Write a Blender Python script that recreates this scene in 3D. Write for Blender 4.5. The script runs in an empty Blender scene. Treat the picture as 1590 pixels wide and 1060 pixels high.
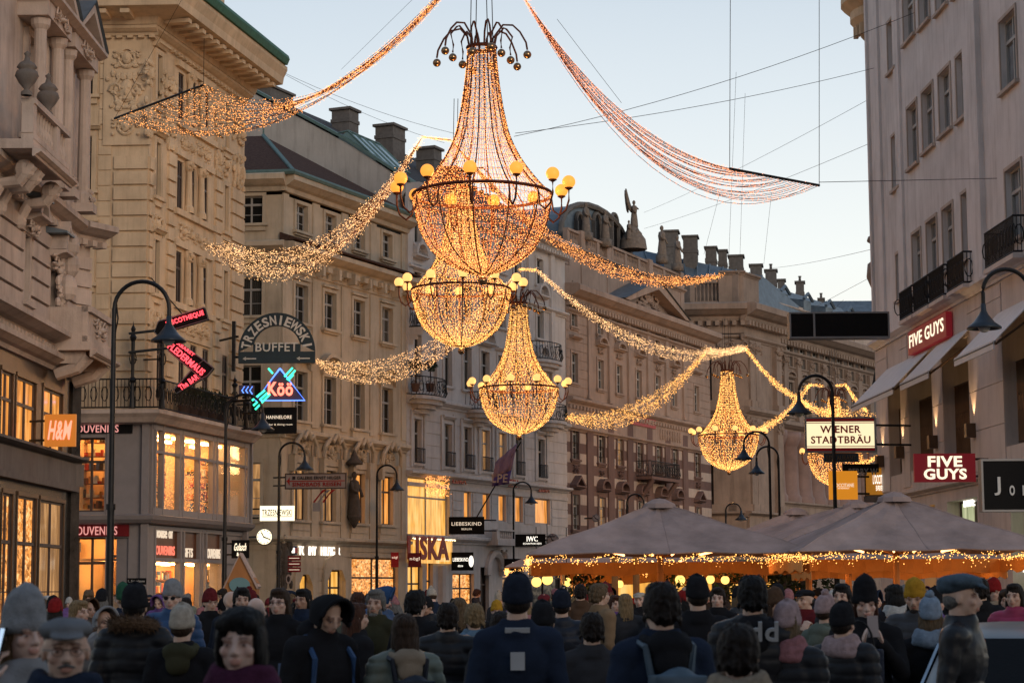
import bpy, math, random
from mathutils import Vector, Matrix, Euler, noise
R_ = math.radians
random.seed(7)
D = bpy.data
SC = bpy.context.scene
COL = SC.collection
# ------------------------------------------------------------------ camera
FPX = 3200.0
EYE = 1.75
cam_d = D.cameras.new('camera'); cam = D.objects.new('camera', cam_d); COL.objects.link(cam)
cam_d.sensor_width = 36; cam_d.lens = FPX / 1590 * 36
cam_d.clip_start = .1; cam_d.clip_end = 3000
PITCH = math.atan(385 / FPX); ROLL = R_(-0.35)
cam.location = (0, 0, EYE)
CR = Matrix.Rotation(math.pi / 2 + PITCH, 3, 'X') @ Matrix.Rotation(ROLL, 3, 'Z')
cam.rotation_euler = CR.to_euler()
cam_d.dof.use_dof = True; cam_d.dof.focus_distance = 62; cam_d.dof.aperture_fstop = 6.3
SC.camera = cam
# ------------------------------------------------------------------ sky, sun, exposure
w = D.worlds.new('World'); SC.world = w; w.use_nodes = True
nt = w.node_tree; nt.nodes.clear()
sky = nt.nodes.new('ShaderNodeTexSky'); sky.sky_type = 'NISHITA'; sky.sun_disc = False
SUN_EL, SUN_ROT = R_(13), R_(150)
sky.sun_elevation = SUN_EL; sky.sun_rotation = SUN_ROT; sky.altitude = 200
sky.air_density = 1.0; sky.dust_density = .6; sky.ozone_density = 1.2
bg = nt.nodes.new('ShaderNodeBackground'); bg.inputs[1].default_value = .15
# thin high haze after sunset: pale warm low down, cool blue overhead
tcw = nt.nodes.new('ShaderNodeTexCoord'); spw = nt.nodes.new('ShaderNodeSeparateXYZ')
rw = nt.nodes.new('ShaderNodeValToRGB'); e = rw.color_ramp.elements
while len(e) < 6: e.new(.5)
for k_, (p_, c_) in enumerate([(0, (5.6,4.5,3.4)), (.07, (5.6,5.1,4.3)), (.15, (5.3,5.35,5.1)), (.22, (4.35,4.65,4.8)), (.36, (2.6,3.15,3.8)), (1, (1.35,2.1,3.3))]):
    e[k_].position = p_; e[k_].color = (*[x_ / 6 for x_ in c_], 1)
nzw = nt.nodes.new('ShaderNodeTexNoise'); nzw.inputs['Scale'].default_value = 2.2; nzw.inputs['Detail'].default_value = 3
adw = nt.nodes.new('ShaderNodeMath'); adw.operation = 'MULTIPLY_ADD'; adw.inputs[1].default_value = .08
sbw = nt.nodes.new('ShaderNodeMath'); sbw.operation = 'SUBTRACT'; sbw.inputs[1].default_value = .04
vmw = nt.nodes.new('ShaderNodeVectorMath'); vmw.operation = 'SCALE'; vmw.inputs[3].default_value = 6
mxw = nt.nodes.new('ShaderNodeMix'); mxw.data_type = 'RGBA'; mxw.inputs[0].default_value = .9
wo = nt.nodes.new('ShaderNodeOutputWorld'); lw = nt.links.new
lw(tcw.outputs['Generated'], spw.inputs[0]); lw(tcw.outputs['Generated'], nzw.inputs['Vector'])
lw(nzw.outputs[0], adw.inputs[0]); lw(spw.outputs[2], adw.inputs[2]); lw(adw.outputs[0], sbw.inputs[0]); lw(sbw.outputs[0], rw.inputs[0])
mrw = nt.nodes.new('ShaderNodeMapRange'); mrw.inputs[1].default_value = -.9; mrw.inputs[2].default_value = .9; mrw.inputs[3].default_value = 2.6; mrw.inputs[4].default_value = 5.7
lw(spw.outputs[1], mrw.inputs[0]); lw(mrw.outputs[0], vmw.inputs[3]); lw(rw.outputs[0], vmw.inputs[0]); lw(sky.outputs[0], mxw.inputs[6]); lw(vmw.outputs[0], mxw.inputs[7])
lw(mxw.outputs[2], bg.inputs[0]); lw(bg.outputs[0], wo.inputs[0])
sl = D.lights.new('low_sun', 'SUN'); sl.energy = .85; sl.angle = R_(25); sl.color = (1, .80, .62)
so = D.objects.new('low_sun', sl); COL.objects.link(so)
_sd = Vector((math.sin(SUN_ROT) * math.cos(SUN_EL), math.cos(SUN_ROT) * math.cos(SUN_EL), math.sin(SUN_EL)))
so.rotation_euler = _sd.to_track_quat('Z', 'Y').to_euler()
SC.view_settings.view_transform = 'Standard'; SC.view_settings.look = 'None'
SC.view_settings.exposure = 0.38; SC.view_settings.gamma = 1
SC.view_settings.use_curve_mapping = False
SC.render.engine = 'CYCLES'
cy = SC.cycles
cy.use_denoising = True
try: cy.denoiser = 'OPENIMAGEDENOISE'
except Exception: pass
cy.max_bounces = 6; cy.diffuse_bounces = 3; cy.glossy_bounces = 3; cy.transmission_bounces = 3
cy.transparent_max_bounces = 8
cy.sample_clamp_indirect = 2.5; cy.caustics_reflective = False; cy.caustics_refractive = False

# ------------------------------------------------------------------ pixel helpers (photo pixels 1590 x 1060)
def ray(px, py):
    return (CR @ Vector((px - 795, 530 - py, -FPX))).normalized()
CAMP = Vector((0, 0, EYE))
def at(px, py, Y):
    r = ray(px, py); return CAMP + r * (Y / r.y)

# ------------------------------------------------------------------ mesh builder
class MB:
    def __init__(s): s.v = []; s.f = []; s.m = []; s.mi = 0
    def add(s, vs, fs):
        o = len(s.v); s.v += [tuple(p) for p in vs]
        s.f += [tuple(i + o for i in f) for f in fs]; s.m += [s.mi] * len(fs)
        return s
    def box(s, x0, x1, y0, y1, z0, z1):
        return s.add([(x0,y0,z0),(x1,y0,z0),(x1,y1,z0),(x0,y1,z0),(x0,y0,z1),(x1,y0,z1),(x1,y1,z1),(x0,y1,z1)],
              [(0,3,2,1),(4,5,6,7),(0,1,5,4),(1,2,6,5),(2,3,7,6),(3,0,4,7)])
    def prism(s, prof, x0, x1):            # closed (y,z) profile run along x
        n = len(prof)
        vs = [(x0,y,z) for y,z in prof] + [(x1,y,z) for y,z in prof]
        fs = [(i,(i+1)%n,(i+1)%n+n,i+n) for i in range(n)] + [tuple(range(n))[::-1], tuple(range(n,2*n))]
        return s.add(vs, fs)
    def poly(s, pts, y0, y1):              # closed (x,z) outline with thickness y0..y1
        n = len(pts)
        vs = [(x,y0,z) for x,z in pts] + [(x,y1,z) for x,z in pts]
        fs = [(i,(i+1)%n,(i+1)%n+n,i+n) for i in range(n)] + [tuple(range(n))[::-1], tuple(range(n,2*n))]
        return s.add(vs, fs)
    def tube(s, pts, r, n=6, r1=None, cap=True):
        pts = [Vector(p) for p in pts]; N = len(pts); vs = []; fs = []
        up = Vector((0,0,1))
        for i, p in enumerate(pts):
            t = (pts[min(i+1,N-1)] - pts[max(i-1,0)])
            if t.length < 1e-9: t = Vector((0,0,1))
            t.normalize()
            a = t.cross(up)
            if a.length < .05: a = t.cross(Vector((1,0,0)))
            a.normalize(); b = t.cross(a)
            rr = r if r1 is None else r + (r1 - r) * i / max(1, N - 1)
            if isinstance(r, (list, tuple)): rr = r[i]
            for k in range(n):
                an = 2*math.pi*k/n
                vs.append(p + a*math.cos(an)*rr + b*math.sin(an)*rr)
        for i in range(N-1):
            for k in range(n):
                fs.append((i*n+k, i*n+(k+1)%n, (i+1)*n+(k+1)%n, (i+1)*n+k))
        if cap: fs += [tuple(range(n))[::-1], tuple((N-1)*n+k for k in range(n))]
        return s.add(vs, fs)
    def lathe(s, prof, c=(0,0,0), n=16, a0=0, a1=2*math.pi):   # prof: (r,z)
        full = abs(a1-a0-2*math.pi) < 1e-6; m = n if full else n+1
        vs = []; fs = []
        for r, z in prof:
            for k in range(m):
                an = a0 + (a1-a0)*k/n
                vs.append((c[0]+r*math.cos(an), c[1]+r*math.sin(an), c[2]+z))
        for i in range(len(prof)-1):
            for k in range(n):
                k2 = (k+1) % m
                fs.append((i*m+k, i*m+k2, (i+1)*m+k2, (i+1)*m+k))
        return s.add(vs, fs)
    def ell(s, c, r, n=8, m=6, M=None):
        if not hasattr(r, '__len__'): r = (r, r, r)
        vs = []; fs = []
        for i in range(m+1):
            ph = math.pi*i/m
            for k in range(n):
                an = 2*math.pi*k/n
                p = Vector((r[0]*math.sin(ph)*math.cos(an), r[1]*math.sin(ph)*math.sin(an), r[2]*math.cos(ph)))
                if M is not None: p = M @ p
                vs.append(Vector(c)+p)
        for i in range(m):
            for k in range(n): fs.append((i*n+k, (i+1)*n+k, (i+1)*n+(k+1)%n, i*n+(k+1)%n))
        return s.add(vs, fs)
    def octa(s, c, r):
        x,y,z = c
        return s.add([(x+r,y,z),(x-r,y,z),(x,y+r,z),(x,y-r,z),(x,y,z+r),(x,y,z-r)],
              [(0,2,4),(2,1,4),(1,3,4),(3,0,4),(2,0,5),(1,2,5),(3,1,5),(0,3,5)])
    def mesh(s, name, mats, smooth=False):
        me = D.meshes.new(name); me.from_pydata(s.v, [], s.f)
        for m in (mats if isinstance(mats, (list, tuple)) else [mats]): me.materials.append(m)
        me.polygons.foreach_set('material_index', s.m)
        if smooth: me.polygons.foreach_set('use_smooth', [True]*len(s.f))
        me.update(); return me
    def build(s, name, mats, parent=None, smooth=False, loc=None, rz=0):
        o = D.objects.new(name, s.mesh(name, mats, smooth)); COL.objects.link(o)
        if loc is not None: o.location = loc
        if rz: o.rotation_euler = (0,0,rz)
        if parent: o.parent = parent
        return o

def tag(o, label=None, cat=None, group=None, kind=None):
    if label: o['label'] = label
    if cat: o['category'] = cat
    if group: o['group'] = group
    if kind: o['kind'] = kind
    return o
def thing(name, label, cat, loc=(0,0,0), rz=0, group=None):
    o = D.objects.new(name, None); COL.objects.link(o)
    o.location = loc; o.rotation_euler = (0,0,rz)
    return tag(o, label, cat, group)
def copy_tree(o, parent=None):
    c = o.copy(); COL.objects.link(c); c.parent = parent
    for ch in list(o.children): copy_tree(ch, c)
    return c

# ------------------------------------------------------------------ materials
_mc = {}
def _new(name):
    m = D.materials.new(name); m.use_nodes = True
    n = m.node_tree.nodes; n.clear()
    out = n.new('ShaderNodeOutputMaterial'); b = n.new('ShaderNodeBsdfPrincipled')
    m.node_tree.links.new(b.outputs[0], out.inputs[0])
    return m, n, m.node_tree.links, b
def _ramp(n, stops):
    r = n.new('ShaderNodeValToRGB'); e = r.color_ramp.elements
    while len(e) < len(stops): e.new(.5)
    for k, (p, c) in enumerate(stops):
        e[k].position = p; e[k].color = (*c, 1) if len(c) == 3 else c
    return r
def sc_(c, k): return tuple(min(1, x*k) for x in c)
def rough_mat(name, col, rough=.8, var=.25, scale=3, bump=.3, bscale=40, metal=0, coord='Object', spec=.3, streak=0):
    key = (name, col)
    if key in _mc: return _mc[key]
    m, n, L, b = _new(name)
    tc = n.new('ShaderNodeTexCoord'); N1 = n.new('ShaderNodeTexNoise'); N1.inputs['Scale'].default_value = scale
    N1.inputs['Detail'].default_value = 7; N1.inputs['Roughness'].default_value = .62
    if streak:
        mp = n.new('ShaderNodeMapping'); mp.inputs['Scale'].default_value = (1, 1, streak)
        L.new(tc.outputs[coord], mp.inputs[0]); L.new(mp.outputs[0], N1.inputs['Vector'])
    else: L.new(tc.outputs[coord], N1.inputs['Vector'])
    rp = _ramp(n, [(.28, sc_(col, 1-var)), (.72, sc_(col, 1+var*.6))])
    L.new(N1.outputs[0], rp.inputs[0]); fin = rp.outputs[0]
    if scale < 1:      # rain streaks and soot patches on old stone and stucco
        mp2 = n.new('ShaderNodeMapping'); mp2.inputs['Scale'].default_value = (1.6, 1.6, .16); N3 = n.new('ShaderNodeTexNoise'); N3.inputs['Scale'].default_value = 1.7; N3.inputs['Detail'].default_value = 8; N3.inputs['Roughness'].default_value = .7
        L.new(tc.outputs[coord], mp2.inputs[0]); L.new(mp2.outputs[0], N3.inputs['Vector'])
        r3 = _ramp(n, [(.33, (.58,.56,.54)), (.52, (1,1,1))]); L.new(N3.outputs[0], r3.inputs[0])
        m3 = n.new('ShaderNodeMix'); m3.data_type = 'RGBA'; m3.blend_type = 'MULTIPLY'; m3.inputs[0].default_value = .5
        L.new(fin, m3.inputs[6]); L.new(r3.outputs[0], m3.inputs[7]); fin = m3.outputs[2]
    L.new(fin, b.inputs['Base Color'])
    b.inputs['Roughness'].default_value = rough; b.inputs['Metallic'].default_value = metal
    b.inputs['Specular IOR Level'].default_value = spec
    if bump:
        N2 = n.new('ShaderNodeTexNoise'); N2.inputs['Scale'].default_value = bscale; N2.inputs['Detail'].default_value = 4
        L.new(tc.outputs[coord], N2.inputs['Vector'])
        bp = n.new('ShaderNodeBump'); bp.inputs['Strength'].default_value = bump; bp.inputs['Distance'].default_value = .02
        L.new(N2.outputs[0], bp.inputs['Height']); L.new(bp.outputs[0], b.inputs['Normal'])
    _mc[key] = m; return m
def emit(name, col, st, mis=True):
    key = (name, col, st)
    if key in _mc: return _mc[key]
    m, n, L, b = _new(name)
    b.inputs['Base Color'].default_value = (*sc_(col, .5), 1)
    b.inputs['Emission Color'].default_value = (*col, 1); b.inputs['Emission Strength'].default_value = st
    if not mis: m.cycles.emission_sampling = 'NONE'
    _mc[key] = m; return m
def glass_dark():
    m, n, L, b = _new('window_glass')
    oi = n.new('ShaderNodeObjectInfo'); tc = n.new('ShaderNodeTexCoord')
    w1 = n.new('ShaderNodeTexWave'); w1.inputs['Scale'].default_value = 3.5; w1.inputs['Distortion'].default_value = 3
    L.new(tc.outputs['Object'], w1.inputs['Vector'])
    rp = _ramp(n, [(0, (.008,.009,.010)), (.55, (.014,.015,.016)), (.56, (.04,.04,.04)), (1, (.10,.095,.085))]); rp.color_ramp.interpolation = 'LINEAR'
    L.new(oi.outputs['Random'], rp.inputs[0])
    mx = n.new('ShaderNodeMix'); mx.data_type = 'RGBA'; mx.blend_type = 'MULTIPLY'; mx.inputs[0].default_value = .6
    L.new(rp.outputs[0], mx.inputs[6]); L.new(w1.outputs[0], mx.inputs[7])
    L.new(mx.outputs[2], b.inputs['Base Color'])
    b.inputs['Roughness'].default_value = .07; b.inputs['Specular IOR Level'].default_value = .5
    nz = n.new('ShaderNodeTexNoise'); nz.inputs['Scale'].default_value = 1.1
    L.new(tc.outputs['Object'], nz.inputs['Vector'])
    bp = n.new('ShaderNodeBump'); bp.inputs['Strength'].default_value = .25; bp.inputs['Distance'].default_value = .03
    L.new(nz.outputs[0], bp.inputs['Height']); L.new(bp.outputs[0], b.inputs['Normal'])
    return m
def lit_pane(name, c0, c1, st, kind='curtain', scale=1.0):
    m, n, L, b = _new(name)
    tc = n.new('ShaderNodeTexCoord'); oi = n.new('ShaderNodeObjectInfo')
    mp = n.new('ShaderNodeMapping')
    L.new(tc.outputs['Object'], mp.inputs[0])
    cb = n.new('ShaderNodeCombineXYZ'); ml = n.new('ShaderNodeMath'); ml.operation = 'MULTIPLY'; ml.inputs[1].default_value = 37
    L.new(oi.outputs['Random'], ml.inputs[0]); L.new(ml.outputs[0], cb.inputs[0]); L.new(cb.outputs[0], mp.inputs['Location'])
    if kind == 'curtain':
        mp.inputs['Scale'].default_value = (2.2*scale, 1, .35*scale)
        t = n.new('ShaderNodeTexNoise'); t.inputs['Scale'].default_value = 2.0; t.inputs['Detail'].default_value = 5
        L.new(mp.outputs[0], t.inputs['Vector']); src = t.outputs[0]
        rp = _ramp(n, [(.3, sc_(c0, .45)), (.5, c0), (.72, c1)])
    else:
        t = n.new('ShaderNodeTexVoronoi'); t.distance = 'CHEBYCHEV'; t.inputs['Scale'].default_value = 3.2*scale
        mp.inputs['Scale'].default_value = (1, 1, 1.5)
        t2 = n.new('ShaderNodeTexNoise'); t2.inputs['Scale'].default_value = 1.1*scale; t2.inputs['Detail'].default_value = 3
        L.new(mp.outputs[0], t.inputs['Vector']); L.new(mp.outputs[0], t2.inputs['Vector'])
        sp = n.new('ShaderNodeSeparateColor'); L.new(t.outputs['Color'], sp.inputs[0])
        a = n.new('ShaderNodeMath'); a.operation = 'MULTIPLY_ADD'; a.inputs[1].default_value = .45
        L.new(sp.outputs[0], a.inputs[0]); 
        a2 = n.new('ShaderNodeMath'); a2.operation = 'MULTIPLY'; a2.inputs[1].default_value = .8
        L.new(t2.outputs[0], a2.inputs[0]); L.new(a2.outputs[0], a.inputs[2]); src = a.outputs[0]
        rp = _ramp(n, [(.3, sc_(c0, .12)), (.5, sc_(c0, .6)), (.68, c0), (.9, c1)])
    L.new(src, rp.inputs[0]); L.new(rp.outputs[0], b.inputs['Emission Color'])
    b.inputs['Base Color'].default_value = (.03,.025,.02,1)
    b.inputs['Emission Strength'].default_value = st
    b.inputs['Roughness'].default_value = .08
    return m
def plain(name, col, rough=.5, metal=0, spec=.4):
    return rough_mat(name, col, rough, .12, 6, .12, 60, metal, 'Object', spec)

M = {}
M['glass'] = glass_dark()
M['lit_warm'] = lit_pane('lit_window_glass', (.85,.30,.05), (1,.50,.14), .8)
M['lit_yellow'] = lit_pane('lit_yellow_glass', (.9,.42,.07), (1,.62,.2), .85)
M['lit_dim'] = lit_pane('dim_window_glass', (.35,.17,.06), (.8,.42,.16), .7)
M['shop'] = lit_pane('shop_display_glass', (.9,.32,.06), (1,.62,.25), .95, 'shop', 2.6)
M['shop2'] = lit_pane('shop_shelves_glass', (.95,.42,.1), (1,.75,.38), .95, 'shop', 2.2)
M['shopgreen'] = lit_pane('pale_shop_glass', (.5,.55,.3), (.8,.8,.5), .6, 'curtain', .7)
M['cream'] = rough_mat('cream_stucco', (.64,.49,.335), .85, .25, .7, .35, 25)
M['pinkstone'] = rough_mat('pinkish_stone', (.50,.41,.36), .85, .28, .8, .35, 25)
M['beige'] = rough_mat('beige_stucco', (.54,.45,.345), .85, .25, .6, .3, 25)
M['white'] = rough_mat('grey_white_stucco', (.56,.52,.505), .85, .2, .6, .3, 25)
M['rose'] = rough_mat('rose_stucco', (.35,.26,.215), .85, .22, .7, .3, 25)
M['rosedark'] = rough_mat('dark_rose_stucco', (.15,.095,.085), .85, .2, .7, .3, 25)
M['rosepale'] = rough_mat('pale_rose_stucco', (.45,.37,.32), .85, .2, .7, .3, 25)
M['bank'] = rough_mat('bank_sandstone', (.29,.22,.18), .85, .25, .7, .35, 25)
M['bankdark'] = rough_mat('bank_dark_stone', (.16,.14,.13), .85, .25, .7, .35, 25)
M['redcol'] = rough_mat('red_column_stone', (.24,.155,.135), .6, .25, 1, .2, 25)
M['lilac'] = rough_mat('lilac_grey_plaster', (.64,.61,.61), .9, .2, .5, .35, 18)
M['lilacstone'] = rough_mat('lilac_stone_cladding', (.54,.475,.45), .7, .12, .8, .15, 30)
M['marble'] = rough_mat('dark_marble', (.05,.045,.042), .25, .7, 2.2, 0, 30, spec=.5)
M['bronze'] = rough_mat('bronze_shopfront', (.11,.07,.045), .4, .3, 2, .1, 30, .6)
M['greymetal'] = rough_mat('grey_painted_metal', (.24,.22,.225), .55, .12, 2, .1, 30)
M['slate'] = rough_mat('slate_roof', (.05,.045,.047), .85, .35, 4, .5, 30)
M['tile'] = rough_mat('brown_roof_tiles', (.085,.05,.04), .95, .5, 9, .8, 14, spec=.08)
M['bluezinc'] = rough_mat('blue_grey_zinc', (.13,.17,.21), .5, .3, 2, .2, 20, .3)
M['copper'] = rough_mat('green_copper', (.035,.13,.085), .6, .35, 5, .3, 25)
M['copperpale'] = rough_mat('pale_green_copper', (.11,.18,.17), .6, .25, 4, .2, 25)
M['statue'] = rough_mat('weathered_statue_stone', (.2,.165,.14), .9, .35, 5, .4, 25)
M['darkstone'] = rough_mat('sooty_carved_stone', (.09,.075,.065), .9, .35, 5, .4, 25)
M['chim'] = rough_mat('grey_chimney_render', (.14,.13,.125), .9, .3, 4, .4, 25)
M['greywall'] = rough_mat('grey_firewall_render', (.46,.425,.39), .95, .2, .4, .4, 10)
M['iron'] = rough_mat('black_iron', (.018,.018,.02), .45, .3, 9, 0, 30, .5)
M['frame'] = rough_mat('white_window_frame', (.36,.35,.34), .5, .1, 4, 0, 30)
M['framedk'] = rough_mat('dark_window_frame', (.07,.05,.045), .5, .2, 4, 0, 30)
M['black'] = plain('black_board', (.008,.008,.009), .6, 0, .08)
M['cable'] = plain('cable_black', (.02,.018,.018), .6)
M['plaza'] = rough_mat('granite_paving', (.12,.11,.10), .7, .3, 1.5, .3, 12)
M['leaf'] = rough_mat('dark_leaves', (.035,.06,.03), .7, .5, 12, .3, 30)
# ------------------------------------------------------------------ facades
class Fac:
    def __init__(s, P, ang, root, H, depth=9):
        s.P = Vector((P[0], P[1], 0)); s.a = ang; s.root = root; s.H = H; s.depth = depth
        s.ux = Vector((math.cos(ang), math.sin(ang), 0)); s.uy = Vector((-math.sin(ang), math.cos(ang), 0))
        s.op = []
    def uv(s, px, py, y=0):
        r = ray(px, py); P = s.P + s.uy * y
        t = (P - CAMP).dot(s.uy) / r.dot(s.uy)
        q = CAMP + r * t
        return (q - s.P).dot(s.ux), q.z
    def u(s, px, py, y=0): return s.uv(px, py, y)[0]
    def z(s, px, py, y=0): return s.uv(px, py, y)[1]
    def w(s, u, y, z): return s.P + s.ux * u + s.uy * y + Vector((0, 0, z))
    def put(s, o, u=0, y=0, z=0, parent=None):
        q = s.w(u, y, z)
        if parent is None or parent is s.root: o.parent = s.root; o.location = q - s.root.location
        else: o.parent = parent; o.location = q
        o.rotation_euler = (0, 0, s.a); return o
    def part(s, mb, name, mats, smooth=False):
        return s.put(mb.build(name, mats, smooth=smooth))
    def own(s, mb, name, mats, label, cat, u=0, y=0, z=0, smooth=False, group=None):
        o = mb.build(name, mats, smooth=smooth); o.location = s.w(u, y, z); o.rotation_euler = (0, 0, s.a)
        return tag(o, label, cat, group)

def wall_mb(mb, u0, u1, z0, z1, ops, rev=.3):
    """front sheet at y=0 with real openings and reveals"""
    us = sorted({round(v, 4) for v in [u0, u1] + [x for o in ops for x in (o[0], o[1])] if u0 <= v <= u1})
    zs = sorted({round(v, 4) for v in [z0, z1] + [x for o in ops for x in (o[2], o[3])] if z0 <= v <= z1})
    for i in range(len(us) - 1):
        zc = []
        run = None
        for j in range(len(zs) - 1):
            cu, cz = (us[i] + us[i+1]) / 2, (zs[j] + zs[j+1]) / 2
            hole = any(o[0] < cu < o[1] and o[2] < cz < o[3] for o in ops)
            if not hole:
                if run is None: run = zs[j]
            if (hole or j == len(zs) - 2) and run is not None:
                top = zs[j] if hole else zs[j+1]
                mb.add([(us[i],0,run),(us[i+1],0,run),(us[i+1],0,top),(us[i],0,top)], [(0,1,2,3)]); run = None
    for a, b, c, d in [o[:4] for o in ops]:
        a = max(a, u0); b = min(b, u1); c = max(c, z0); d = min(d, z1)
        mb.add([(a,0,c),(a,rev,c),(a,rev,d),(a,0,d),(b,0,c),(b,rev,c),(b,rev,d),(b,0,d)],
               [(0,1,2,3),(7,6,5,4),(4,5,1,0),(3,2,6,7)])

def core(mb, u0, u1, z0, z1, depth, y0=.5):
    mb.box(u0, u1, y0, depth, z0, z1)

_wc = {}
def win_mesh(w_, h, st):
    key = (round(w_, 2), round(h, 2), st)
    if key in _wc: return _wc[key]
    f = MB(); t = .06
    f.box(0, t, 0, .1, 0, h); f.box(w_-t, w_, 0, .1, 0, h); f.box(t, w_-t, 0, .1, 0, t); f.box(t, w_-t, 0, .1, h-t, h)
    if 'x' not in st:
        f.box(w_/2-.04, w_/2+.04, -.01, .08, t, h-t)
        if 't' in st: f.box(t, w_-t, -.02, .07, h*.66, h*.66+.09)
        if 'b' in st:
            for k in (.33, .66): 
                f.box(t, w_/2-.04, .01, .06, h*k-.015, h*k+.015); f.box(w_/2+.04, w_-t, .01, .06, h*k-.015, h*k+.015)
    mat = M['framedk'] if 'd' in st else M['frame']
    p = MB(); p.box(t*.5, w_-t*.5, .05, .06, t*.5, h-t*.5)
    _wc[key] = (f.mesh('window', mat), p.mesh('pane', M['glass']))
    return _wc[key]
def window(F, u0, u1, z0, z1, st='t', pane=None, y=.18, label=None):
    fm, pm = win_mesh(u1-u0, z1-z0, st)
    o = D.objects.new('window', fm); COL.objects.link(o); F.put(o, u0, y, z0)
    p = D.objects.new('pane', pm); COL.objects.link(p); p.parent = o
    if pane:
        p.material_slots[0].link = 'OBJECT'; p.material_slots[0].material = M[pane]
    if label: o['label'] = label
    return o

def surround(mb, u0, u1, z0, z1, t=.18, d=.08, sill=.22, so=.22):
    mb.box(u0-t, u0-.002, -d, .02, z0, z1); mb.box(u1+.002, u1+t, -d, .02, z0, z1)
    mb.box(u0-t, u1+t, -d-.003, .02, z1+.002, z1+t)
    mb.box(u0-t-.1, u1+t+.1, -so, .02, z0-.12, z0-.002)
    mb.box(u0-t, u1+t, -so*.55, .02, z0-.12-sill, z0-.122)
def hood(mb, u0, u1, z, kind='flat', d=.32, h=.5):
    a, b = u0-.32, u1+.32; c = (a+b)/2
    mb.prism([(.02,z),(-d*.5,z),(-d*.8,z+.08),(-d,z+.1),(-d,z+.18),(.02,z+.2)], a, b)
    if kind == 'tri':
        mb.poly([(a, z+.2), (c, z+.2+h), (b, z+.2), (b-.22, z+.2), (c, z+.03+h), (a+.22, z+.2)], -d*.95, .02)
        mb.poly([(a+.22, z+.2), (c, z+.03+h), (b-.22, z+.2)], -.06, .02)
        relief(mb, c, z+.2+h*.33, (b-a)*.35, h*.4, -.06, 6)
    if kind == 'seg':
        n = 8; o1 = []; o2 = []
        for k in range(n+1):
            t = math.pi*k/n; o1.append((c-(b-a)/2*math.cos(t), z+.2+h*math.sin(t))); o2.append((c-((b-a)/2-.2)*math.cos(t), z+.2+(h-.16)*math.sin(t)))
        for k in range(n):
            mb.poly([o1[k], o1[k+1], o2[k+1], o2[k]], -d*.95, .02)
        mb.poly(o2, -.05, .02); relief(mb, c, z+.2+h*.4, (b-a)*.4, h*.4, -.05, 6)
def relief(mb, u, z, w_, h, y=-.02, n=10, seed=None):
    """carved scrolls and heads: little domes and curls"""
    rnd = random.Random(seed if seed is not None else int(u*131+z*17))
    for k in range(n):
        t = rnd.uniform(-1, 1); q = rnd.uniform(-1, 1)
        for sg in (-1, 1):
            mb.ell((u+sg*abs(t)*w_/2, y, z+q*h/2), (w_*rnd.uniform(.05,.12), .09, h*rnd.uniform(.05,.12)), 6, 4)
    for sg in (-1, 1):
        pts = []
        for k in range(9):
            a = k*.75; r = (w_*.22)*(1-k/11)
            pts.append((u+sg*(w_*.26+r*math.cos(a)*.8), y-.03, z+r*math.sin(a)))
        mb.tube(pts, min(w_, h)*.05+.012, 4)
    mb.ell((u, y-.03, z), (w_*.12, .14, h*.2), 8, 6)
def cornice(mb, u0, u1, z, d=.5, h=.5, dent=0, dh=.2, y=0, pitch=.4, soff=True):
    """moulded ledge whose top is at z+h"""
    mb.prism([(y+.02,z),(y-d*.25,z),(y-d*.35,z+h*.25),(y-d*.6,z+h*.35),(y-d*.9,z+h*.55),(y-d,z+h*.6),(y-d,z+h*.92),(y-d*.85,z+h),(y+.02,z+h*1.05)], u0, u1)
    if dent:
        n = max(1, int((u1-u0)/pitch))
        for k in range(n):
            c = u0 + (k+.5)*(u1-u0)/n
            mb.box(c-pitch*.26, c+pitch*.26, y-d*.5, y+.02, z-dh, z-.003)
def rustic(mb, u0, u1, z0, z1, h=.42, gap=.06, d=.055, ops=(), y=0):
    z = z0; k = 0
    while z + h*.5 < z1:
        a, b = z + gap/2, min(z+h-gap/2, z1)
        segs = [(u0, u1)]
        for o in ops:
            if o[3] + .05 > a and o[2] - .05 < b:
                ns = []
                for s0, s1 in segs:
                    if o[1]+.2 <= s0 or o[0]-.2 >= s1: ns.append((s0, s1)); continue
                    if o[0]-.2 > s0: ns.append((s0, o[0]-.2))
                    if o[1]+.2 < s1: ns.append((o[1]+.2, s1))
                segs = ns
        for s0, s1 in segs:
            if s1 - s0 > .12: mb.box(s0, s1, y-d, y+.02, a, b)
        z += h; k += 1
def baluster_row(mb, u0, u1, z0, z1, y=-.1, n=None, pier=2.4, pw=.35):
    h = z1 - z0
    mb.box(u0, u1, y-.16, y+.16, z0, z0+h*.14); mb.box(u0, u1, y-.18, y+.18, z1-h*.14, z1)
    n = n or max(2, int((u1-u0)/.28))
    for k in range(n):
        c = u0+(k+.5)*(u1-u0)/n
        if k % 9 == 0: mb.box(c-pw/2, c+pw/2, y-.15, y+.15, z0+h*.14, z1-h*.14)
        else: mb.lathe([(.05,z0+h*.14),(.09,z0+h*.35),(.04,z0+h*.6),(.07,z1-h*.14)], (c, y, 0), 6)
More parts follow.
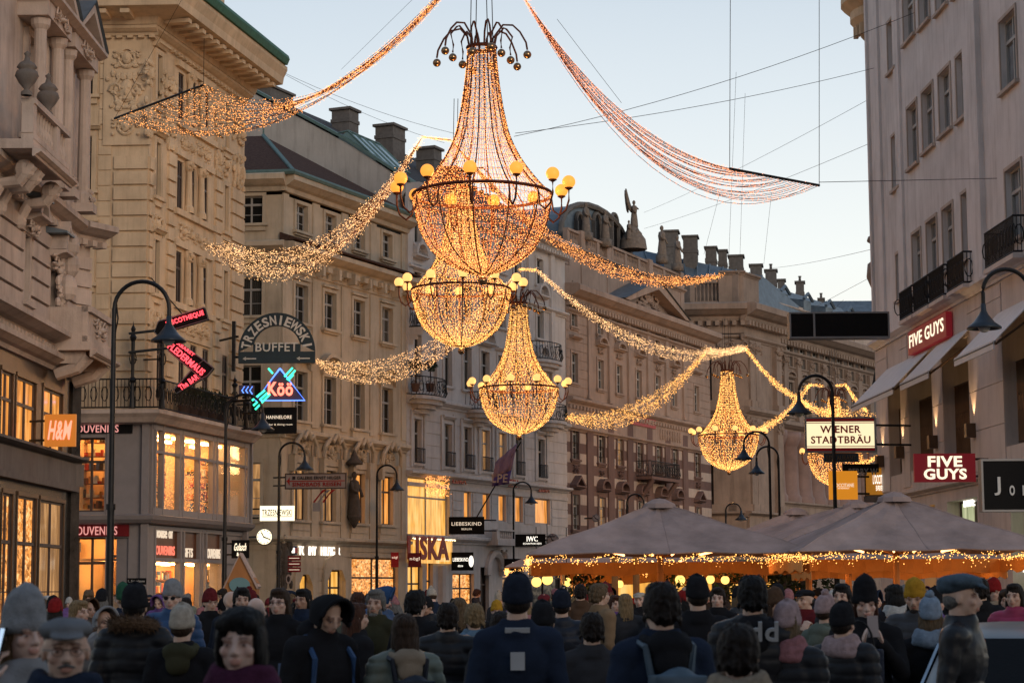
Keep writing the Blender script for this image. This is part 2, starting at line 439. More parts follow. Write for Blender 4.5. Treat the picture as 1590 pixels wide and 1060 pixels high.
def iron_rail(mb, pts, z0, z1, step=.13, curl=True, belly=0):
    """wrought rail along plan points"""
    for i in range(len(pts)-1):
        a, b = Vector((*pts[i], 0)), Vector((*pts[i+1], 0)); L = (b-a).length; n = max(2, int(L/step))
        for z in (z0+.04, z1):
            mb.tube([a+Vector((0,0,z)), b+Vector((0,0,z))], .028, 4)
        nrm = (b-a).normalized().cross(Vector((0,0,1)))
        for k in range(n+1):
            p = a+(b-a)*k/n
            if belly:
                mb.tube([p+Vector((0,0,z0+.04)), p+nrm*belly+Vector((0,0,z0+(z1-z0)*.3)), p+nrm*belly*.3+Vector((0,0,z0+(z1-z0)*.65)), p+Vector((0,0,z1))], .014, 4)
            else: mb.tube([p+Vector((0,0,z0+.04)), p+Vector((0,0,z1))], .013, 4)
            if curl and k % 3 == 0 and k < n:
                q = a+(b-a)*(k+1.5)/n; dr = (b-a).normalized()
                mb.tube([q+dr*.12*math.cos(t*.7)+Vector((0,0,(z0+z1)/2+.26*math.sin(t*.7)))+nrm*belly*.5 for t in range(10)], .018, 4)
def chimney(mb, u, y, z, w_=1.2, d=.8, h=1.6, pots=0):
    mb.box(u-w_/2, u+w_/2, y-d/2, y+d/2, z, z+h); mb.box(u-w_/2-.12, u+w_/2+.12, y-d/2-.12, y+d/2+.12, z+h, z+h+.14)
    mb.box(u-w_/2-.05, u+w_/2+.05, y-d/2-.05, y+d/2+.05, z+h*.72, z+h*.8)
    for k in range(pots):
        c = u-w_/2+(k+.5)*w_/pots; mb.lathe([(.13,z+h+.14),(.11,z+h+.6),(.16,z+h+.62),(.16,z+h+.7),(0,z+h+.72)], (c, y, 0), 8)
def figure_mb(mb, x, y, z, h, wing=False, arm=0, seed=0):
    """small carved stone figure"""
    k = h/1.8
    mb.lathe([(.30*k,0),(.26*k,.5*k),(.2*k,.95*k),(.24*k,1.25*k),(.2*k,1.45*k),(.07*k,1.52*k),(.07*k,1.58*k),(.12*k,1.66*k),(.12*k,1.76*k),(.05*k,1.86*k),(0,1.87*k)], (x,y,z), 8)
    mb.tube([(x-.22*k,y,z+1.4*k),(x-.36*k,y-.1*k,z+1.1*k),(x-.2*k,y-.25*k,z+.95*k)], .07*k, 5)
    if arm: mb.tube([(x+.22*k,y,z+1.4*k),(x+.5*k,y,z+1.45*k),(x+.85*k,y,z+1.4*k)], .06*k, 5)
    else: mb.tube([(x+.22*k,y,z+1.4*k),(x+.36*k,y-.1*k,z+1.1*k),(x+.25*k,y-.25*k,z+.8*k)], .07*k, 5)
    mb.tube([(x+.1*k,y+.1,z+1.3*k),(x+.3*k,y+.2,z+.7*k),(x+.2*k,y+.25,z+.1*k)], .1*k, 5)
    if wing:
        for sx in (-1, -.55):
            pts = [(x-.1*k,z+1.3*k),(x+sx*.55*k,z+1.75*k),(x+sx*1.15*k,z+2.5*k),(x+sx*1.2*k,z+2.15*k),(x+sx*.95*k,z+1.6*k),(x+sx*.6*k,z+1.15*k),(x-.1*k,z+1.0*k)]
            mb.poly(pts, y+.1*k+(.25*k if sx>-1 else 0), y+.2*k+(.25*k if sx>-1 else 0))

# lettering: built-in font turned into mesh and fitted to a box
_tm = {}
def text_mesh(body, w_, h, depth=.03, off=0.0, mat=None, shear=0, fit=True):
    cu = D.curves.new('lettering', 'FONT'); cu.body = body; cu.align_x = 'CENTER'; cu.extrude = .5; cu.offset = off; cu.resolution_u = 3
    cu.shear = shear; cu.space_line = .85; cu.space_character = 1.08
    ob = D.objects.new('lettering', cu); COL.objects.link(ob)
    dg = bpy.context.evaluated_depsgraph_get(); dg.update()
    me = D.meshes.new_from_object(ob.evaluated_get(dg)); D.objects.remove(ob); D.curves.remove(cu)
    xs = [v.co.x for v in me.vertices]; ys = [v.co.y for v in me.vertices]
    x0, x1, y0, y1 = min(xs), max(xs), min(ys), max(ys)
    kx = w_/(x1-x0); ky = h/(y1-y0)
    if not fit: ky = kx = min(kx, ky)
    for v in me.vertices:   # stand upright, facing -Y
        x, y, z = v.co
        v.co = ((x-(x0+x1)/2)*kx, -z*2*depth/2, (y-(y0+y1)/2)*ky)
    me.materials.clear(); me.materials.append(mat); me.name = 'lettering'
    return me
def lettering(body, w_, h, mat, parent, loc=(0,0,0), depth=.03, off=.01, roll=0, shear=0, name='lettering'):
    o = D.objects.new(name, text_mesh(body, w_, h, depth, off, mat, shear)); COL.objects.link(o)
    o.parent = parent; o.location = loc; o.rotation_euler = (0, roll, 0)
    return o
# ================================================================== ground
def ground():
    g = MB(); g.add([(-1500,-300,0),(1500,-300,0),(1500,2500,0),(-1500,2500,0)], [(0,1,2,3)])
    tag(g.build('pavement', M['plaza']), kind='structure')
ground()

# ================================================================== left corner building (pink stone, shopfront)
HM_P = (-13.35, 62.0)
def build_left_palace():
    root = thing('palace_building', 'pinkish stone palace with columned windows above a dark marble and bronze shopfront', 'building', (-13.35, 62.0, 0))
    ang = math.pi/2 + R_(-.5)
    L0 = 10.5
    P0 = (HM_P[0] - L0*math.cos(ang), HM_P[1] - L0*math.sin(ang))
    F = Fac(P0, ang, root, 24)
    z_led = F.z(60, 742); z_corn = F.z(80, 345); z_f1 = F.z(30, 530)
    U = lambda px, py=700: F.u(px, py)
    H = 26
    ops = []
    # ground floor arched shop windows and first floor shop windows
    g_edges = [(-40, -5), (0, 18), (31, 51), (63, 95)]
    gops = [(U(a, 850), U(b, 850), .5, F.z(60, 775)) for a, b in [(1, 17), (25, 54), (60, 97)]]
    gops = [(gops[0][0]-2.2, gops[0][0]-.4, .5, gops[0][3])] + gops
    f1ops = []
    z10, z11 = F.z(60, 722), F.z(60, 598)
    for a, b in [(0, 18), (24, 54), (66, 96)]: f1ops.append((U(a, 650), U(b, 650), z10, z11))
    f1ops.append((f1ops[0][0]-2.3, f1ops[0][0]-.5, z10, z11))
    up = []
    zb = F.z(60, 480)
    up.append((U(34, 420), U(42, 420), F.z(38, 470), F.z(38, 365)))
    up.append((U(75, 420), U(82, 420), F.z(78, 505), F.z(78, 420)))
    z2a, z2b = z_corn + 1.7, z_corn + 4.6
    up += [(U(38, 190)-.1, U(46, 190)+.3, z2a, z2b), (U(80, 220), U(92, 220)+.3, z2a, z2b)]
    up += [(u[0], u[1], z2b+2.6, z2b+5.6) for u in up[2:4]]
    w = MB(); wall_mb(w, -2, L0, z11+.55, H, up, .4); core(w, -2, L0, 0, H, 12, .5)
    F.part(w, 'wall', M['pinkstone'])
    # shop storeys in dark marble / bronze
    s = MB(); wall_mb(s, -2, L0, 0, z_led, gops, .1)
    F.part(s, 'marble_base', M['marble'])
    s = MB(); wall_mb(s, -2, L0, z_led, z11+.55, f1ops, .1)
    for o in f1ops + gops:
        s.box(o[0]-.1, o[0]-.01, -.035, .0, o[2], o[3]); s.box(o[1]+.01, o[1]+.1, -.035, .0, o[2], o[3])
        s.box(o[0]-.1, o[1]+.1, -.06, .0, o[3]+.01, o[3]+.12)
    F.part(s, 'bronze_shopfront', M['bronze'])
    s = MB(); s.box(-2, L0+.25, -.22, .0, z_led-.05, z_led+.62)
    cornice(s, -2, L0+.3, z_led+.62, .42, .22); s.box(-2, L0+.1, -.3, 0, z_led-.22, z_led-.052)
    F.part(s, 'marble_ledge', M['bankdark'])
    for o in gops: window(F, *o, 'tbd', 'lit_dim' if o is gops[3] else 'shop', .03)
    for o in f1ops: window(F, *o, 'td', 'lit_warm', .03)
    for o in up: window(F, *o, 'td', None, .14)
    d = MB()
    zc = z11+.56
    cornice(d, -2, L0+.06, zc, .5, .45, 0); cornice(d, -2, L0+.02, zc+.6, .75, .45, 1, .16)
    rustic(d, -2, L0, zc+1.2, z_corn-.5, .55, .09, .12, up)
    for o in up[:2]:
        surround(d, *o); hood(d, o[0], o[1], o[3]+.35, 'tri', .6, .9)
        relief(d, (o[0]+o[1])/2, o[3]+.2, 1.3, .5, -.25, 8)
    cornice(d, -2, L0+.12, z_corn, .55, .5, 1, .18)
    for o in up[2:4]:
        surround(d, *o, t=.2, d=.15)
        for c in (o[0]-.55, o[1]+.55):     # free columns
            d.lathe([(.26,o[2]-.9),(.26,o[2]-.6),(.2,o[2]-.5),(.17,o[3]),(.26,o[3]+.12),(.28,o[3]+.3),(.0,o[3]+.31)], (c, -.55, 0), 12)
            d.box(c-.3, c+.3, -.9, .02, z_corn+.56, o[2]-.88)
            relief(d, c, o[2]-.75, .45, .5, -.78, 4)
        d.box(o[0]-.95, o[1]+.95, -.85, .02, o[3]+.32, o[3]+.75)
        relief(d, (o[0]+o[1])/2, o[3]+.55, 1.6, .35, -.88, 8)
        c = (o[0]+o[1])/2; a, b = o[0]-1.15, o[1]+1.15; zz = o[3]+.76
        d.prism([(.02,zz),(-.9,zz),(-1.1,zz+.1),(-1.1,zz+.2),(.02,zz+.22)], a, b)
        d.poly([(a,zz+.2),(c,zz+1.3),(b,zz+.2),(b-.35,zz+.2),(c,zz+1.0),(a+.35,zz+.2)], -1.05, .02)
    for o in up[4:6]: surround(d, *o, t=.2, d=.12); hood(d, o[0], o[1], o[3]+.2, 'seg', .6, .6)
    for px in (60, 96):     # giant fluted pilasters
        u = U(px, 150)
        d.box(u-.32, u+.32, -.28, .02, z_corn+.56, H-3)
        for k in range(5): d.box(u-.28+k*.13, u-.22+k*.13, -.31, -.279, z_corn+1.2, H-4)
        relief(d, u, H-4, .7, .8, -.3, 8)
    cornice(d, -2, L0+.2, H-2.6, .9, .8, 1, .25)
    # carved mask and putto group beside the lower windows
    for px, py in ((88, 425), (88, 395), (84, 460)):
        u, z = F.uv(px, py); relief(d, u-.3, z, 1.0, 1.5, -.3, 16); d.ell((u-.3, -.45, z+.2), (.25, .3, .4), 8, 6)
    F.part(d, 'stone_trim', M['pinkstone'])
    lead = MB()
    for o in up[2:4]:
        zz = o[3]+.76; a, b = o[0]-1.2, o[1]+1.2; c = (a+b)/2
        for s0, s1 in ((a, c), (b, c)):
            lead.add([(s0,-1.12,zz+.22),(s0,.0,zz+.22),(s1,.0,zz+1.34),(s1,-1.12,zz+1.34)], [(0,1,2,3)])
            lead.add([(s0,-1.12,zz+.27),(s0,.0,zz+.27),(s1,.0,zz+1.39),(s1,-1.12,zz+1.39)], [(0,3,2,1)])
    for o in up[:2]:
        c = (o[0]+o[1])/2; z = o[3]+1.5
        lead.prism([(.02,z-.5),(-.62,z-.5),(-.62,z-.44),(.02,z-.3)], c-.7, c+.7)
    F.part(lead, 'lead_flashing', M['bluezinc'])
    # balcony with stone balustrade and urns, on scroll brackets
    b = MB(); u0 = U(0, 260)-2; zbal = F.z(50, 262); u1 = U(52, 262)
    zf = zbal-.35
    # upper balcony: projects 1.3 m
    uu1 = F.u(88, 300, -1.0)
    b.box(u0, uu1, -1.35, .02, zf-.25, zf); cornice(b, u0, uu1+.1, zf-.45, .2, .2, 0, y=-1.35)
    baluster_row(b, u0, uu1-.1, zf, zf+1.05, -1.2, None)
    b.box(uu1-.3, uu1, -1.2, 0, zf, zf+.15); b.box(uu1-.3, uu1, -1.2, 0, zf+.9, zf+1.05)
    for k in range(5): b.lathe([(.05,zf+.15),(.09,zf+.4),(.04,zf+.6),(.07,zf+.9)], (uu1-.15, -1.0+k*.22, 0), 6)
    for c in (u0+1.6, uu1-3.4, uu1-.5):
        pts = [(c, -1.15+.02, zf-.5), (c, -.8, zf-.95), (c, -.35, zf-1.0), (c, -.1, zf-1.5)]
        b.tube(pts, .2, 8, .14); b.ell((c, -.95, zf-.65), (.22, .28, .28)); b.ell((c, -.12, zf-1.45), (.2, .2, .24))
    F.part(b, 'balcony', M['pinkstone'])
    for px, py in ((40, 195), (73, 222)):
        uu = F.u(px, py, -1.2); un = MB()
        un.lathe([(.14,0),(.14,.08),(.06,.16),(.2,.32),(.3,.5),(.26,.62),(.18,.66),(.26,.72),(.2,.82),(.08,.9),(.05,1.02),(.09,1.08),(0,1.16)], (0,0,0), 14)
        o = un.build('stone_urn', M['bankdark'], smooth=True); F.put(o, min(uu, uu1-.2), -1.2, zf+1.06)
    # lower corner balcony near the bend
    lb = MB(); ub0 = F.u(70, 560, 0); zl = F.z(100, 545)
    lb.box(ub0, L0+.1, -1.3, .02, zl-.25, zl); cornice(lb, ub0, L0+.15, zl-.45, .18, .2, 0, y=-1.3)
    lb.box(ub0, L0+.1, -1.25, -1.05, zl, zl+.16); lb.box(ub0, L0+.1, -1.3, -1.02, zl+.85, zl+1.02)
    lb.box(ub0, ub0+.2, -1.2, 0, zl, zl+1.0); lb.box(L0-.3, L0+.1, -1.25, -.9, zl, zl+1.0)
    lb.box(ub0+.3, L0-.4, -1.2, -1.14, zl+.16, zl+.86)
    for c in (ub0+.5, L0-.5):
        lb.tube([(c,-1.1,zl-.35),(c,-.8,zl-.7),(c,-.2,zl-.9)], .24, 8, .18); lb.box(c-.2, c+.2, -1.1, 0, zl-.6, zl-.24)
    relief(lb, (ub0+L0)/2, zl+.5, 1.6, .5, -1.22, 10)
    F.part(lb, 'corner_balcony', M['pinkstone'])
    # ---- narrow bent face
    a2 = math.atan2(.87, .49)
    G = Fac(HM_P, a2, root, H); W2 = G.u(140, 400); WS = G.u(118, 850); WU = G.u(128, 200)
    w = MB(); wall_mb(w, 0, W2, z11+.55, z_corn+.3, [], .4); wall_mb(w, 0, WU, z_corn+.3, H, []); w.box(.0, W2-.01, .02, 6, z11+.5, z_corn+.3); w.box(0, WS, .02, 6, 0, z11+.5); w.box(0, WU-.01, .02, 6, z_corn+.3, H)
    G.part(w, 'wall', M['pinkstone'])
    d = MB(); rustic(d, .05, W2, zc+1.2, z_corn-.5, .55, .09, .09)
    cornice(d, -.1, W2+.45, z_corn, .75, .5, 1, .18); cornice(d, -.05, W2*.8, zc, .5, .45)
    cornice(d, -.05, W2+.05, zc+.6, .75, .45, 1, .16); cornice(d, 0, WU+.3, H-2.6, .9, .8, 1, .25)
    cornice(d, .1, WU+.05, z_corn+6, .2, .25)
    relief(d, WU*.6, H-4.2, .9, 1.1, -.1, 12)
    G.part(d, 'stone_trim', M['pinkstone'])
    s = MB(); s.box(.0, WS, -.1, .02, 0, z_led-.05); s.box(0, WS, -.1, .02, z_led+.86, z11+.5)
    G.part(s, 'marble_pier', M['marble'])
    s = MB(); s.box(0, WS+.02, -.24, .0, z_led-.05, z_led+.62); cornice(s, 0, WS+.06, z_led+.62, .42, .22)
    G.part(s, 'marble_ledge', M['bankdark'])
    return F
F0 = build_left_palace()

def clear_glass():
    m, n, L, b = _new('clear_shop_glass'); n.remove(b); out = [x for x in n if x.type == 'OUTPUT_MATERIAL'][0]
    t = n.new('ShaderNodeBsdfTransparent'); g = n.new('ShaderNodeBsdfGlossy'); g.inputs['Roughness'].default_value = .03; mx = n.new('ShaderNodeMixShader'); fr = n.new('ShaderNodeValue'); fr.outputs[0].default_value = .05
    t.inputs[0].default_value = (.96,.97,.96,1); L.new(fr.outputs[0], mx.inputs[0]); L.new(t.outputs[0], mx.inputs[1]); L.new(g.outputs[0], mx.inputs[2]); L.new(mx.outputs[0], out.inputs[0]); return m
M['clear'] = clear_glass()
M['reflpts'] = emit('amber_reflection_points', (1,.42,.1), 2.0, False)  # glow for the imitated chandelier reflection in the souvenir bay
M['roomwall'] = rough_mat('warm_shop_wall', (.75,.5,.26), .8, .15, 1, 0)
M['ceil_lamp'] = emit('shop_ceiling_lamp', (1,.52,.18), 40.0, True)
ITEMC = [rough_mat('goods_%s' % nm, c, .5, .3, 6, 0) for nm, c in (('gold', (.6,.3,.06)), ('cream', (.7,.6,.42)), ('brown', (.16,.07,.03)), ('red', (.5,.06,.03)), ('white', (.75,.72,.65)), ('dark', (.05,.04,.03)), ('orange', (.7,.26,.05)), ('blue', (.08,.14,.3)))]
_roomB = [None]
def room(F, u0, u1, z0, z1, dep, seed, root):
    r = random.Random(seed); w = MB(); w.box(u0, u1, dep, dep+.1, z0, z1); w.box(u0, u1, .35, dep, z1, z1+.08); w.box(u0, u1, .35, dep, z0-.08, z0); 
    if F is not _roomB[0]: w.box(u0-.05, u0, .35, dep, z0, z1)
    else: w.box(u1, u1+.05, .35, dep, z0, z1)
    F.part(w, 'shop_room', M['roomwall'])
    l = MB(); n = max(2, int((u1-u0)/1.3))
    for k in range(n): c = u0+(k+.5)*(u1-u0)/n; l.box(c-.38, c+.38, .7, .9, z1-.1, z1-.03); l.box(c-.28, c+.28, 1.7, 1.85, z1-.1, z1-.03)
    F.part(l, 'ceiling_lamps', M['ceil_lamp'])['kind'] = 'stuff'
    g = MB(); H = z1-z0; rows = max(3, int(H/.55)); bay = 1.15; nb = max(1, int((u1-u0)/bay))
    for b in range(nb):
        a = u0+b*(u1-u0)/nb; e = u0+(b+1)*(u1-u0)/nb
        if r.random() < .2: continue
        g.mi = 2; yb = dep-.4 if r.random() < .6 else 1.1
        top = z0+H*r.uniform(.55, .85)
        k = 0; z = z0+.1
        while z < top:
            g.mi = 2; g.box(a+.06, e-.06, yb, yb+.35, z, z+.03); x = a+.08
            while x < e-.12:
                ww = r.uniform(.05, .2); hh = r.uniform(.08, .4); g.mi = r.randrange(8); g.box(x, x+ww*.85, yb+.03, yb+r.uniform(.15,.3), z+.031, z+.031+hh); x += ww
            z += .5
    F.part(g, 'shelved_goods', ITEMC)['kind'] = 'stuff'

# ================================================================== cream corner building
CP = Vector((-13.25, 74.0))
def build_cream():
    root = thing('cream_corner_building', 'cream banded corner building with carved crests, green copper gutter and glazed souvenir shop bay', 'building', (CP.x, CP.y, 0))
    H = 23.2
    d2 = Vector((math.sin(R_(11.6)), math.cos(R_(11.6))))
    A = Fac((CP.x-7.0, CP.y+.25), math.atan2(-.25, 7.0), root, H)      # face to the side lane
    B = Fac((CP.x, CP.y), math.atan2(d2.y, d2.x), root, H)            # face to the square
    LB = B.u(379, 300); LA = 7.0
    zc = B.z(224, 45)       # underside of main cornice
    zled = A.z(200, 645); zmid = A.z(200, 803)
    # --- face A
    opsA = []
    for y0, y1 in ((148, 70), (296, 212), (440, 360)):
        opsA.append((A.u(130, 200), A.u(143.5, 200), A.z(137, y0), A.z(137, y1)))
    shopA = [(A.u(117, 700), A.u(163, 700), A.z(140, 794), A.z(140, 679)), (A.u(117, 870), A.u(163, 870), .9, A.z(140, 834)), (A.u(167, 870), A.u(199, 870), 1.6, A.z(180, 834))]
    w = MB(); wall_mb(w, 0, LA, zled, zc+1, opsA, .35); core(w, 0, LA, zled+.1, zc+1, 9, .5)
    A.part(w, 'wall', M['cream'])
    for o in opsA: window(A, *o, 'td', None, .25)
    s = MB(); wall_mb(s, 0, LA-.02, 0, zled, shopA, .4)
    ux = A.u(205, 700); s.box(A.u(222,700), A.u(233,700), -.2, -.001, 0, zled)
    s.box(A.u(166,720), A.u(169,720), -.06, 0, zmid, zled); 
    A.part(s, 'grey_shopfront', M['greymetal'])
    for o in shopA: window(A, *o, 'td', 'clear', .3)
    room(A, 0, LA-.2, zmid+.15, zled-.3, 3.0, 11, root); room(A, 0, LA-.2, .1, zmid-.3, 3.0, 12, root)
    d = MB(); rustic(d, A.u(177, 300), LA, zled+1.0, zc-4.3, .57, .10, .10)
    rustic(d, A.u(152, 300), A.u(172, 300), zled+1.0, zc-.3, .57, .05, .04)
    for o in opsA: surround(d, *o); hood(d, o[0], o[1], o[3]+.25, 'flat', .25)
    cornice(d, 0, LA+.3, zc-.1, .35, .35, 1, .1)
    uc = A.u(198, 100)
    d.box(uc-.85, uc+.9, -.1, .02, zc-4.2, zc-.6)
    for q, (rx, rz, dz) in enumerate(((.42, .62, -2.2), (.3, .35, -.95), (.28, .3, -3.5))):
        n = 14; pts = [(uc+rx*math.cos(t*math.tau/n), -.14, zc+dz+rz*math.sin(t*math.tau/n)) for t in range(n+1)]
        d.tube(pts, .06, 5); relief(d, uc, zc+dz, rx*3.4, rz*2.2, -.13, 12, seed=q+3)
        d.ell((uc, -.14, zc+dz), (rx*.62, .12, rz*.68), 10, 8)
    # mask face
    for sx in (-1, 1): d.ell((uc+sx*.12, -.25, zc-2.1), (.07, .05, .04), 6, 4)
    d.ell((uc, -.27, zc-2.25), (.05, .08, .13), 6, 5); d.ell((uc, -.25, zc-2.5), (.12, .05, .04), 6, 4)
    cornice(d, -.2, LA+.02, zled-.25, .45, .45)
    A.part(d, 'stucco_trim', M['cream'])
    # --- face B
    ob = []
    for y0, y1 in ((158, 85), (307, 222), (458, 374)): ob.append((B.u(239.5, 250), B.u(246.5, 250), B.z(243, y0), B.z(243, y1)))
    zr = [(B.z(280, 190), B.z(280, 113)), (B.z(279, 327), B.z(279, 250)), (B.z(279, 472), B.z(279, 391))]
    trip = [(B.u(275, 300), B.u(284, 300)), (B.u(293.5, 300), B.u(303, 300)), (B.u(313.5, 300), B.u(323, 300))]
    for z0, z1 in zr:
        for a, b in trip: ob.append((a, b, z0, z1))
        ob.append((B.u(346, 300), B.u(352, 300), z0, z1))
    zr4 = (zled+.75, zled+3.1)
    mez = [(B.u(a, 590), B.u(b, 590), *zr4) for a, b in ((243, 253), (277, 286), (295, 305), (314, 324), (345, 353))]
    ob += mez
    w = MB(); wall_mb(w, 0, LB, zled, zc+1, ob, .16); core(w, 1.0, LB, zled+.1, zc+1, 9, .6)
    w.box(LB-.02, LB, 0.01, 9, 0, zc+1)
    B.part(w, 'wall', M['cream'])
    for o in ob: window(B, *o, 'td', None, .05)
    d = MB()
    rustic(d, 0, B.u(237.5, 300), zled+1, zc-4.3, .57, .10, .10)
    rustic(d, B.u(259, 300), B.u(271, 300), zled+1, zc-1.2, .57, .10, .10)
    rustic(d, B.u(333, 300), B.u(343, 300), zled+1, zc-1.2, .57, .10, .10)
    rustic(d, B.u(358, 300), B.u(377, 300), zled+1, zc-4, .57, .10, .10)
    for o in ob[:3]: surround(d, *o, t=.2, d=.1); hood(d, o[0], o[1], o[3]+.25, 'flat', .3); relief(d, (o[0]+o[1])/2, o[2]-1.0, 1.3, .9, -.05, 10)
    for (z0, z1) in zr:
        a, b = trip[0][0], trip[2][1]
        d.box(a-.5, b+.5, -.22, .02, z0-.25, z0-.02); d.box(a-.4, b+.4, -.15, .02, z1+.15, z1+.4)
        for p, q in ((trip[0][1], trip[1][0]), (trip[1][1], trip[2][0])):
            c = (p+q)/2; d.lathe([(.2,z0),(.2,z0+.2),(.14,z0+.3),(.11,z1-.3),(.17,z1-.15),(.19,z1+.1),(0,z1+.11)], (c, -.12, 0), 10)
            relief(d, c, z1-.1, .35, .4, -.25, 4)
        d.box(a-.4, b+.4, -.08, .02, z0-1.3, z0-.26); 
        for k in range(4): relief(d, a+(k+.5)*(b-a)/4, z0-.8, .8, .7, -.1, 7)
        o = (B.u(346, 300), B.u(352, 300), z0, z1); surround(d, *o, t=.2, d=.1); relief(d, (o[0]+o[1])/2, z1+.9, 1, .9, -.05, 8)
    for px in (229, 253, 265, 338, 366, 374):
        u = B.u(px, 110); relief(d, u, zc-1.6, .8, 1.0, -.08, 10); relief(d, u, zc-3.2, .7, 1.4, -.08, 10)
    cornice(d, -.1, LB+.1, zc-.1, .35, .35, 1, .1)
    cornice(d, 0, LB+.1, zled-.25, .45, .45)
    B.part(d, 'stucco_trim', M['cream'])
    # big cornice with coffered soffit running round the corner, gutter, attic
    def ring(prof, mat, name, uend=.3, smooth=False):
        # profile (out, z): mitred at the corner
        nA, nB = -A.uy, -B.uy; mid = (nA + nB); mid = mid / mid.dot(nA)
        P0, P1, P2 = A.w(-1, 0, 0), Vector((CP.x, CP.y, 0)), B.w(LB+uend, 0, 0)
        mb = MB(); vs = []
        for base, nn in ((P0, nA), (P1, mid), (P2, nB)):
            for o_, z in prof: vs.append(base + nn*o_ + Vector((0,0,z)))
        k = len(prof); fs = [(i*k+j, i*k+(j+1)%k, (i+1)*k+(j+1)%k, (i+1)*k+j) for i in range(2) for j in range(k)]
        fs += [tuple(range(k))[::-1], tuple(range(2*k, 3*k))]
        mb.add([v - root.location for v in vs], fs)
        o = mb.build(name, mat, smooth=smooth); o.parent = root; return o
    ring([(-.3,zc+.25),(.35,zc+.25),(.45,zc+.5),(1.55,zc+.62),(1.6,zc+.9),(1.75,zc+1.2),(1.75,zc+1.35),(-.3,zc+1.5)], M['cream'], 'cornice')
    ring([(1.3,zc+1.38),(1.85,zc+1.36),(1.95,zc+1.6),(1.9,zc+1.75),(.6,zc+1.9),(.5,zc+1.4)], M['copper'], 'copper_gutter', 0)
    mod = MB()
    n = int(LB/.75)
    for k in range(n): u = (k+.5)*LB/n; mod.box(u-.17, u+.17, -1.4, -.44, zc+.4, zc+.56); relief(mod, u+.37, zc+.52, .3, .05, -.95, 2)
    B.part(mod, 'soffit_bracket', M['cream'])['kind'] = 'stuff'
    mod = MB()
    for k in range(8): u = .4+k*.85; mod.box(u-.17, u+.17, -1.4, -.44, zc+.4, zc+.56)
    A.part(mod, 'soffit_bracket', M['cream'])['kind'] = 'stuff'
    # penthouse
    p = MB(); pu0, pu1 = B.u(262, 20, 1.6), B.u(347, 30, 1.6)
    po = [(B.u(278+k*16, 20, 1.6), B.u(278+k*16+11, 20, 1.6), zc+2.4, zc+5) for k in range(3)]
    wall_mb(p, 0, pu1-pu0+.1, zc+1.5, zc+6.5, [(a-pu0, b-pu0, c, e) for a, b, c, e in po], .2); p.box(0, pu1-pu0+.1, .3, 5, zc+1.5, zc+6.5)
    o = p.build('penthouse', M['cream']); B.put(o, pu0, 1.6, 0)
    for a, b, c, e in po: window(B, a, b, c, e, 'td', None, 1.75)
    # copper figure on the gutter
    f = MB(); figure_mb(f, 0, 0, 0, 1.15); f.box(-.45, .45, -.3, .3, -.3, .02)
    uu, zz = B.uv(357, 72, -.9); o = f.build('copper_figure', M['copper'], smooth=True); B.put(o, uu, -.9, zz)
    r = MB(); uu2 = B.u(400, 120, -1)
    # --- bay storeys of face B: grey metal glazing
    zb0, zb1 = B.z(238, 800), B.z(238, 668)
    bx = [238, 250, 276, 281, 306, 328, 334, 352, 377, 388]
    us = [B.u(p, 730, -.25) for p in bx]
    g = MB()
    for u in us: g.box(u-.07, u+.07, -.36, -.15, zmid+.1, zb1+.45)
    zt = zb0+(zb1-zb0)*.74
    g.box(0.3, LB, -.34, -.17, zt-.05, zt+.05); g.box(0.1, LB, -.345, -.1, zmid+.1, zmid+.35); g.box(.1, LB, -.345, -.1, zb1-.02, zb1+.16)
    g.box(.02, us[0], -.3, 0, zmid, zled-.3)
    g.box(LB-.2, LB+.02, -.33, 1, 0, zled-.3)
    B.part(g, 'bay_window_frame', M['greymetal'])
    g = MB(); g.box(us[0], LB-.2, -.3, -.02, zb1+.17, zled-.32); B.part(g, 'black_fascia', M['black'])
    for i in range(len(us)-1):
        if us[i+1]-us[i] < .15: continue
        for z0, z1 in ((zmid+.35, zt-.05), (zt+.05, zb1-.02)):
            pb = MB(); pb.box(us[i]+.07, us[i+1]-.07, -.24, -.22, z0, z1)
            B.part(pb, 'bay_pane', M['clear'])
    # ledge between shop floors, round the corner
    ring([(-.1,zmid-.28),(.4,zmid-.2),(.55,zmid-.08),(.6,zmid+.06),(.45,zmid+.1),(-.1,zmid+.1)], M['greymetal'], 'shop_ledge', .1)
    ring([(-.1,zled-.35),(.55,zled-.28),(.7,zled-.1),(.85,zled+.02),(.85,zled+.16),(-.1,zled+.2)], M['pinkstone'], 'balcony_slab', .1)
    # ground floor of B
    g = MB(); gx = [236, 276, 281, 306, 310, 316, 342]
    gu = [B.u(p, 880, -.05) for p in gx]; zf0, zf1 = B.z(240, 868), B.z(240, 812)
    for u in gu: g.box(u-.07, u+.07, -.18, .05, 0, zmid-.3)
    g.box(.05, LB, -.16, .05, zf0-.08, zf0+.06); g.box(.05, LB, -.17, .05, zmid-.42, zmid-.27)
    g.box(.02, gu[0], -.15, 1, 0, zmid-.3); g.box(gu[-1], LB, -.1, .4, 0, zmid-.3)
    B.part(g, 'shopfront_frame', M['greymetal'])
    for i in range(len(gu)-1):
        if gu[i+1]-gu[i] < .12: continue
        pb = MB(); pb.box(gu[i]+.07, gu[i+1]-.07, 0, .03, .1, zf0-.08); B.part(pb, 'shop_pane', M['clear'])
        pb = MB(); pb.box(gu[i]+.07, gu[i+1]-.07, -.03, .03, zf0+.06, zmid-.42); B.part(pb, 'sign_panel', M['signbrown'])
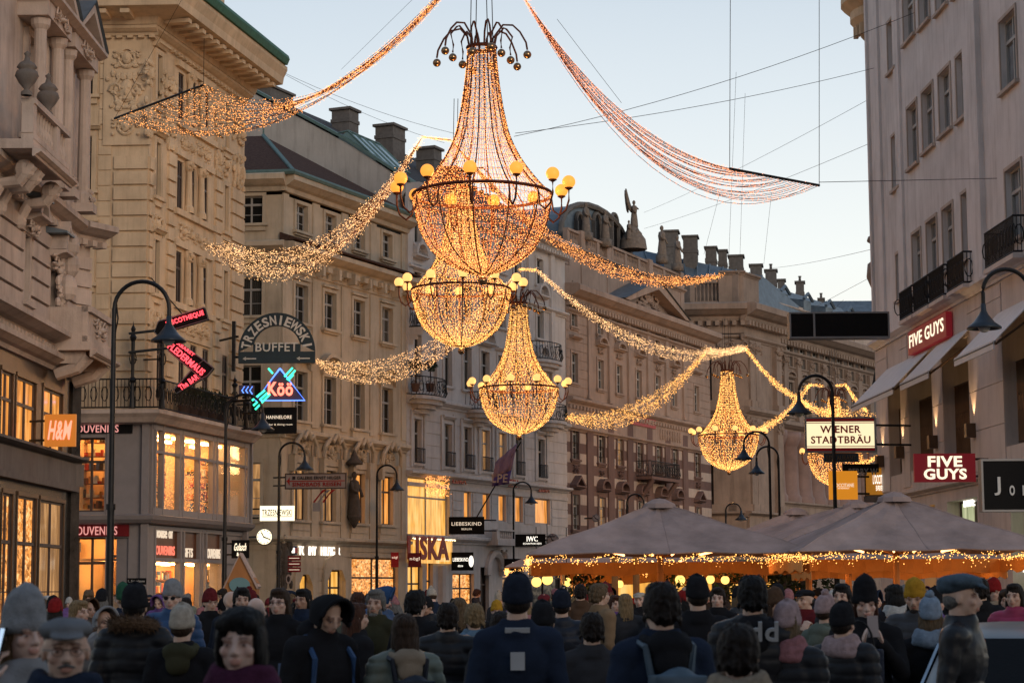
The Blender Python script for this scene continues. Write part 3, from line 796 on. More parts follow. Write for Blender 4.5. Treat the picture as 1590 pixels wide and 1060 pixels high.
    def fl(body, pxa, pya, pxb, pyb, mat, F=B, y=-.06):
        u0, z1 = F.uv(pxa, pya, y); u1, z0 = F.uv(pxb, pyb, y)
        o = lettering(body, abs(u1-u0), abs(z1-z0), mat, root); F.put(o, (u0+u1)/2, y, (z0+z1)/2); return o
    fl('House of', 240, 816, 268, 836, M['let_dimwhite']); fl('SOUVENIRS', 239, 846, 271, 862, M['let_red'])
    fl('GIFTS', 284, 850, 299, 865, M['let_dimwhite']); fl('&', 311, 852, 315, 864, M['let_dimwhite']); fl('SOUVENIRS', 320, 851, 342, 867, M['let_dimwhite'])
    for (a, b, c, e, rd) in ((116, 657, 205, 672, 0), (116, 814, 200, 832, 1)):
        u0, z1 = A.uv(a, b, -.08); u1, z0 = A.uv(e*0+c, e, -.08)
        bb = MB(); bb.box(u0-1, u1, -.1, 0, z0, z1); A.part(bb, 'sign_board', M['signred' if rd else 'black'])
    fl('SOUVENIRS', 112, 660, 184, 671, M['let_pink'], A, -.11); fl('SOUVENIRS', 112, 817, 182, 830, M['let_pink'], A, -.11)
    lc = MB(); rr = random.Random(8)  # glowing points stand in for the chandeliers mirrored in the bay glass
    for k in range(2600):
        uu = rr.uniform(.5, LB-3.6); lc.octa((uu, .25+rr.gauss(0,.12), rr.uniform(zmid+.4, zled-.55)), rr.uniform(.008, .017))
    B.part(lc, 'painted_reflection', M['reflpts'])['kind'] = 'stuff'
    _roomB[0] = B; room(B, .3, LB-.1, zmid+.35, zled-.4, 2.6, 13, root); room(B, .3, LB-.1, .1, zf0-.05, 2.6, 14, root)
    # wrought iron balcony railing + finials, planters
    r = MB(); zz = zled+.2
    out = .72
    nA, nB = -A.uy, -B.uy; mid = (nA+nB); mid = mid/mid.dot(nA)
    q0 = A.w(0, 0, 0)+nA*out; q1 = Vector((CP.x, CP.y, 0))+mid*out; q2 = B.w(LB, 0, 0)+nB*out
    loc = root.location
    iron_rail(r, [(q0-loc)[:2], (q1-loc)[:2], (q2-loc)[:2]], zz, zz+1.05)
    for (px, py, F, hh) in ((205, 640, A, 3.0), (251, 640, B, 3.0), (364, 660, B, 1.9), (382, 670, B, 1.6), (399, 672, B, 1.3)):
        u = F.u(px, py, -out); p = F.w(u, -out, zz)-loc
        r.lathe([(.12,0),(.09,.4),(.07,.9),(.13,1.0),(.06,1.1),(.07,hh*.8),(.13,hh*.85),(.05,hh*.9),(.09,hh*.95),(.02,hh),(0,hh+.15)], p, 8)
        for s_ in (.3, .6): r.tube([p+Vector((.12*math.cos(t),.0,s_*hh+.25*math.sin(t))) for t in [k*.8 for k in range(9)]], .02, 4)
        e = F.w(u, 0, zz+hh*.6)-loc; r.tube([p+Vector((0,0,hh*.6)), e], .03, 4)
    o = r.build('balcony_railing', M['iron']); o.parent = root
    return A, B, LB, zled, zmid, zc
M['signbrown'] = rough_mat('brown_sign_panel', (.13,.045,.015), .4, .3, 3, 0, 30)
M['signred'] = rough_mat('dark_red_sign', (.16,.008,.012), .4, .1, 3, 0, 30)
M['let_dimwhite'] = emit('soft_white_lettering', (1,.82,.62), .55, False)
M['let_red'] = emit('red_lettering', (1,.22,.14), .75, False)
M['let_pink'] = emit('pink_lettering', (1,.42,.38), .5, False)
M['let_white'] = emit('bright_white_lettering', (1,.93,.8), 1.3, False)
M['let_grey'] = rough_mat('pale_grey_paint', (.55,.56,.56), .5, .08, 3, 0, 30)
M['let_redpaint'] = rough_mat('red_paint', (.33,.02,.02), .45, .08, 3, 0, 30)
FA, FB, LB_, ZLED, ZMID, ZCC = build_cream()
# ================================================================== row of facades down the left side of the square
TANL = .439
ANG_L = math.atan2(1, TANL)
BP = at(435, 700, 92); BP.z = 0
def build_beige():
    root = thing('beige_building', 'beige corner building with brown tiled hip roof and carved hoods over its lit first floor', 'building', BP)
    F = Fac(BP, ANG_L, root, 20); L = F.u(630, 600)
    zE = F.z(439, 272); zr = lambda y: F.z(556, y)
    H = zE - .9
    cx = [466, 511, 556, 600]
    rows = [(388, 348, 1.05), (522, 466, 1.15), (666, 594, 1.15), (812, 735, 1.25)]
    ops = []
    for r, (b, t, w_) in enumerate(rows):
        for c in cx:
            u = F.u(c, 600); ops.append((u-w_/2, u+w_/2, zr(b), zr(t)))
    zs = F.z(556, 842)
    sh = [(F.u(460, 900), F.u(481, 900), .2, F.z(470, 892)), (F.u(505, 900), F.u(532, 900), .2, F.z(518, 885)), (F.u(546, 900), F.u(618, 900), .4, F.z(580, 866))]
    w = MB(); wall_mb(w, 0, L, 0, H, ops+sh, .3); core(w, .6, L-.02, 0, H, 12, .5); F.part(w, 'wall', M['beige'])
    for i, o in enumerate(ops):
        r = i // 4
        window(F, *o, 'tb' if r < 3 else 'td', {3: ['lit_dim', 'lit_dim', 'lit_warm', 'lit_warm'][i % 4]}.get(r), .15)
    for o, k in zip(sh, ('lit_yellow', 'lit_yellow', 'shop')): window(F, *o, 'td', k, .2)
    # side face to the lane
    A = Fac(BP - Vector((7, -.9, 0)), math.atan2(-.9, 7), root, 20); LA = 7.05
    oa = []
    for r, (b, t, w_) in enumerate(rows):
        for c in (388,):
            u = A.u(c, 500); dz = (rows[r][0]-rows[r][1])
            zz = [(331, 0), (0, 0)]
            oa.append((u-.55, u+.55, zr(b)+.15, zr(t)+.15))
    w = MB(); wall_mb(w, 0, LA, 0, H, oa, .3); A.part(w, 'wall', M['beige'])
    for i, o in enumerate(oa): window(A, *o, 'tb', None if i < 3 else 'lit_dim', .15)
    d = MB(); e = MB()
    for F_, ln, dd in ((F, L, d), (A, LA+.0, e)):
        x1 = ln + (.0 if F_ is F else .25); x0 = -.2 if F_ is F else 0
        cornice(dd, x0, x1, zE-.75, .75, .75)
        cornice(dd, x0, x1, zr(432), .8, .65, 1, .25, pitch=.9)
        dd.box(x0*0, x1-.3, -.06, .02, zr(450), zr(432)-.01)
        cornice(dd, x0, x1, zr(694), .35, .4); cornice(dd, x0, x1, zr(848), .4, .35)
        dd.box(x0*0, ln, -.05, .02, zr(848)-.25, zr(848)-.01)
    for i, o in enumerate(ops):
        r = i // 4; surround(d, *o, t=.16, d=.07, sill=.35 if r > 1 else .1)
        if r == 2:
            hood(d, o[0], o[1], o[3]+.42, 'seg', .35, .45)
            for s_ in (o[0]-.2, o[1]+.2): d.box(s_-.09, s_+.09, -.2, .02, o[3]+.1, o[3]+.41)
            d.box(o[0]-.2, o[1]+.2, -.07, .02, o[2]-.85, o[2]-.35)
        if r == 3:
            c = (o[0]+o[1])/2; z = o[3]+.3
            d.box(o[0]-.35, o[1]+.35, -.12, .02, z-.1, z+.25); relief(d, c, z+.65, 1.3, .9, -.1, 14)
            for sg in (-1, 1):
                d.tube([(c+sg*1.0, -.3, z+.25), (c+sg*.95, -.35, z+.75), (c+sg*.55, -.4, z+1.15), (c+sg*.3, -.4, z+1.0), (c, -.42, z+1.35)], .11, 6)
                d.box(c+sg*.85-.12, c+sg*.85+.12, -.3, .02, z-.5, z+.25)
            d.box(o[0]-.2, o[1]+.2, -.08, .02, o[2]-1.1, o[2]-.4)
        if r == 1: 
            d.box(o[0]-.2, o[1]+.2, -.16, .02, o[3]+.2, o[3]+.3)
    us = [0]+[(F.u(a, 600)+F.u(b, 600))/2 for a, b in zip(cx, cx[1:])]+[L]
    for k in range(5):
        a = us[k]+(.05 if k == 0 else -.32); b = a+.64 if k not in (0, 4) else a + (.5 if k == 0 else .3)
        if k == 4: a, b = L-.55, L-.05
        d.box(a, b, -.055, .02, zr(690)+.5, zr(452)); d.box(a, b, -.055, .02, zr(405), zE-.8); d.box(a, b, -.055, .02, zr(838), zr(700))
    for k in range(8):
        u = (k+.5)*L/8; relief(d, u, zr(441), .9, .35, -.06, 4)
        d.box(u+L/16-.1, u+L/16+.1, -.5, 0, zr(448), zr(432)-.01)
    # rusticated ground floor, arched stone door frames
    rustic(d, 0, F.u(545, 900), 0, zs-.3, .55, .05, .04, sh)
    for o in sh[:2]:
        c = (o[0]+o[1])/2; ww = (o[1]-o[0])/2
        d.poly([(o[0]-.35, 0), (o[0]-.35, o[3]-.1), (o[0]-.1, o[3]+.5), (c-.15, o[3]+.75), (c-.2, o[3]+1.3), (c+.2, o[3]+1.3), (c+.15, o[3]+.75), (o[1]+.1, o[3]+.5), (o[1]+.35, o[3]-.1), (o[1]+.35, 0), (o[1]+.02, 0), (o[1]+.02, o[3]-.5), (o[1]-.35, o[3]+.02), (o[0]+.35, o[3]+.02), (o[0]-.02, o[3]-.5), (o[0]-.02, 0)], -.16, .02)
    o = sh[2]; d.box(o[0]-.2, o[1]+.2, -.1, .02, o[3]+.02, o[3]+.2)
    F.part(d, 'stucco_trim', M['beige']); 
    for o in oa: surround(e, *o, t=.16, d=.07)
    A.part(e, 'stucco_trim', M['beige'])
    # roof: hip with tiles, copper edge, green moss ledge
    rf = MB(); V = lambda u, y, z: F.w(u, y, z)-root.location
    zt = zE + .05; rise = 4.6
    a0, a1 = V(-.25, -.75, zt), V(L, -.75, zt); a2 = A.w(-3, -.75, zt)-root.location
    apu, apz = F.uv(409, 211, 4.6); ap = V(apu, 4.6, apz); ar = V(L, 5.0, zt+rise); al = a2 + (ap-a0)
    b0 = V(L, 11, zt); b1 = a2 + (b0-a1)
    rf.add([a0, a1, ap], [(0,1,2)]); rf.add([a2, a0, ap, al], [(0,1,2,3)]); rf.add([a1, b0, ap], [(0,1,2)])
    rf.add([ap, al, b1, b0], [(0,1,2,3)])
    o = rf.build('tiled_roof', M['tile']); o.parent = root
    c = MB(); c.tube([a2, a0, a1], .13, 6); c.tube([a0, ap], .12, 5); c.tube([ap, ap+Vector((0,0,1.2))], .05, 5)
    c.tube([(a0+ap)*.5-Vector((2,0,0)), (a0+ap)*.5-Vector((2,0,-.3))], .05, 4)
    o = c.build('copper_ridge', M['copperpale']); o.parent = root
    g = MB(); g.prism([(-.9,zr(410)+.0),(-.9,zr(410)+.06),(.0,zr(410)+.4),(.0,zr(410)+.0)], -.2, L); F.part(g, 'tiled_ledge', M['tile'])
    # niche figure with canopy between windows
    n = MB(); u = F.u(540, 750); z0 = F.z(540, 800); figure_mb(n, 0, -.35, 0, 2.0); n.lathe([(.0,3.2),(.12,2.9),(.2,2.7),(.42,2.5),(.42,2.4),(0,2.4)], (0,-.35,0), 8); n.lathe([(.05,-.6),(.35,-.1),(.35,0),(0,0)], (0,-.35,0), 8)
    o = F.own(n, 'niche_statue', M['darkstone'], 'weathered stone statue under a small canopy between lit windows of the beige building', 'statue', u, 0, z0, True)
    n = MB(); relief(n, 0, 0, 1.1, 2.0, -.1, 18, seed=5); n.ell((0,-.1,.1), (.35,.2,.7), 8, 8); n.poly([(-.5,.9),(0,1.3),(.5,.9),(.2,-1.1),(-.2,-1.1)], -.1, .02)
    F.own(n, 'carved_cartouche', M['darkstone'], 'dark carved stone cartouche on the ground floor corner below the round clock', 'ornament', F.u(439, 880), -.02, F.z(432, 875))
    return F, L
FBE, LBE = build_beige()

def build_white():
    P = FBE.w(LBE+.01, 0, 0)
    root = thing('white_building', 'grey white building with rounded iron balconies and a tall lit fur shop window', 'building', P)
    F = Fac(P, ANG_L, root, 27); L = F.u(879, 640)
    zz = lambda y, x=700: F.z(x, y)
    zEv = F.z(640, 288); H = zEv - .6
    u = lambda p: F.u(p, 650)
    c1 = [(642,653),(689,700.5),(719,731),(746.5,759),(773,785),(799,809),(834,844)]
    ops = []; rows = [(725, 659), (600, 533), (487, 428), (396, 352)]
    for r, (b, t) in enumerate(rows):
        for a, c in c1: ops.append((u(a)-.02, u(c)+.02, zz(b), zz(t)))
    low = [(720, 730.5), (749, 759.5), (773.5, 785), (799, 811), (830, 853)]
    l0, l1 = F.z(725, 805), F.z(725, 763)
    lo = [(u(a), u(c), l0, l1) for a, c in low]
    big = (u(633), u(698), F.z(660, 835), F.z(660, 742))
    gr = [(u(633), u(656), .2, F.z(645, 878)), (u(662), u(672), .2, F.z(667, 872)), (u(702), u(735), .2, F.z(718, 890)), (u(745), u(758), .1, F.z(750, 880)), (u(779), u(812), .2, F.z(790, 868)), (u(820), u(872), .2, F.z(840, 868))]
    w = MB(); wall_mb(w, 0, L, 0, H, ops+lo+[big]+gr, .3); core(w, 0, L, 0, H, 14, .5)
    F.part(w, 'wall', M['white'])
    lit = {0: 'lit_dim', 2: 'lit_dim', 3: 'lit_yellow', 4: 'lit_yellow'}
    for i, o in enumerate(ops): window(F, *o, 't', {3: 'lit_dim', 4: 'lit_dim', 2: None}.get(i) if i < 7 else None, .15)
    for o in lo: window(F, *o, 'x', 'lit_warm', .15)
    window(F, *big, 't', 'lit_yellow', .2)
    for o, k in zip(gr, ('lit_yellow', 'lit_warm', 'shop', None, 'lit_dim', 'glass')): window(F, *o, 'td', k, .2)
    d = MB()
    for i, o in enumerate(ops):
        r = i // 7; surround(d, *o, t=.14, d=.06, sill=.05, so=.14)
        if r in (1, 2) and i % 7 in (0, 3, 6): hood(d, o[0], o[1], o[3]+.3, 'seg', .4, .7)
        elif r in (0, 1): hood(d, o[0], o[1], o[3]+.25, 'flat', .22)
        if r == 0:
            for s_ in (-.32, .32):
                c = o[0]+s_-.0 if s_ < 0 else o[1]+s_
                d.box(c-.12, c+.12, -.12, .02, o[2]-.2, o[3]+.4)
    zl = F.z(629, 731); cornice(d, 0, L+.05, zl-.25, .4, .3); cornice(d, 0, L+.05, F.z(629, 618)-.2, .35, .4)
    cornice(d, 0, L+.1, H-.1, .9, .7, 1, .2); cornice(d, 0, L, F.z(650, 424), .3, .3); cornice(d, 0, L, F.z(700, 838)-.2, .35, .4)
    d.box(.2, L, -.08, .02, F.z(700,757)-.1, F.z(700,757)+.1)
    rustic(d, 0, L, zl+.2, F.z(629, 620), .62, .045, .035, ops); rustic(d, u(702), L, F.z(700, 836), F.z(700, 760), .5, .045, .04, lo)
    for px in (633, 678, 822, 857): 
        c = u(px); d.box(c-.28, c+.28, -.16, .02, F.z(629, 618)+.3, H-.1)
    # arched portal with mask keystone
    up = u(765); d.tube([(up+1.0*math.cos(t*math.pi/10), -.1, F.z(765, 893)+1.2*math.sin(t*math.pi/10)) for t in range(11)], .22, 6)
    relief(d, u(777), F.z(777, 869), .8, 1.1, -.2, 12); d.ell((u(777), -.3, F.z(777, 870)), (.3,.3,.5))
    d.tube([(u(672)+.9+.0, 0, 0), (u(672)+.9, 0, 3)], .3, 8)
    # stone balustrade below the lit windows
    baluster_row(d, u(753), u(780), F.z(765, 838), F.z(765, 822), -.55, 8); d.box(u(753), u(780), -.75, 0, F.z(765,838)-.3, F.z(765,838))
    F.part(d, 'stucco_trim', M['white'])
    lp = MB(); lp.box(u(632.5), u(698), -.14, -.05, F.z(660,874), F.z(660,838)); F.part(lp, 'lit_fascia', M['lit_yellow'])
    lp = MB()
    for k in range(60): lp.octa((u(633)+(u(698)-u(633))*k/59, -.3, F.z(660,836)+.05*math.sin(k*1.9)), .05)
    F.part(lp, 'light_strip', M['stripl'])['kind'] = 'stuff'
    # rounded slabs + iron balconies
    bal = [(629, 690, 613, 586), (736, 768, 636, 612), (846, 876, 652, 629), (832, 870, 558, 531), (628, 647, 503, 479)]
    for a, b, yb, yt in bal:
        u0, u1 = max(.05, F.u(a, yb, -.5)), min(L+.2, F.u(b, yb, -.5)); c = (u0+u1)/2; R = (u1-u0)/2
        zb = F.z((a+b)/2, yb, -.8); zt = F.z((a+b)/2, yt, -.8); zt = max(zt, zb+.95)
        pts = [(c - R*math.cos(t*math.pi/10), -1.05*math.sin(t*math.pi/10)**.6) for t in range(11)]
        s = MB(); n = len(pts)
        for (k0, z0, z1) in ((1.0, zb-.18, zb), (.85, zb-.4, zb-.181), (.6, zb-.62, zb-.401), (.35, zb-.85, zb-.621)):
            vs = [(c+(x-c)*k0, y*k0, z) for z in (z0, z1) for x, y in pts]
            s.add(vs, [(i, i+1, n+i+1, n+i) for i in range(n-1)] + [tuple(range(n))[::-1], tuple(range(n, 2*n))])
        F.part(s, 'balcony_slab', M['white'])
        r = MB(); iron_rail(r, [(c+(x-c)*.96, y*.96) for x, y in pts], zb, zt, .2, True, .12); F.part(r, 'balcony_railing', M['iron'])
    # small iron window guards
    for i, o in enumerate(ops[:7]):
        if i in (0, 1, 2, 3, 5, 6):
            r = MB(); iron_rail(r, [(o[0]-.1, -.2), (o[1]+.1, -.2)], o[2], o[2]+.75, .13, False); F.part(r, 'window_guard', M['iron'])
    # roof, gable firewall, chimneys, glazed skylight
    rf = MB(); V = lambda a, y, z: F.w(a, y, z)-root.location
    zt = zEv; q0 = V(-.0, -.5, zt); 
    prof = [(-.3, zt), (3.4, zt+2.5), (9.5, zt+6.0), (14, zt+6.6)]
    pts = [(y, z) for y, z in prof] + [(14, 0), (.55, 0), (.55, zt-.5)]
    g = MB(); g.prism([(y+.02*0, z-.12) for y, z in prof] + [(14, 2), (.56, 2), (.56, zt-1.0)], .015, .35); F.part(g, 'firewall', M['greywall'])
    g = MB(); g.prism([(y, z) for y, z in prof] + [(14, zt-.4), (-.3, zt-.2)], .4, L); F.part(g, 'roof', M['slate'])
    g = MB(); 
    for (a, b) in zip(prof, prof[1:]): g.prism([(a[0], a[1]), (b[0], b[1]), (b[0], b[1]+.16), (a[0], a[1]+.16)], -.1, .6)
    F.part(g, 'copper_verge', M['copperpale'])
    CH = []
    for (px_, yt_, yd, w_, h_) in ((425, 140, 13, 2.6, 2.6), (536, 170, 7, 1.1, 2.6), (606, 196, 5, 1.5, 2.6), (666, 230, 3.2, 1.0, 2.4), (700, 262, 4, 1.2, 2.4)):
        cu_, cz_ = F.uv(px_, yt_, yd); CH.append((yd, cz_-h_, cu_, w_, h_-.15))
    for (yy, zz_, uu, w_, h_) in CH or ((12.6, zt+6.2, .9, 3.0, 1.2), (9.2, zt+5.4, 1.5, 1.1, 2.0), (6.2, zt+3.9, 2.2, 1.5, 2.2), (2.8, zt+2.0, 5.4, 1.3, 2.3), (3.6, zt+2.6, 11, 1.4, 2.0)):
        c = MB(); chimney(c, uu, yy, zz_, w_, 1.1, h_); F.part(c, 'chimney', M['chim'])
    gs = MB(); s0 = F.uv(588, 262, 1.6)[0]; s1 = s0+3.6; y0, y1 = 1.6, 4.6; zb = zt+1.3; zr_ = zb+1.75; ym = 3.4
    for a in (s0, s0+.85, s0+1.7, s0+2.55, s1):
        gs.tube([(a, y0, zb), (a, ym, zr_)], .05, 4)
    for a in (s0, s1): gs.tube([(a, y0, zb), (a, y1+1, zb)], .06, 4)
    gs.tube([(s0, ym, zr_), (s1, ym, zr_)], .07, 4); gs.tube([(s0, y0, zb), (s1, y0, zb)], .07, 4); gs.tube([(s0, ym, zr_), (s0, y1+1, zb+1.5)], .05, 4)
    fr = F.part(gs, 'skylight_frame', M['copperpale'])
    gp = MB(); gp.add([(s0,y0,zb),(s1,y0,zb),(s1,ym,zr_),(s0,ym,zr_)], [(0,1,2,3)]); gp.add([(s0,y0,zb),(s0,ym,zr_),(s0,y1+1,zb+.5)], [(0,1,2)])
    gp.add([(s0,y0+.05,zb),(s1,y0+.05,zb),(s1,ym+.05,zr_),(s0,ym+.05,zr_)], [(0,3,2,1)])
    F.part(gp, 'skylight_glass', M['skyglass'])
    return F, L
M['stripl'] = emit('warm_white_strip_lights', (1,.75,.4), 2.5, False)
M['skyglass'] = rough_mat('skylight_glass', (.10,.19,.2), .12, .3, 1, 0, 30, spec=.7)
FW, LW = build_white()

def build_bank1():
    P = FW.w(LW+.01, 0, 0)
    root = thing('striped_building', 'rose building banded in dark stripes with a pediment, roof balustrade and winged statue', 'building', P)
    F = Fac(P, ANG_L, root, 30); L = F.u(1102, 620)
    u = lambda p: F.u(p, 600)
    zc = F.z(866, 444)
    cx = [891.5, 932, 961, 991.5, 1021, 1046, 1080.5]
    def zat(p, y): return F.z(p, y)
    rows = [(891, 507, 475, .95), (891, 594, 548, 1.0), (895, 713, 655, 1.05), (897, 822, 768, 1.05)]
    ops = []; R = []
    for x, b, t, w_ in rows:
        z0, z1 = F.z(x, b), F.z(x, t); R.append((z0, z1))
        for c in cx: ops.append((u(c)-w_/2, u(c)+w_/2, z0, z1))
    gz = F.z(895, 850)
    gro = [(u(c)-.9, u(c)+.9, .2, 3.2) for c in cx]
    zmid = F.z(873, 625)
    w = MB(); wall_mb(w, 0, L, zmid, zc+.2, ops, .3); core(w, 0, L, 0, zc+.2, 14, .5); F.part(w, 'wall', M['rose'])
    # striped lower half, alternating courses
    hh = .62; n = int(zmid/hh)+1
    for par, mt, nm in ((0, 'rosedark', 'dark_band'), (1, 'rosepale', 'pale_band')):
        s = MB()
        for k in range(n):
            if k % 2 == par:
                a, b = k*hh, min((k+1)*hh-.002, zmid)
                oo = [o for o in ops+gro if o[3] > a and o[2] < b]
                wall_mb(s, 0, L, a, b, [(o[0], o[1], max(o[2], a-1), min(o[3], b+1)) for o in oo], .3)
        F.part(s, nm, M[mt])
    litm = {14: None, 15: None, 16: 'lit_dim', 21: None, 22: 'lit_dim', 23: 'lit_dim'}
    for i, o in enumerate(ops): window(F, *o, 'tb', litm.get(i), .12)
    for o in gro: window(F, *o, 'td', 'lit_warm', .15)
    d = MB(); dk = MB()
    for i, o in enumerate(ops):
        r, c = divmod(i, 7); dd = dk if r >= 2 else d
        surround(dd, *o, t=.15, d=.07, sill=.1, so=.16)
        if r == 1: hood(d, o[0], o[1], o[3]+.85, 'flat' if c in (0, 6) else 'seg', .35, .45)
        if r == 1 and c not in (0, 6): relief(d, (o[0]+o[1])/2, o[3]+.5, .9, .5, -.1, 6)
        if r == 3: hood(dk, o[0], o[1], o[3]+.35, 'tri' if c in (0, 6) else 'seg', .45, .6)
        if r == 2: relief(dk, (o[0]+o[1])/2, o[2]-.6, .8, .5, -.1, 7)
    rustic(d, 0, u(915), zmid+.6, zc-1.2, .55, .04, .035, ops); rustic(d, u(1062), L, zmid+.6, zc-1.2, .55, .04, .035, ops)
    for px in (914, 946, 976, 1006, 1034, 1061):
        c = u(px); d.box(c-.26, c+.26, -.14, .02, zmid+.8, zc-.9); d.box(c-.33, c+.33, -.18, .02, zmid+.55, zmid+.8); d.box(c-.33, c+.33, -.18, .02, zc-.95, zc-.7)
        dk.box(c-.5, c+.5, -.1, .015, .2, zmid-.5)
    cornice(d, -.05, L+.35, zc-.7, 1.0, 1.0, 1, .28, pitch=.5); cornice(d, 0, L+.1, zc-1.4, .25, .3)
    cornice(d, -.0, L+.2, zmid, .45, .45, 1, .22, pitch=.55)
    d.box(0, L, -.08, .02, zmid-1.3, zmid-.02); cornice(d, 0, L+.05, zmid-1.55, .25, .25)
    for k in range(9): c = u(1022)+k*.5; d.lathe([(.05,zmid-1.1),(.11,zmid-.8),(.05,zmid-.4)], (c, -.12, 0), 6)
    # attic, balustrades, pediment
    za0 = zc+.3; za = F.z(1060, 415)-.2
    zq = F.z(900, 372, .6)
    d.box(0, L*.08, .45, 4, za0, F.z(890, 410)); 
    def attic(p0, p1, y, ztop):
        a, b = F.u(p0, 400, y), F.u(p1, 400, y); d.box(a, b, y, y+5, za0, ztop-1.2); cornice(d, a, b, ztop-1.35, .25, .25, 0, y=y)
        baluster_row(d, a, b, ztop-1.1, ztop, y+.25)
    ztA = F.z(930, 372, .9)
    attic(868, 884, .9, ztA-2.2); attic(884, 1061, .9, ztA); attic(1061, 1085, .9, ztA-3.4)
    for px in (905, 945, 1010, 1058): c = F.u(px, 400, .9); d.box(c-.35, c+.35, .85, 1.4, za0, ztA+.1)
    ua, ub = u(950), u(1052); um = (ua+ub)/2; hP = F.z(1000, 437)-zc-.3
    zz = zc+.32
    d.poly([(ua, zz), (um, zz+hP), (ub, zz), (ub-.9, zz), (um, zz+hP-.6), (ua+.9, zz)], -1.0, .9)
    d.poly([(ua+.9, zz), (um, zz+hP-.6), (ub-.9, zz)], -.15, .9)
    relief(d, um, zz+hP*.35, (ub-ua)*.3, hP*.5, -.3, 16)
    F.part(d, 'stone_trim', M['rose']); F.part(dk, 'striped_trim', M['rosedark'])
    z_ = MB(); 
    for s0 in (ua, ub): 
        z_.add([(s0,-1.1,zz+.06),(s0,1.0,zz+.06),(um,1.0,zz+hP+.06),(um,-1.1,zz+hP+.06)], [(0,1,2,3) if s0 == ub else (0,3,2,1)])
    F.part(z_, 'pediment_lead', M['bluezinc'])
    # curved mansard with round dormers
    mr = MB(); m0, m1 = F.u(862, 350, 2.2), F.u(972, 380, 2.2); zt = ztA; n = 12; c = (m0+m1)/2; R = (m1-m0)/2; hm = F.z(905, 323, 2.2)-zt+.2
    prof = [(c-R*math.cos(k*math.pi/n), zt-.6+(hm+.6)*math.sin(k*math.pi/n)**.75) for k in range(n+1)]
    mr.poly(prof, 2.0, 8); o_ = F.part(mr, 'curved_roof', M['bluezinc'])
    dm = MB(); gl = MB()
    for px in (898, 925, 952):
        a, zb = F.uv(px, 360, 2.0); dm.tube([(a+.62*math.cos(t*math.pi/8), 1.9, zb+.6+.62*math.sin(t*math.pi/8)) for t in range(9)], .13, 5)
        for sg in (-1, 1): dm.box(a+sg*.62-.1, a+sg*.62+.1, 1.75, 2.1, zb-1.1, zb+.6)
        gl.poly([(a-.52, zb-1.0), (a+.52, zb-1.0), (a+.52, zb+.6)]+[(a+.52*math.cos(t*math.pi/8), zb+.6+.52*math.sin(t*math.pi/8)) for t in range(1, 8)]+[(a-.52, zb+.6)], 1.92, 1.99)
        gl2 = None
    dm.tube([(x, 1.85, z+.05) for x, z in prof], .2, 6)
    F.part(dm, 'dormer_frame', M['chim']); F.part(gl, 'dormer_glass', M['black'])
    for px, py, h, wing in ((910, 365, 1.9, 0), (940, 372, 1.9, 0), (1028, 398, 2.1, 0), (1052, 410, 2.0, 0)):
        s = MB(); figure_mb(s, 0, 0, 0, h); s.box(-.35, .35, -.35, .35, -.5, .02)
        uu, z = F.uv(px, py, .9)
        F.own(s, 'roof_statue', M['statue'], {910: 'draped stone figure left of the middle arched dormer', 940: 'draped stone figure standing between the two right arched dormers', 1028: 'stone figure on the parapet first to the right of the winged statue', 1052: 'stone figure on the last parapet post before the blue roofs'}[px], 'statue', uu, .9, max(z, ztA+.1), True)
    s = MB(); figure_mb(s, 0, 0, .95, 1.75, True, 1); figure_mb(s, -.75, .1, 0, 1.25); figure_mb(s, .7, .1, 0, 1.1); s.lathe([(.95,-.6),(.85,.1),(.5,.6),(.3,1.0),(0,1.1)], (0,.1,0), 10); s.tube([(-.5,-.2,.2),(-.2,-.3,.6),(.3,-.3,.5),(.6,-.2,.1)], .15, 6)
    uu, z = F.uv(985, 374, .9)
    F.own(s, 'winged_statue', M['statue'], 'winged stone angel rising over two smaller figures on the roof parapet', 'statue', uu, .9, z, True)
    # iron balcony on bracket
    u0, u1 = u(986), u(1030); zb = F.z(1008, 742)
    s = MB(); s.box(u0, u1, -1.1, .02, zb-.2, zb); 
    for a in (u0+.4, u1-.4): s.tube([(a,-1.0,zb-.2),(a,-.5,zb-.9),(a,0,zb-1.5)], .18, 6)
    F.part(s, 'balcony_slab', M['rosedark']); r = MB(); iron_rail(r, [(u0, 0), (u0, -1.05), (u1, -1.05), (u1, 0)], zb, zb+1.0, .15, True, .1); F.part(r, 'balcony_railing', M['iron'])
    bb = MB(); a, z1 = F.uv(979, 641, -.1); b, z0 = F.uv(1017, 659, -.1); z1, z0 = F.z(998, 645, -.1), F.z(998, 662, -.1)
    bb.box(a, b, -.16, -.085, z0, z1); F.part(bb, 'red_sign', M['let_redpaint'])
    l = lettering('SPARKASSE', (b-a)*.85, (z1-z0)*.5, M['rosepale'], root); F.put(l, (a+b)/2, -.18, (z0+z1)/2)
    return F, L, ztA
FS, LS, ZTA = build_bank1()

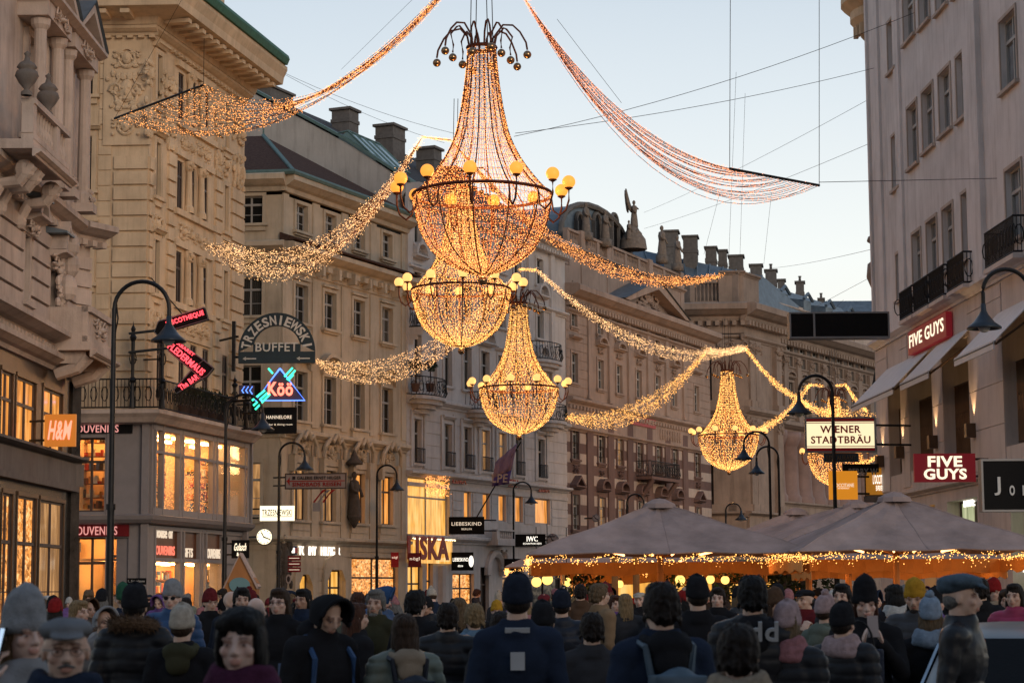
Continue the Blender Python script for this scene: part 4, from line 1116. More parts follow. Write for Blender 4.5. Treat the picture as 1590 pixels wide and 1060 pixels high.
def build_bank2():
    ang = math.atan2(1, .573)
    P = at(1157, 600, 151); P.z = 0
    root = thing('columned_building', 'long sandstone building with giant columns, deep cornice and a projecting corner block', 'building', P)
    F = Fac(P, ang, root, 26)
    A = Fac(P - Vector((9.5, -.6, 0)), math.atan2(-.6, 9.5), root, 26); LA = 9.52
    zc = F.z(1157, 497); LB = F.u(1213, 560); set_ = 1.3
    zl = F.z(1157, 640); zb = F.z(1157, 795)
    w = MB(); w.box(0, LB, 0, 12, 0, zc); F.part(w, 'wall', M['bank'])
    w = MB(); w.box(0, LA, .02, 8, 0, zc); A.part(w, 'wall', M['bankdark'])
    d = MB(); e = MB()
    for dd, x0, x1 in ((d, -.6, LB+.4), (e, 2.2, LA+.2)):
        cornice(dd, x0, x1, zc-.1, 1.3, 1.3, 1, .35, pitch=.6); cornice(dd, x0, x1, zc-1.5, .3, .4)
        cornice(dd, x0, x1, zl-.3, .6, .7); cornice(dd, x0, x1, zb-.3, .6, .4)
        dd.box(x0+.6, x1-.3, -.15, .0, 0, zb-.3)
        if dd is e: dd.box(2.6, LA, -.2, 0, zc-1.0, zc-.12)
    pil = [1140, 1152]
    for px in (1121, 1146):
        a = A.u(px, 600); ww = .75
        for z0, z1 in ((zl+.4, zc-1.5), (zb+.1, zl-.35)):
            e.box(a-ww, a+ww, -.35, .02, z0, z1); e.box(a-ww-.15, a+ww+.15, -.5, .02, z0, z0+.5); relief(e, a, z1-.5, 1.8, 1.0, -.4, 12)
    op = A.u(1133, 600); e.box(op-.3, op+.3, -.05, .015, zl+.4, zc-1.5)
    for px in (1163, 1172, 1204):
        a = F.u(px, 600)
        for z0, z1 in ((zl+.4, zc-1.5), (zb+.1, zl-.35)):
            d.box(a-.5, a+.5, -.35, .02, z0, z1); d.box(a-.6, a+.6, -.5, .02, z0, z0+.5); relief(d, a, z1-.5, 1.1, 1.0, -.4, 8)
    # attic of block
    za = F.z(1157, 458); zt = F.z(1150, 424)
    e.box(A.u(1116, 440), LA+.05, .4, 6, zc+1.2, zt); cornice(e, A.u(1116, 440), LA+.2, zt, .25, .3, 0, y=.4)
    baluster_row(e, A.u(1072, 440), A.u(1115, 440), zc+1.25, zt-.3, .7)
    d.box(0, LB*.55, .4, 6, zc+1.2, zt); cornice(d, 0, LB*.55, zt, .25, .3, 0, y=.4)
    F.part(d, 'stone_trim', M['bank']); A.part(e, 'stone_trim', M['bank'])
    # long recessed facade
    G = Fac(F.w(LB, set_, 0), ang, root, 24); LG = G.u(1366, 600)
    zg = G.z(1195, 512); zlg = G.z(1215, 662)
    wc = [1204, 1226, 1247.5, 1267, 1286.5, 1304.5, 1322, 1338]
    us = [G.u(p, 560) for p in wc]; step = (us[-1]-us[0])/(len(us)-1); us = [us[0]+k*step for k in range(len(us))]
    r1 = (G.z(1204, 564), G.z(1204, 526)); r2 = (zlg+.9, zlg+3.6)
    ops = [(c-.65, c+.65, *r1) for c in us] + [(c-.65, c+.65, *r2) for c in us]
    w = MB(); wall_mb(w, 0, LG+3, zlg-.5, zg, ops, .3); core(w, 0, LG+3, 0, zg, 14, .5); F2 = G.part(w, 'wall', M['bankdark'])
    for o in ops: window(G, *o, 'tb', None, .15)
    d = MB(); cornice(d, 0, LG+3, zg-.6, 1.2, 1.2, 1, .35, pitch=.6); cornice(d, 0, LG+3, zg-1.7, .3, .35)
    cornice(d, 0, LG+3, zlg-.4, .9, .8)
    for k, c in enumerate(us):
        for o in (ops[k], ops[k+len(us)]): surround(d, *o, t=.2, d=.1)
        hood(d, c-.65, c+.65, r2[1]+.3, 'seg', .3, .45)
        for s_ in (-.5,):
            p = c+step*s_; d.box(p-.42, p+.42, -.35, .02, zlg+.45, zg-1.75); relief(d, p, zg-2.2, 1.0, .8, -.38, 8)
            d.box(p-.52, p+.52, -.45, .02, zlg+.42, zlg+1.0)
    d.box(us[-1]+step*.5-.4, us[-1]+step*.5+.4, -.35, .02, zlg+.45, zg-1.75)
    zb2 = G.z(1209, 785); d.box(0, LG+3, -.9, .02, 0, zb2); cornice(d, 0, LG+3, zb2, .3, .3, 0, y=-.9)
    G.part(d, 'stone_trim', M['bank'])
    d = MB()
    for k in range(8):
        c = us[k]-step*.5+ .3; r = .95
        d.lathe([(r*1.2,zb2+.3),(r*1.2,zb2+.7),(r*1.05,zb2+.9),(r,zb2+1.4),(r*.93,zlg-1.6),(r*1.0,zlg-1.5),(r*1.25,zlg-.9),(r*1.25,zlg-.45),(0,zlg-.44)], (c, -.05, 0), 14)
    G.part(d, 'giant_columns', M['redcol'], True)
    # attic wall and roofs
    d = MB(); za1 = G.z(1213, 470); cornice(d, 0, LG+3, zg+2.3, .2, .25, 0, y=.6); d.box(0, LG+3, .6, 1.4, zg+.5, zg+2.3)
    for k in range(6): d.box(k*4.2, k*4.2+.9, .5, 1.5, zg+.5, zg+2.7)
    G.part(d, 'attic', M['rosepale'])
    d = MB(); d.prism([(1.4, zg+1.5), (4.5, zg+5.2), (9, zg+5.6), (9, zg+1)], 0, LG+3)
    for k in range(5): uu = 3.5+k*5; d.prism([(1.8,zg+2.6),(1.8,zg+3.9),(4.2,zg+4.3),(4.2,zg+2.6)], uu-.8, uu+.8); d.tube([(uu-1,1.7,zg+3.95),(uu,1.7,zg+4.5),(uu+1,1.7,zg+3.95)], .15, 5)
    G.part(d, 'roof', M['bluezinc'])
    # big mansard roof of the corner block
    d = MB(); T = lambda px, py, y: A.uv(px, py, y)
    x0, z0_ = A.uv(1000, 405, 3); xa, za_ = A.uv(1005, 370, 6); xb, zb_ = A.uv(1085, 398, 6); x1, z1_ = A.uv(1150, 425, 3)
    zz = zc+1.6
    d.add([(x0,2.5,zz),(x1,2.5,zz),(x1+2,9,zz+3.0),(x0-2,9,za_)], [(0,1,2,3)])
    d.add([(x0-2,9,za_),(x1+2,9,zz+3.0),(x1+2,20,zz),(x0-2,20,zz)], [(0,1,2,3)])
    d.add([(x1,2.5,zz),(x1+2,9,zz+3.0),(x1+8,20,zz)], [(0,2,1)])
    for k in range(12):
        t = k/11; d.tube([(x0+(x1-x0)*t,2.45,zz+.05),(x0-2+(x1-x0+4)*t,8.95,za_+(zz+3.0-za_)*t+.05)], .06, 4)
    A.part(d, 'mansard_roof', M['bluezinc'])
    for px, py, w_, h_, dd in ((1042, 362, 24, 26, 158), (1072, 370, 24, 30, 160), (1104, 387, 18, 22, 162), (1143, 400, 24, 22, 166), (1122, 392, 14, 22, 164), (1174, 414, 20, 24, 172), (1197, 422, 19, 30, 180), (1213, 437, 12, 12, 184), (1242, 440, 14, 26, 192), (1275, 466, 9, 24, 200)):
        p = at(px, py, dd); k = dd/FPX; c = MB(); H_ = h_*k+3.0
        chimney(c, 0, 0, -H_, w_*k*.9, 1.4, H_, 1 if px in (1197, 1242, 1275) else 0)
        o = c.build('chimney', M['chim']); o.parent = root; o.location = p-root.location; o.rotation_euler = (0, 0, ang-1.2)
        c.v
    return F
FB2 = build_bank2()
# ================================================================== right corner building
def build_right():
    Yf, Yn = 72.4, 46.0
    X = lambda Y: 15.02-.03*Y
    P = Vector((X(Yf), Yf, 0)); ang = math.atan2(Yn-Yf, X(Yn)-X(Yf))
    root = thing('plaster_building', 'lilac grey plaster corner building with balconies, awnings and a restaurant at street level', 'building', P)
    F = Fac(P, ang, root, 30); L = 27
    H = 30
    u = lambda px, py=300: F.u(px, py)
    def b(x0, x1, y0, y1): 
        xm = (x0+x1)/2; ym = (y0+y1)/2
        return (F.u(x0, ym), F.u(x1, ym), F.z(xm, y1), F.z(xm, y0))
    wins = [b(1379,1391,30,110), b(1386,1397,208,293), b(1393,1403,392,465),
            b(1410,1425,162,258), b(1433,1450,136,232), b(1459,1477,108,206), b(1486,1506,80,182),
            b(1403,1420,-25,62), b(1427,1443,-50,38), b(1453,1470,-78,15), b(1480,1498,-105,-12),
            b(1554,1579,22,136), b(1540,1562,-160,-60)]
    tall = [b(1418,1431,360,455), b(1440,1456,340,432), b(1465,1481,320,418), b(1495,1512,296,400), b(1563,1588,257,372)]
    zled = F.z(1445, 497)
    shop0 = F.z(1480, 706); z1 = F.z(1480, 585)
    bays = [(u(1380.5,640), u(1399.5,640)), (u(1412,640), u(1449,640)), (u(1466,640), u(1507,640)), (u(1561,640), u(1615,640))]
    zt = zled-.75
    zb0 = 5.5
    ops2 = [(a, c, zb0, zt-.3) for a, c in bays]
    w = MB(); wall_mb(w, 0, L, zled, H, wins+tall, .25); core(w, 0, L, 0, H, 11, 1.6); w.box(-.0, 0.05, .02, 11, 0, H); w.box(0, L, .3, 1.6, zled, H)
    F.part(w, 'wall', M['lilac'])
    w = MB(); wall_mb(w, 0, L, zb0-.6, zled, ops2, 1.3); F.part(w, 'stone_cladding', M['lilacstone'])
    for o in wins+tall: window(F, *o, 't', 'glass_sky', .14)
    for o in ops2:
        i = ops2.index(o)
        pb = MB(); n = max(2, int((o[1]-o[0])/.8)); t = .06
        for k in range(n+1): a = o[0]+(o[1]-o[0])*k/n; pb.box(a-t/2, a+t/2, .95, 1.05, zb0+1.2, zt-.3)
        pb.box(o[0], o[1], .94, 1.06, zt-1.3, zt-1.22)
        F.part(pb, 'bronze_window_frame', M['bronze'])
        g = MB(); g.box(o[0]+.01, o[1]-.01, 1.1, 1.14, zb0, zt-.3); F.part(g, 'window_pane', M['brasspane'])
        g = MB(); iron_rail(g, [(o[0], .35), (o[1], .35)], zb0+.1, zb0+2.3, .09, True); F.part(g, 'railing_panel', M['bronze'])
        g = MB(); g.box(o[0]+.02, o[1]-.02, .4, .46, zb0+.12, zb0+2.25); F.part(g, 'dark_panel', M['dkbrown'])
    d = MB()
    for o in wins+tall:
        d.box(o[0]-.1, o[0]-.002, -.04, .02, o[2], o[3]); d.box(o[1]+.002, o[1]+.1, -.04, .02, o[2], o[3]); d.box(o[0]-.1, o[1]+.1, -.043, .02, o[3]+.002, o[3]+.1)
        d.box(o[0]-.14, o[1]+.14, -.12, .02, o[2]-.1, o[2]-.002)
    F.part(d, 'window_surround', M['rosepale'])['kind'] = 'stuff'
    d = MB()
    for a, c in ((1366, 1372), (1396, 1404), (1509, 1530)):
        ua, uc = u(a), u(c); d.box(ua, uc, -.16 if a > 1500 else -.09, .015, zled+.3, H)
    d.box(0, .25, -.09, .015, zled+.3, H)
    cornice(d, 0, L, zled, .28, .3)
    F.part(d, 'pilaster_strips', M['lilac'])
    # stone joints in the cladding (proud slabs)
    d = MB(); s0 = [0]+[x for bb in bays for x in bb]+[L]
    for k in range(0, len(s0)-1, 2):
        a, c = s0[k], s0[k+1]; z = zb0-.5
        while z < zled-.1:
            d.box(a+.015, c-.015, -.03, .01, z+.01, min(z+1.15, zled-.05)-.01); z += 1.15
    F.part(d, 'cladding_slabs', M['lilacstone'])
    # ground floor: glass and pale pillars
    zg = zb0-.6
    gb = [(u(1403,870), u(1425,870)), (u(1435,870), u(1454,870)), (u(1473,870), u(1520,870)), (u(1572,870), u(1640,870))]
    w = MB(); wall_mb(w, 0, L, 0, zg, [(a, c, .15, 4.3) for a, c in gb], .5); cornice(w, 0, L, zg-.25, .2, .22)
    F.part(w, 'ground_floor_piers', M['lilacstone'])
    for (a, c), k in zip(gb, ('lit_yellow', 'lit_yellow', 'shopgreen', 'shopgreen')): window(F, a, c, .15, 4.3, 'd', k, .4)
    # balcony railings
    r = MB()
    for o in tall[:4]: iron_rail(r, [(o[0]-.3, 0), (o[0]-.3, -.42), (o[1]+.3, -.42), (o[1]+.3, 0)], F.z(1512,444), F.z(1512,394), .1, True)
    F.part(r, 'balcony_railing', M['iron'])['kind'] = 'stuff'
    o = tall[4]; r = MB(); iron_rail(r, [(o[0]-.5, 0), (o[0]-.5, -.5), (o[1]+.8, -.5), (o[1]+.8, 0)], F.z(1570,412), F.z(1570,355), .1, True); F.part(r, 'balcony_railing', M['iron'])
    d = MB()
    for o in tall[:4]: d.box(o[0]-.35, o[1]+.35, -.46, .02, F.z(1512,444)-.12, F.z(1512,444)-.01)
    o = tall[4]; d.box(o[0]-.55, o[1]+.85, -.55, .02, F.z(1570,412)-.14, F.z(1570,412)-.01); F.part(d, 'balcony_slab', M['lilacstone'])
    # uplights on the piers: small boxes with a real lamp each
    for px, py in ((1373, 716), (1404, 702), (1456, 686), (1515, 668)):
        uu, zz = F.uv(px, py); l = MB(); l.box(-.14, .14, -.3, -.03, -.2, .2); o = l.build('wall_uplight', M['bronze']); F.put(o, uu, 0, zz)
        ld = D.lights.new('uplight_lamp', 'SPOT'); ld.energy = 90; ld.color = (1, .6, .28); ld.spot_size = R_(60); ld.spot_blend = .6; ld.shadow_soft_size = .04
        lo = D.objects.new('uplight_lamp', ld); COL.objects.link(lo); lo.parent = root; lo.location = F.w(uu, -.17, zz+.24)-root.location; lo.rotation_euler = (R_(180), 0, 0)
    # wall sign FIVE GUYS
    uA, zA = F.uv(1420, 525); uB, zB = F.uv(1480, 497); 
    zt_, zb_ = F.z(1478, 484), F.z(1478, 520)
    s = MB(); s.box(uA, uB, -.22, -.04, zb_-.06, zt_); F.own(s, 'wall_sign', M['signred2'], 'dark red wall sign with bright white letters FIVE GUYS below the balconies', 'sign')
    o = D.objects['wall_sign']; o.location = F.w(0, 0, 0)
    l = lettering('FIVE GUYS', (uB-uA)*.9, (zt_-zb_)*.6, M['let_glow'], o, ((uA+uB)/2, -.235, (zt_+zb_)/2), .01, .012)
    # awnings
    lab = {0: 'farthest small white awning over the shaded window bays of the right building', 1: 'middle white awning under the wall sign of the right building', 2: 'nearest and largest white awning, beside the black street lamp at the right edge'}
    for i, (p0, y0, p1, y1, px) in enumerate(((1360, 600, 1432, 548, 0), (1428, 582, 1497, 530, 0), (1510, 545, 1600, 482, 0))):
        ua = [bays[0][0]-.1, bays[2][0]-.25, bays[3][0]-.3][i]; ub = [bays[1][1]+.1, bays[2][1]+.3, bays[3][1]+.5][i]
        z = zt-.1
        out, dr = 1.25, 1.25
        a = MB(); a.prism([(-.02, z), (-out, z-dr), (-out, z-dr-.03), (-.02, z-.04)], ua, ub); a.box(ua, ub, -out-.03, -out, z-dr-.22, z-dr+.01)
        o = F.own(a, 'awning', M['awning'], lab[i], 'awning', group='awnings on the right building')
        fr = MB(); 
        for uu in (ua+.1, ub-.1): fr.tube([(uu, -.05, z-.5), (uu, -out+.05, z-dr-.08)], .03, 4)
        fr.tube([(ua, -out, z-dr-.05), (ub, -out, z-dr-.05)], .05, 5); fr.build('awning_frame', M['bronze'], o)
    return F, L
M['glass_sky'] = rough_mat('reflecting_window_glass', (.42,.46,.50), .05, .5, 2, .08, 3, .75, spec=1.0)
M['brasspane'] = lit_pane('amber_curtained_glass', (.16,.09,.035), (.42,.24,.08), .8)
M['dkbrown'] = rough_mat('dark_brown_panel', (.045,.03,.025), .6, .3, 5, .2, 30)
M['signred2'] = emit('lit_red_sign_face', (.10,.004,.007), .8, False)
M['let_glow'] = emit('glowing_white_letters', (1,.86,.62), .95, False)
M['awning'] = rough_mat('white_awning_cloth', (.62,.60,.60), .85, .08, 2, .15, 30)
FR, LR = build_right()

def build_far_right():
    # next building: its corner turret bulges past the plaster building
    P = at(1367, 600, 78); P.z = 0
    root = thing('turret_building', 'sandstone corner building with a rounded oriel turret and deep bracketed cornice', 'building', P)
    def loc(o): o.parent = root; return o
    w = MB(); w.box(0.15, 12, .0, .8, 0, 30); w.box(4, 12, .8, 12, 0, 29); loc(w.build('wall', M['bank']))
    k = 78/FPX; z = lambda y: at(1360, y, 77).z
    t = MB(); r = 1.15
    t.lathe([(0,z(488)),(.18,z(485)),(.3,z(470)),(.55,z(455)),(.75,z(440)),(.9,z(425)),(.85,z(405)),(.7,z(400)),(.7,z(372)),(.85,z(368)),(.8,z(362)),(0,z(355))], (.45, -.2, 0), 16)
    loc(t.build('stone_oriel', M['bank'], smooth=True))
    t = MB(); t.lathe([(0,z(648)),(.4,z(642)),(.8,z(625)),(1.1,z(610)),(1.1,z(598)),(1.0,z(594))], (.7, -.5, 0), 16); loc(t.build('oriel_base', M['bankdark'], smooth=True))
    t = MB(); t.lathe([(1.1,z(594)),(1.0,z(575)),(.75,z(556)),(.4,z(545)),(0,z(540))], (.7, -.5, 0), 16); loc(t.build('lead_dome', M['black'], smooth=True))
    c = MB()
    for (rr, za, zb) in ((.8, 78, 62), (1.15, 62, 48), (1.5, 48, 30), (1.9, 30, 4), (2.25, 4, -20)):
        c.lathe([(0,z(za)),(rr*.85,z(za)),(rr,z((za+zb)/2)),(rr,z(zb)),(0,z(zb))], (1.2, .4, 0), 24)
    for kk in range(16):
        an = math.pi + kk*math.pi/16; c.box(1.2+1.7*math.cos(an)-.09, 1.2+1.7*math.cos(an)+.09, .4+1.7*math.sin(an)-.09, .4+1.7*math.sin(an)+.09, z(45), z(28))
    loc(c.build('curved_cornice', M['cream']))
    s = MB(); s.box(.0, .16, -.3, 1, 0, 9); loc(s.build('shop_pier', M['lilacstone']))
    # far end facade low between the bank and the turret
    P2 = at(1345, 600, 205); P2.z = 0
    r2 = thing('distant_house', 'distant plain house closing the gap beyond the columned building', 'building', P2)
    w = MB(); w.box(-4, 14, 0, 10, 0, 26); w.build('wall', M['bank'], r2)
    w = MB(); w.prism([(-.5, 26), (5, 31), (10.5, 26)], -4.3, 14.3); w.box(9, 10, 3, 4, 28, 33); w.build('roof', M['bluezinc'], r2)
    for i in range(4):
        for j in range(5): 
            q = MB(); q.box(0, 1.3, -.06, .02, 0, 2.2); o = q.build('window', M['glass'], r2, loc=(-2.5+i*3.6, 0, 3+j*4.4))
build_far_right()

# ================================================================== street lamps
def street_lamp(px, ytop, pxh, yh, d, label, sc=1.0):
    p = at(px, 915, d); top = at((px+pxh)/2, ytop, d).z; hd = at(pxh, yh, d)
    root = thing('street_lamp', label, 'street lamp', (p.x, p.y, 0), group='curved street lamps along the square')
    R = (hd.x-p.x)/2; m = MB(); zc = top-abs(R)
    m.tube([(0,0,0),(0,0,.9)], .16, 10, .13); m.tube([(0,0,.9),(0,0,zc*.45)], .085, 10, .075); m.tube([(0,0,zc*.45),(0,0,zc*.45+.12)], .1, 10)
    m.tube([(0,0,zc*.45+.12),(0,0,zc)], .06, 10, .05); m.lathe([(.2,0),(.22,.2),(.16,.3)], (0,0,0), 12)
    m.build('pole', M['iron'], root)
    a = MB(); n = 16
    pts = [(R-R*math.cos(k*math.pi/n), 0, zc+abs(R)*math.sin(k*math.pi/n)) for k in range(n+1)]+[(2*R, 0, hd.z+.45)]
    a.tube(pts, .045, 8); a.tube([(0,0,zc-.8),(R*.14,0,zc-.2),(R*.06,0,zc+abs(R)*.3)], .02, 5)
    a.build('curved_arm', M['iron'], root)
    h = MB(); k = .62*sc
    h.lathe([(.04,.75),(.09,.7),(.10,.5),(.17,.38),(.24,.3),(.38,.14),(.60,0),(.60,-.05),(.52,-.05),(.3,.12),(0,.16)], (0,0,0), 20)
    for i, (x, y, z) in enumerate(h.v): h.v[i] = (x*k, y*k, z*k*1.15)
    h.build('lamp_shade', M['lampshade'], root, True, (2*R, 0, hd.z))
    g = MB(); g.ell((0,0,0), .14*k/.62, 10, 8); g.build('lamp_bulb', M['frost'], root, True, (2*R, 0, hd.z+.02))
M['lampshade'] = rough_mat('dark_blue_lamp_enamel', (.03,.04,.055), .35, .2, 4, 0, 30, .3)
M['frost'] = rough_mat('frosted_glass', (.5,.5,.48), .3, .05, 4, 0, 30)
street_lamp(170, 437, 262, 528, 43, 'tallest black lamp at left with its shade hanging before the red arrow sign')
street_lamp(348, 612, 408, 666, 66, 'black lamp post whose arm curves right below the blue chevrons')
street_lamp(432, 687, 473, 728, 84, 'black lamp standing in front of the lit sandwich bar sign')
street_lamp(585, 722, 616, 760, 99, 'black lamp beside the small red banner')
street_lamp(798, 748, 825, 780, 115, 'black lamp next to the hanging purple flag')
street_lamp(1300, 583, 1241, 641, 60, 'black lamp post crossing the cream brewery sign')
street_lamp(1199, 670, 1155, 712, 84, 'black lamp whose arm curves left over the small chandelier')
street_lamp(1213, 693, 1175, 734, 92, 'slightly lower black lamp directly right of the one over the small chandelier')
street_lamp(1615, 418, 1528, 508, 44, 'black lamp with a large dark shade before the nearest awning at right')
street_lamp(1129, 781, 1151, 806, 120, 'small distant lamp in front of the pale base of the columned building')
street_lamp(975, 767, 1000, 795, 110, 'distant lamp in front of the striped facade just above the market umbrella')
# ================================================================== chandeliers
M['spark_o'] = emit('amber_fairy_lights', (1,.38,.10), 2.3, False)
M['spark_r'] = emit('reddish_fairy_lights', (1,.36,.17), 1.7, False)
M['spark_g'] = emit('golden_fairy_lights', (1,.47,.12), 2.5, False)
M['spark_w'] = emit('warm_white_fairy_lights', (1,.56,.24), 2.3, False)
M['rib_o'] = rough_mat('rusty_steel_rib', (.10,.03,.015), .6, .3, 9, 0, 30, .3)
M['wire_o'] = rough_mat('copper_wire_net', (.22,.07,.03), .6, .3, 9, 0, 30)
M['wire_g'] = rough_mat('golden_wire_net', (.25,.12,.04), .6, .3, 9, 0, 30)
M['globe_o'] = emit('amber_glass_globe', (1,.36,.05), .95, True)
M['globe_g'] = emit('yellow_glass_globe', (1,.52,.16), 1.1, True)
M['ballm'] = rough_mat('bronze_mirror_ball', (.35,.22,.12), .12, .1, 4, 0, 30, .9)
PROF = [(22,238),(24,210),(27,180),(30,160),(33,140),(37,120),(42,98),(50,78),(58,62),(68,46),(80,30),(94,13),(109,0),(109,-10),(106,-27),(100,-50),(93,-67),(80,-88),(64,-102),(45,-114),(25,-122),(6,-127)]
def prof_at(t):
    # arc-length param
    global _pl
    x = t*(len(PROF)-1); i = min(int(x), len(PROF)-2); f = x-i
    return (PROF[i][0]*(1-f)+PROF[i+1][0]*f, PROF[i][1]*(1-f)+PROF[i+1][1]*f)
def resample(n):
    pts = [Vector((a, b)) for a, b in PROF]; out = []
    seg = [(pts[i+1]-pts[i]).length for i in range(len(pts)-1)]; T = sum(seg)
    for k in range(n):
        s = T*k/(n-1); i = 0
        while i < len(seg)-1 and s > seg[i]: s -= seg[i]; i += 1
        f = min(1, s/seg[i]); p = pts[i]*(1-f)+pts[i+1]*f; out.append((p.x, p.y))
    return out
def chandelier(px, yr, wpx, d, label, spark, wire, globe, phase=-7, nstr=64, nper=78, rl=.021, low=True):
    rnd = random.Random(int(px))
    c = at(px, yr, d); R = wpx/2*d/FPX; k = R/109.0
    root = thing('chandelier', label, 'chandelier', c, group='giant chandeliers hung over the square')
    pr = resample(nper)
    net = MB()
    for s in range(nstr):
        a = s*math.tau/nstr; ca, sa = math.cos(a), math.sin(a)
        net.tube([(r*k*ca, r*k*sa, z*k) for r, z in pr[::3]+[pr[-1]]], .0055, 3, cap=False)
    for t in range(2, nper, 4):
        r, z = pr[t]; net.tube([(r*k*math.cos(q*math.tau/24), r*k*math.sin(q*math.tau/24), z*k) for q in range(25)], .0055, 3, cap=False)
    net.build('wire_net', wire, root)
    lt = MB()
    for s in range(nstr):
        for t, (r, z) in enumerate(pr):
            if r < 45 and rnd.random() > r/45+.15: continue
            
            a = (s+rnd.uniform(-.4, .4))*math.tau/nstr; rr = (r+rnd.uniform(-1.0, 1.0))*k
            lt.octa((rr*math.cos(a), rr*math.sin(a), (z+rnd.uniform(-1.2,1.2))*k), rl*.82*rnd.uniform(.6, 1.15))
    lt.build('fairy_lights', spark, root)['kind'] = 'stuff'
    for s in range(12):
        rb = MB(); a = (s*30+phase-90)*math.pi/180
        rb.tube([(r*k*1.008*math.cos(a), r*k*1.008*math.sin(a), z*k) for r, z in pr[::3]+[pr[-1]]], .02, 5); rb.build('rib', M['rib_o'], root)
    rg = MB(); rg.tube([(109.5*k*math.cos(q*math.tau/48), 109.5*k*math.sin(q*math.tau/48), 0) for q in range(49)], .045, 6)
    rg.build('ring_frame', M['rib_o'], root); rg = MB()
    rg.tube([(22.5*k*math.cos(q*math.tau/24), 22.5*k*math.sin(q*math.tau/24), 238*k) for q in range(25)], .05, 6); rg.build('neck_ring', M['rib_o'], root)
    for s in range(12):
        a = (s*30+phase-90)*math.pi/180; am = MB(); ca, sa = math.cos(a), math.sin(a)
        P = [(109,-6),(112,-28),(122,-36),(132,-28),(137,-12),(137,6)]
        am.tube([(r*k*ca, r*k*sa, z*k) for r, z in P], .028, 6); am.lathe([(.03,0),(.11,.05),(.09,.09),(0,.1)], (137*k*ca, 137*k*sa, 4*k), 10)
        o = am.build('arm', M['rib_o'], root)
        g = MB(); g.ell((0,0,0), 10.5*k, 16, 10); g.build('globe', globe, o, True, (137*k*ca, 137*k*sa, 17*k))
    # crown of curled tubes with mirror balls
    for s in range(12):
        a = (s*30+12)*math.pi/180; ca, sa = math.cos(a), math.sin(a); lg = 1 if s % 2 else .78; cr = MB()
        P = [(20,238),(24,258),(36,272),(52,270),(64,258),(70*lg+4,240),(72*lg+4,228)]
        cr.tube([(r*(lg if j > 2 else 1)*k*ca, r*(lg if j > 2 else 1)*k*sa, z*k) for j, (r, z) in enumerate(P)], .026, 6)
        o = cr.build('crown_tube', M['rib_o'], root)
        b = MB(); b.ell((0,0,0), 6.6*k, 12, 8); b.build('mirror_ball', M['ballm'], o, True, ((72*lg+4)*lg*k*ca, (72*lg+4)*lg*k*sa, 220*k))
    b = MB(); b.ell((0,0,-136*k), 7.5*k, 12, 8); b.build('bottom_ball', M['ballm'], root, True)
    cb = MB()
    for q in (-1, 1):
        for e in (-.07, .07): cb.tube([(q*14*k+e, 0, 236*k), (q*10*k+e, 0, 236*k+3.2)], .012, 4)
    cb.build('hanging_cable', M['cable'], root)['kind'] = 'stuff'
    ld = D.lights.new('inner_lamp', 'POINT'); ld.energy = 330*R; ld.color = (1, .5, .18); ld.shadow_soft_size = .6
    lo = D.objects.new('inner_lamp', ld); COL.objects.link(lo); lo.parent = root; lo.location = (0, 0, -20*k)
    return root, k, c
C1 = chandelier(749, 303, 218, 52.8, 'nearest and largest copper coloured chandelier against the sky', M['spark_o'], M['wire_o'], M['globe_o'], -7, 96, 108, .0165)
C2 = chandelier(716, 450, 155, 74, 'second chandelier, its neck hidden behind the largest one', M['spark_g'], M['wire_g'], M['globe_g'], 3, 80, 96, .021)
C3 = chandelier(806, 603, 123, 94, 'golden chandelier hanging right below the two largest ones', M['spark_g'], M['wire_g'], M['globe_g'], -10, 72, 84, .025)
C4 = chandelier(1131, 676, 93, 124, 'golden chandelier hanging in front of the columned building', M['spark_g'], M['wire_g'], M['globe_g'], 4, 60, 70, .031)
C5 = chandelier(1297, 706, 84, 137, 'farthest chandelier, half hidden behind the cream brewery sign', M['spark_g'], M['wire_g'], M['globe_g'], 8, 56, 64, .034)

# ================================================================== garlands
def garland(A1, A2, B, sag1, sag2, label, spark, n=14, per=60, rl=.02, jit=.07, bar=True, B2=None, wirem=None, cat='light garland'):
    rnd = random.Random(int(B[0]*7+A1[0]))
    a1, a2, b1 = at(*A1), at(*A2), at(*B); b2 = at(*B2) if B2 else b1
    root = thing('light_garland', label, cat, a1, group='light garlands between the chandeliers')
    st = MB(); lt = MB(); o = a1
    for i in range(n):
        f = i/(n-1); a = a1.lerp(a2, f)-o; b = b1.lerp(b2, f)-o; sg = (sag1*(1-f)+sag2*f)*rnd.uniform(.93, 1.07)
        pts = []
        N = 20
        for k in range(N+1):
            t = k/N; p = a.lerp(b, t); p.z -= sg*4*t*(1-t); pts.append(p)
        st.tube(pts, .008, 3, cap=False)
        for k in range(int(per*1.9)):
            t = rnd.random(); p = a.lerp(b, t); p.z -= sg*4*t*(1-t)
            hang = rnd.random()
            lt.octa((p.x+rnd.gauss(0, jit*.55), p.y+rnd.gauss(0, jit*.55), p.z+rnd.gauss(0, jit*.55)), rl*.64*rnd.uniform(.6, 1.2))
    st.build('string', wirem or M['wire_o'], root)['kind'] = 'stuff'
    lt.build('fairy_lights', spark, root)['kind'] = 'stuff'
    if bar:
        bb = MB(); bb.tube([a1-o, a2-o], .035, 6); bb.build('bar', M['iron'], root)
    return root
garland((178,184,62), (316,132,57.9), (748,-85,53.2), 2.25, 1.95, 'copper light net sagging to a bar in front of the cream building crest', M['spark_o'], 26, 110, .017, .05)
garland((1272,288,52), (1133,262,49.9), (812,-6,53), 2.35, .85, 'reddish light net sweeping down the open sky to a bar at right', M['spark_r'] if 'spark_r' in M else M['spark_o'], 30, 110, .016, .04)
garland((320,383,77), (352,378,74), (655,214,74), 2.9, 1.7, 'garland sagging left of the largest chandelier across the beige building', M['spark_w'], 22, 100, .02, .11, False)
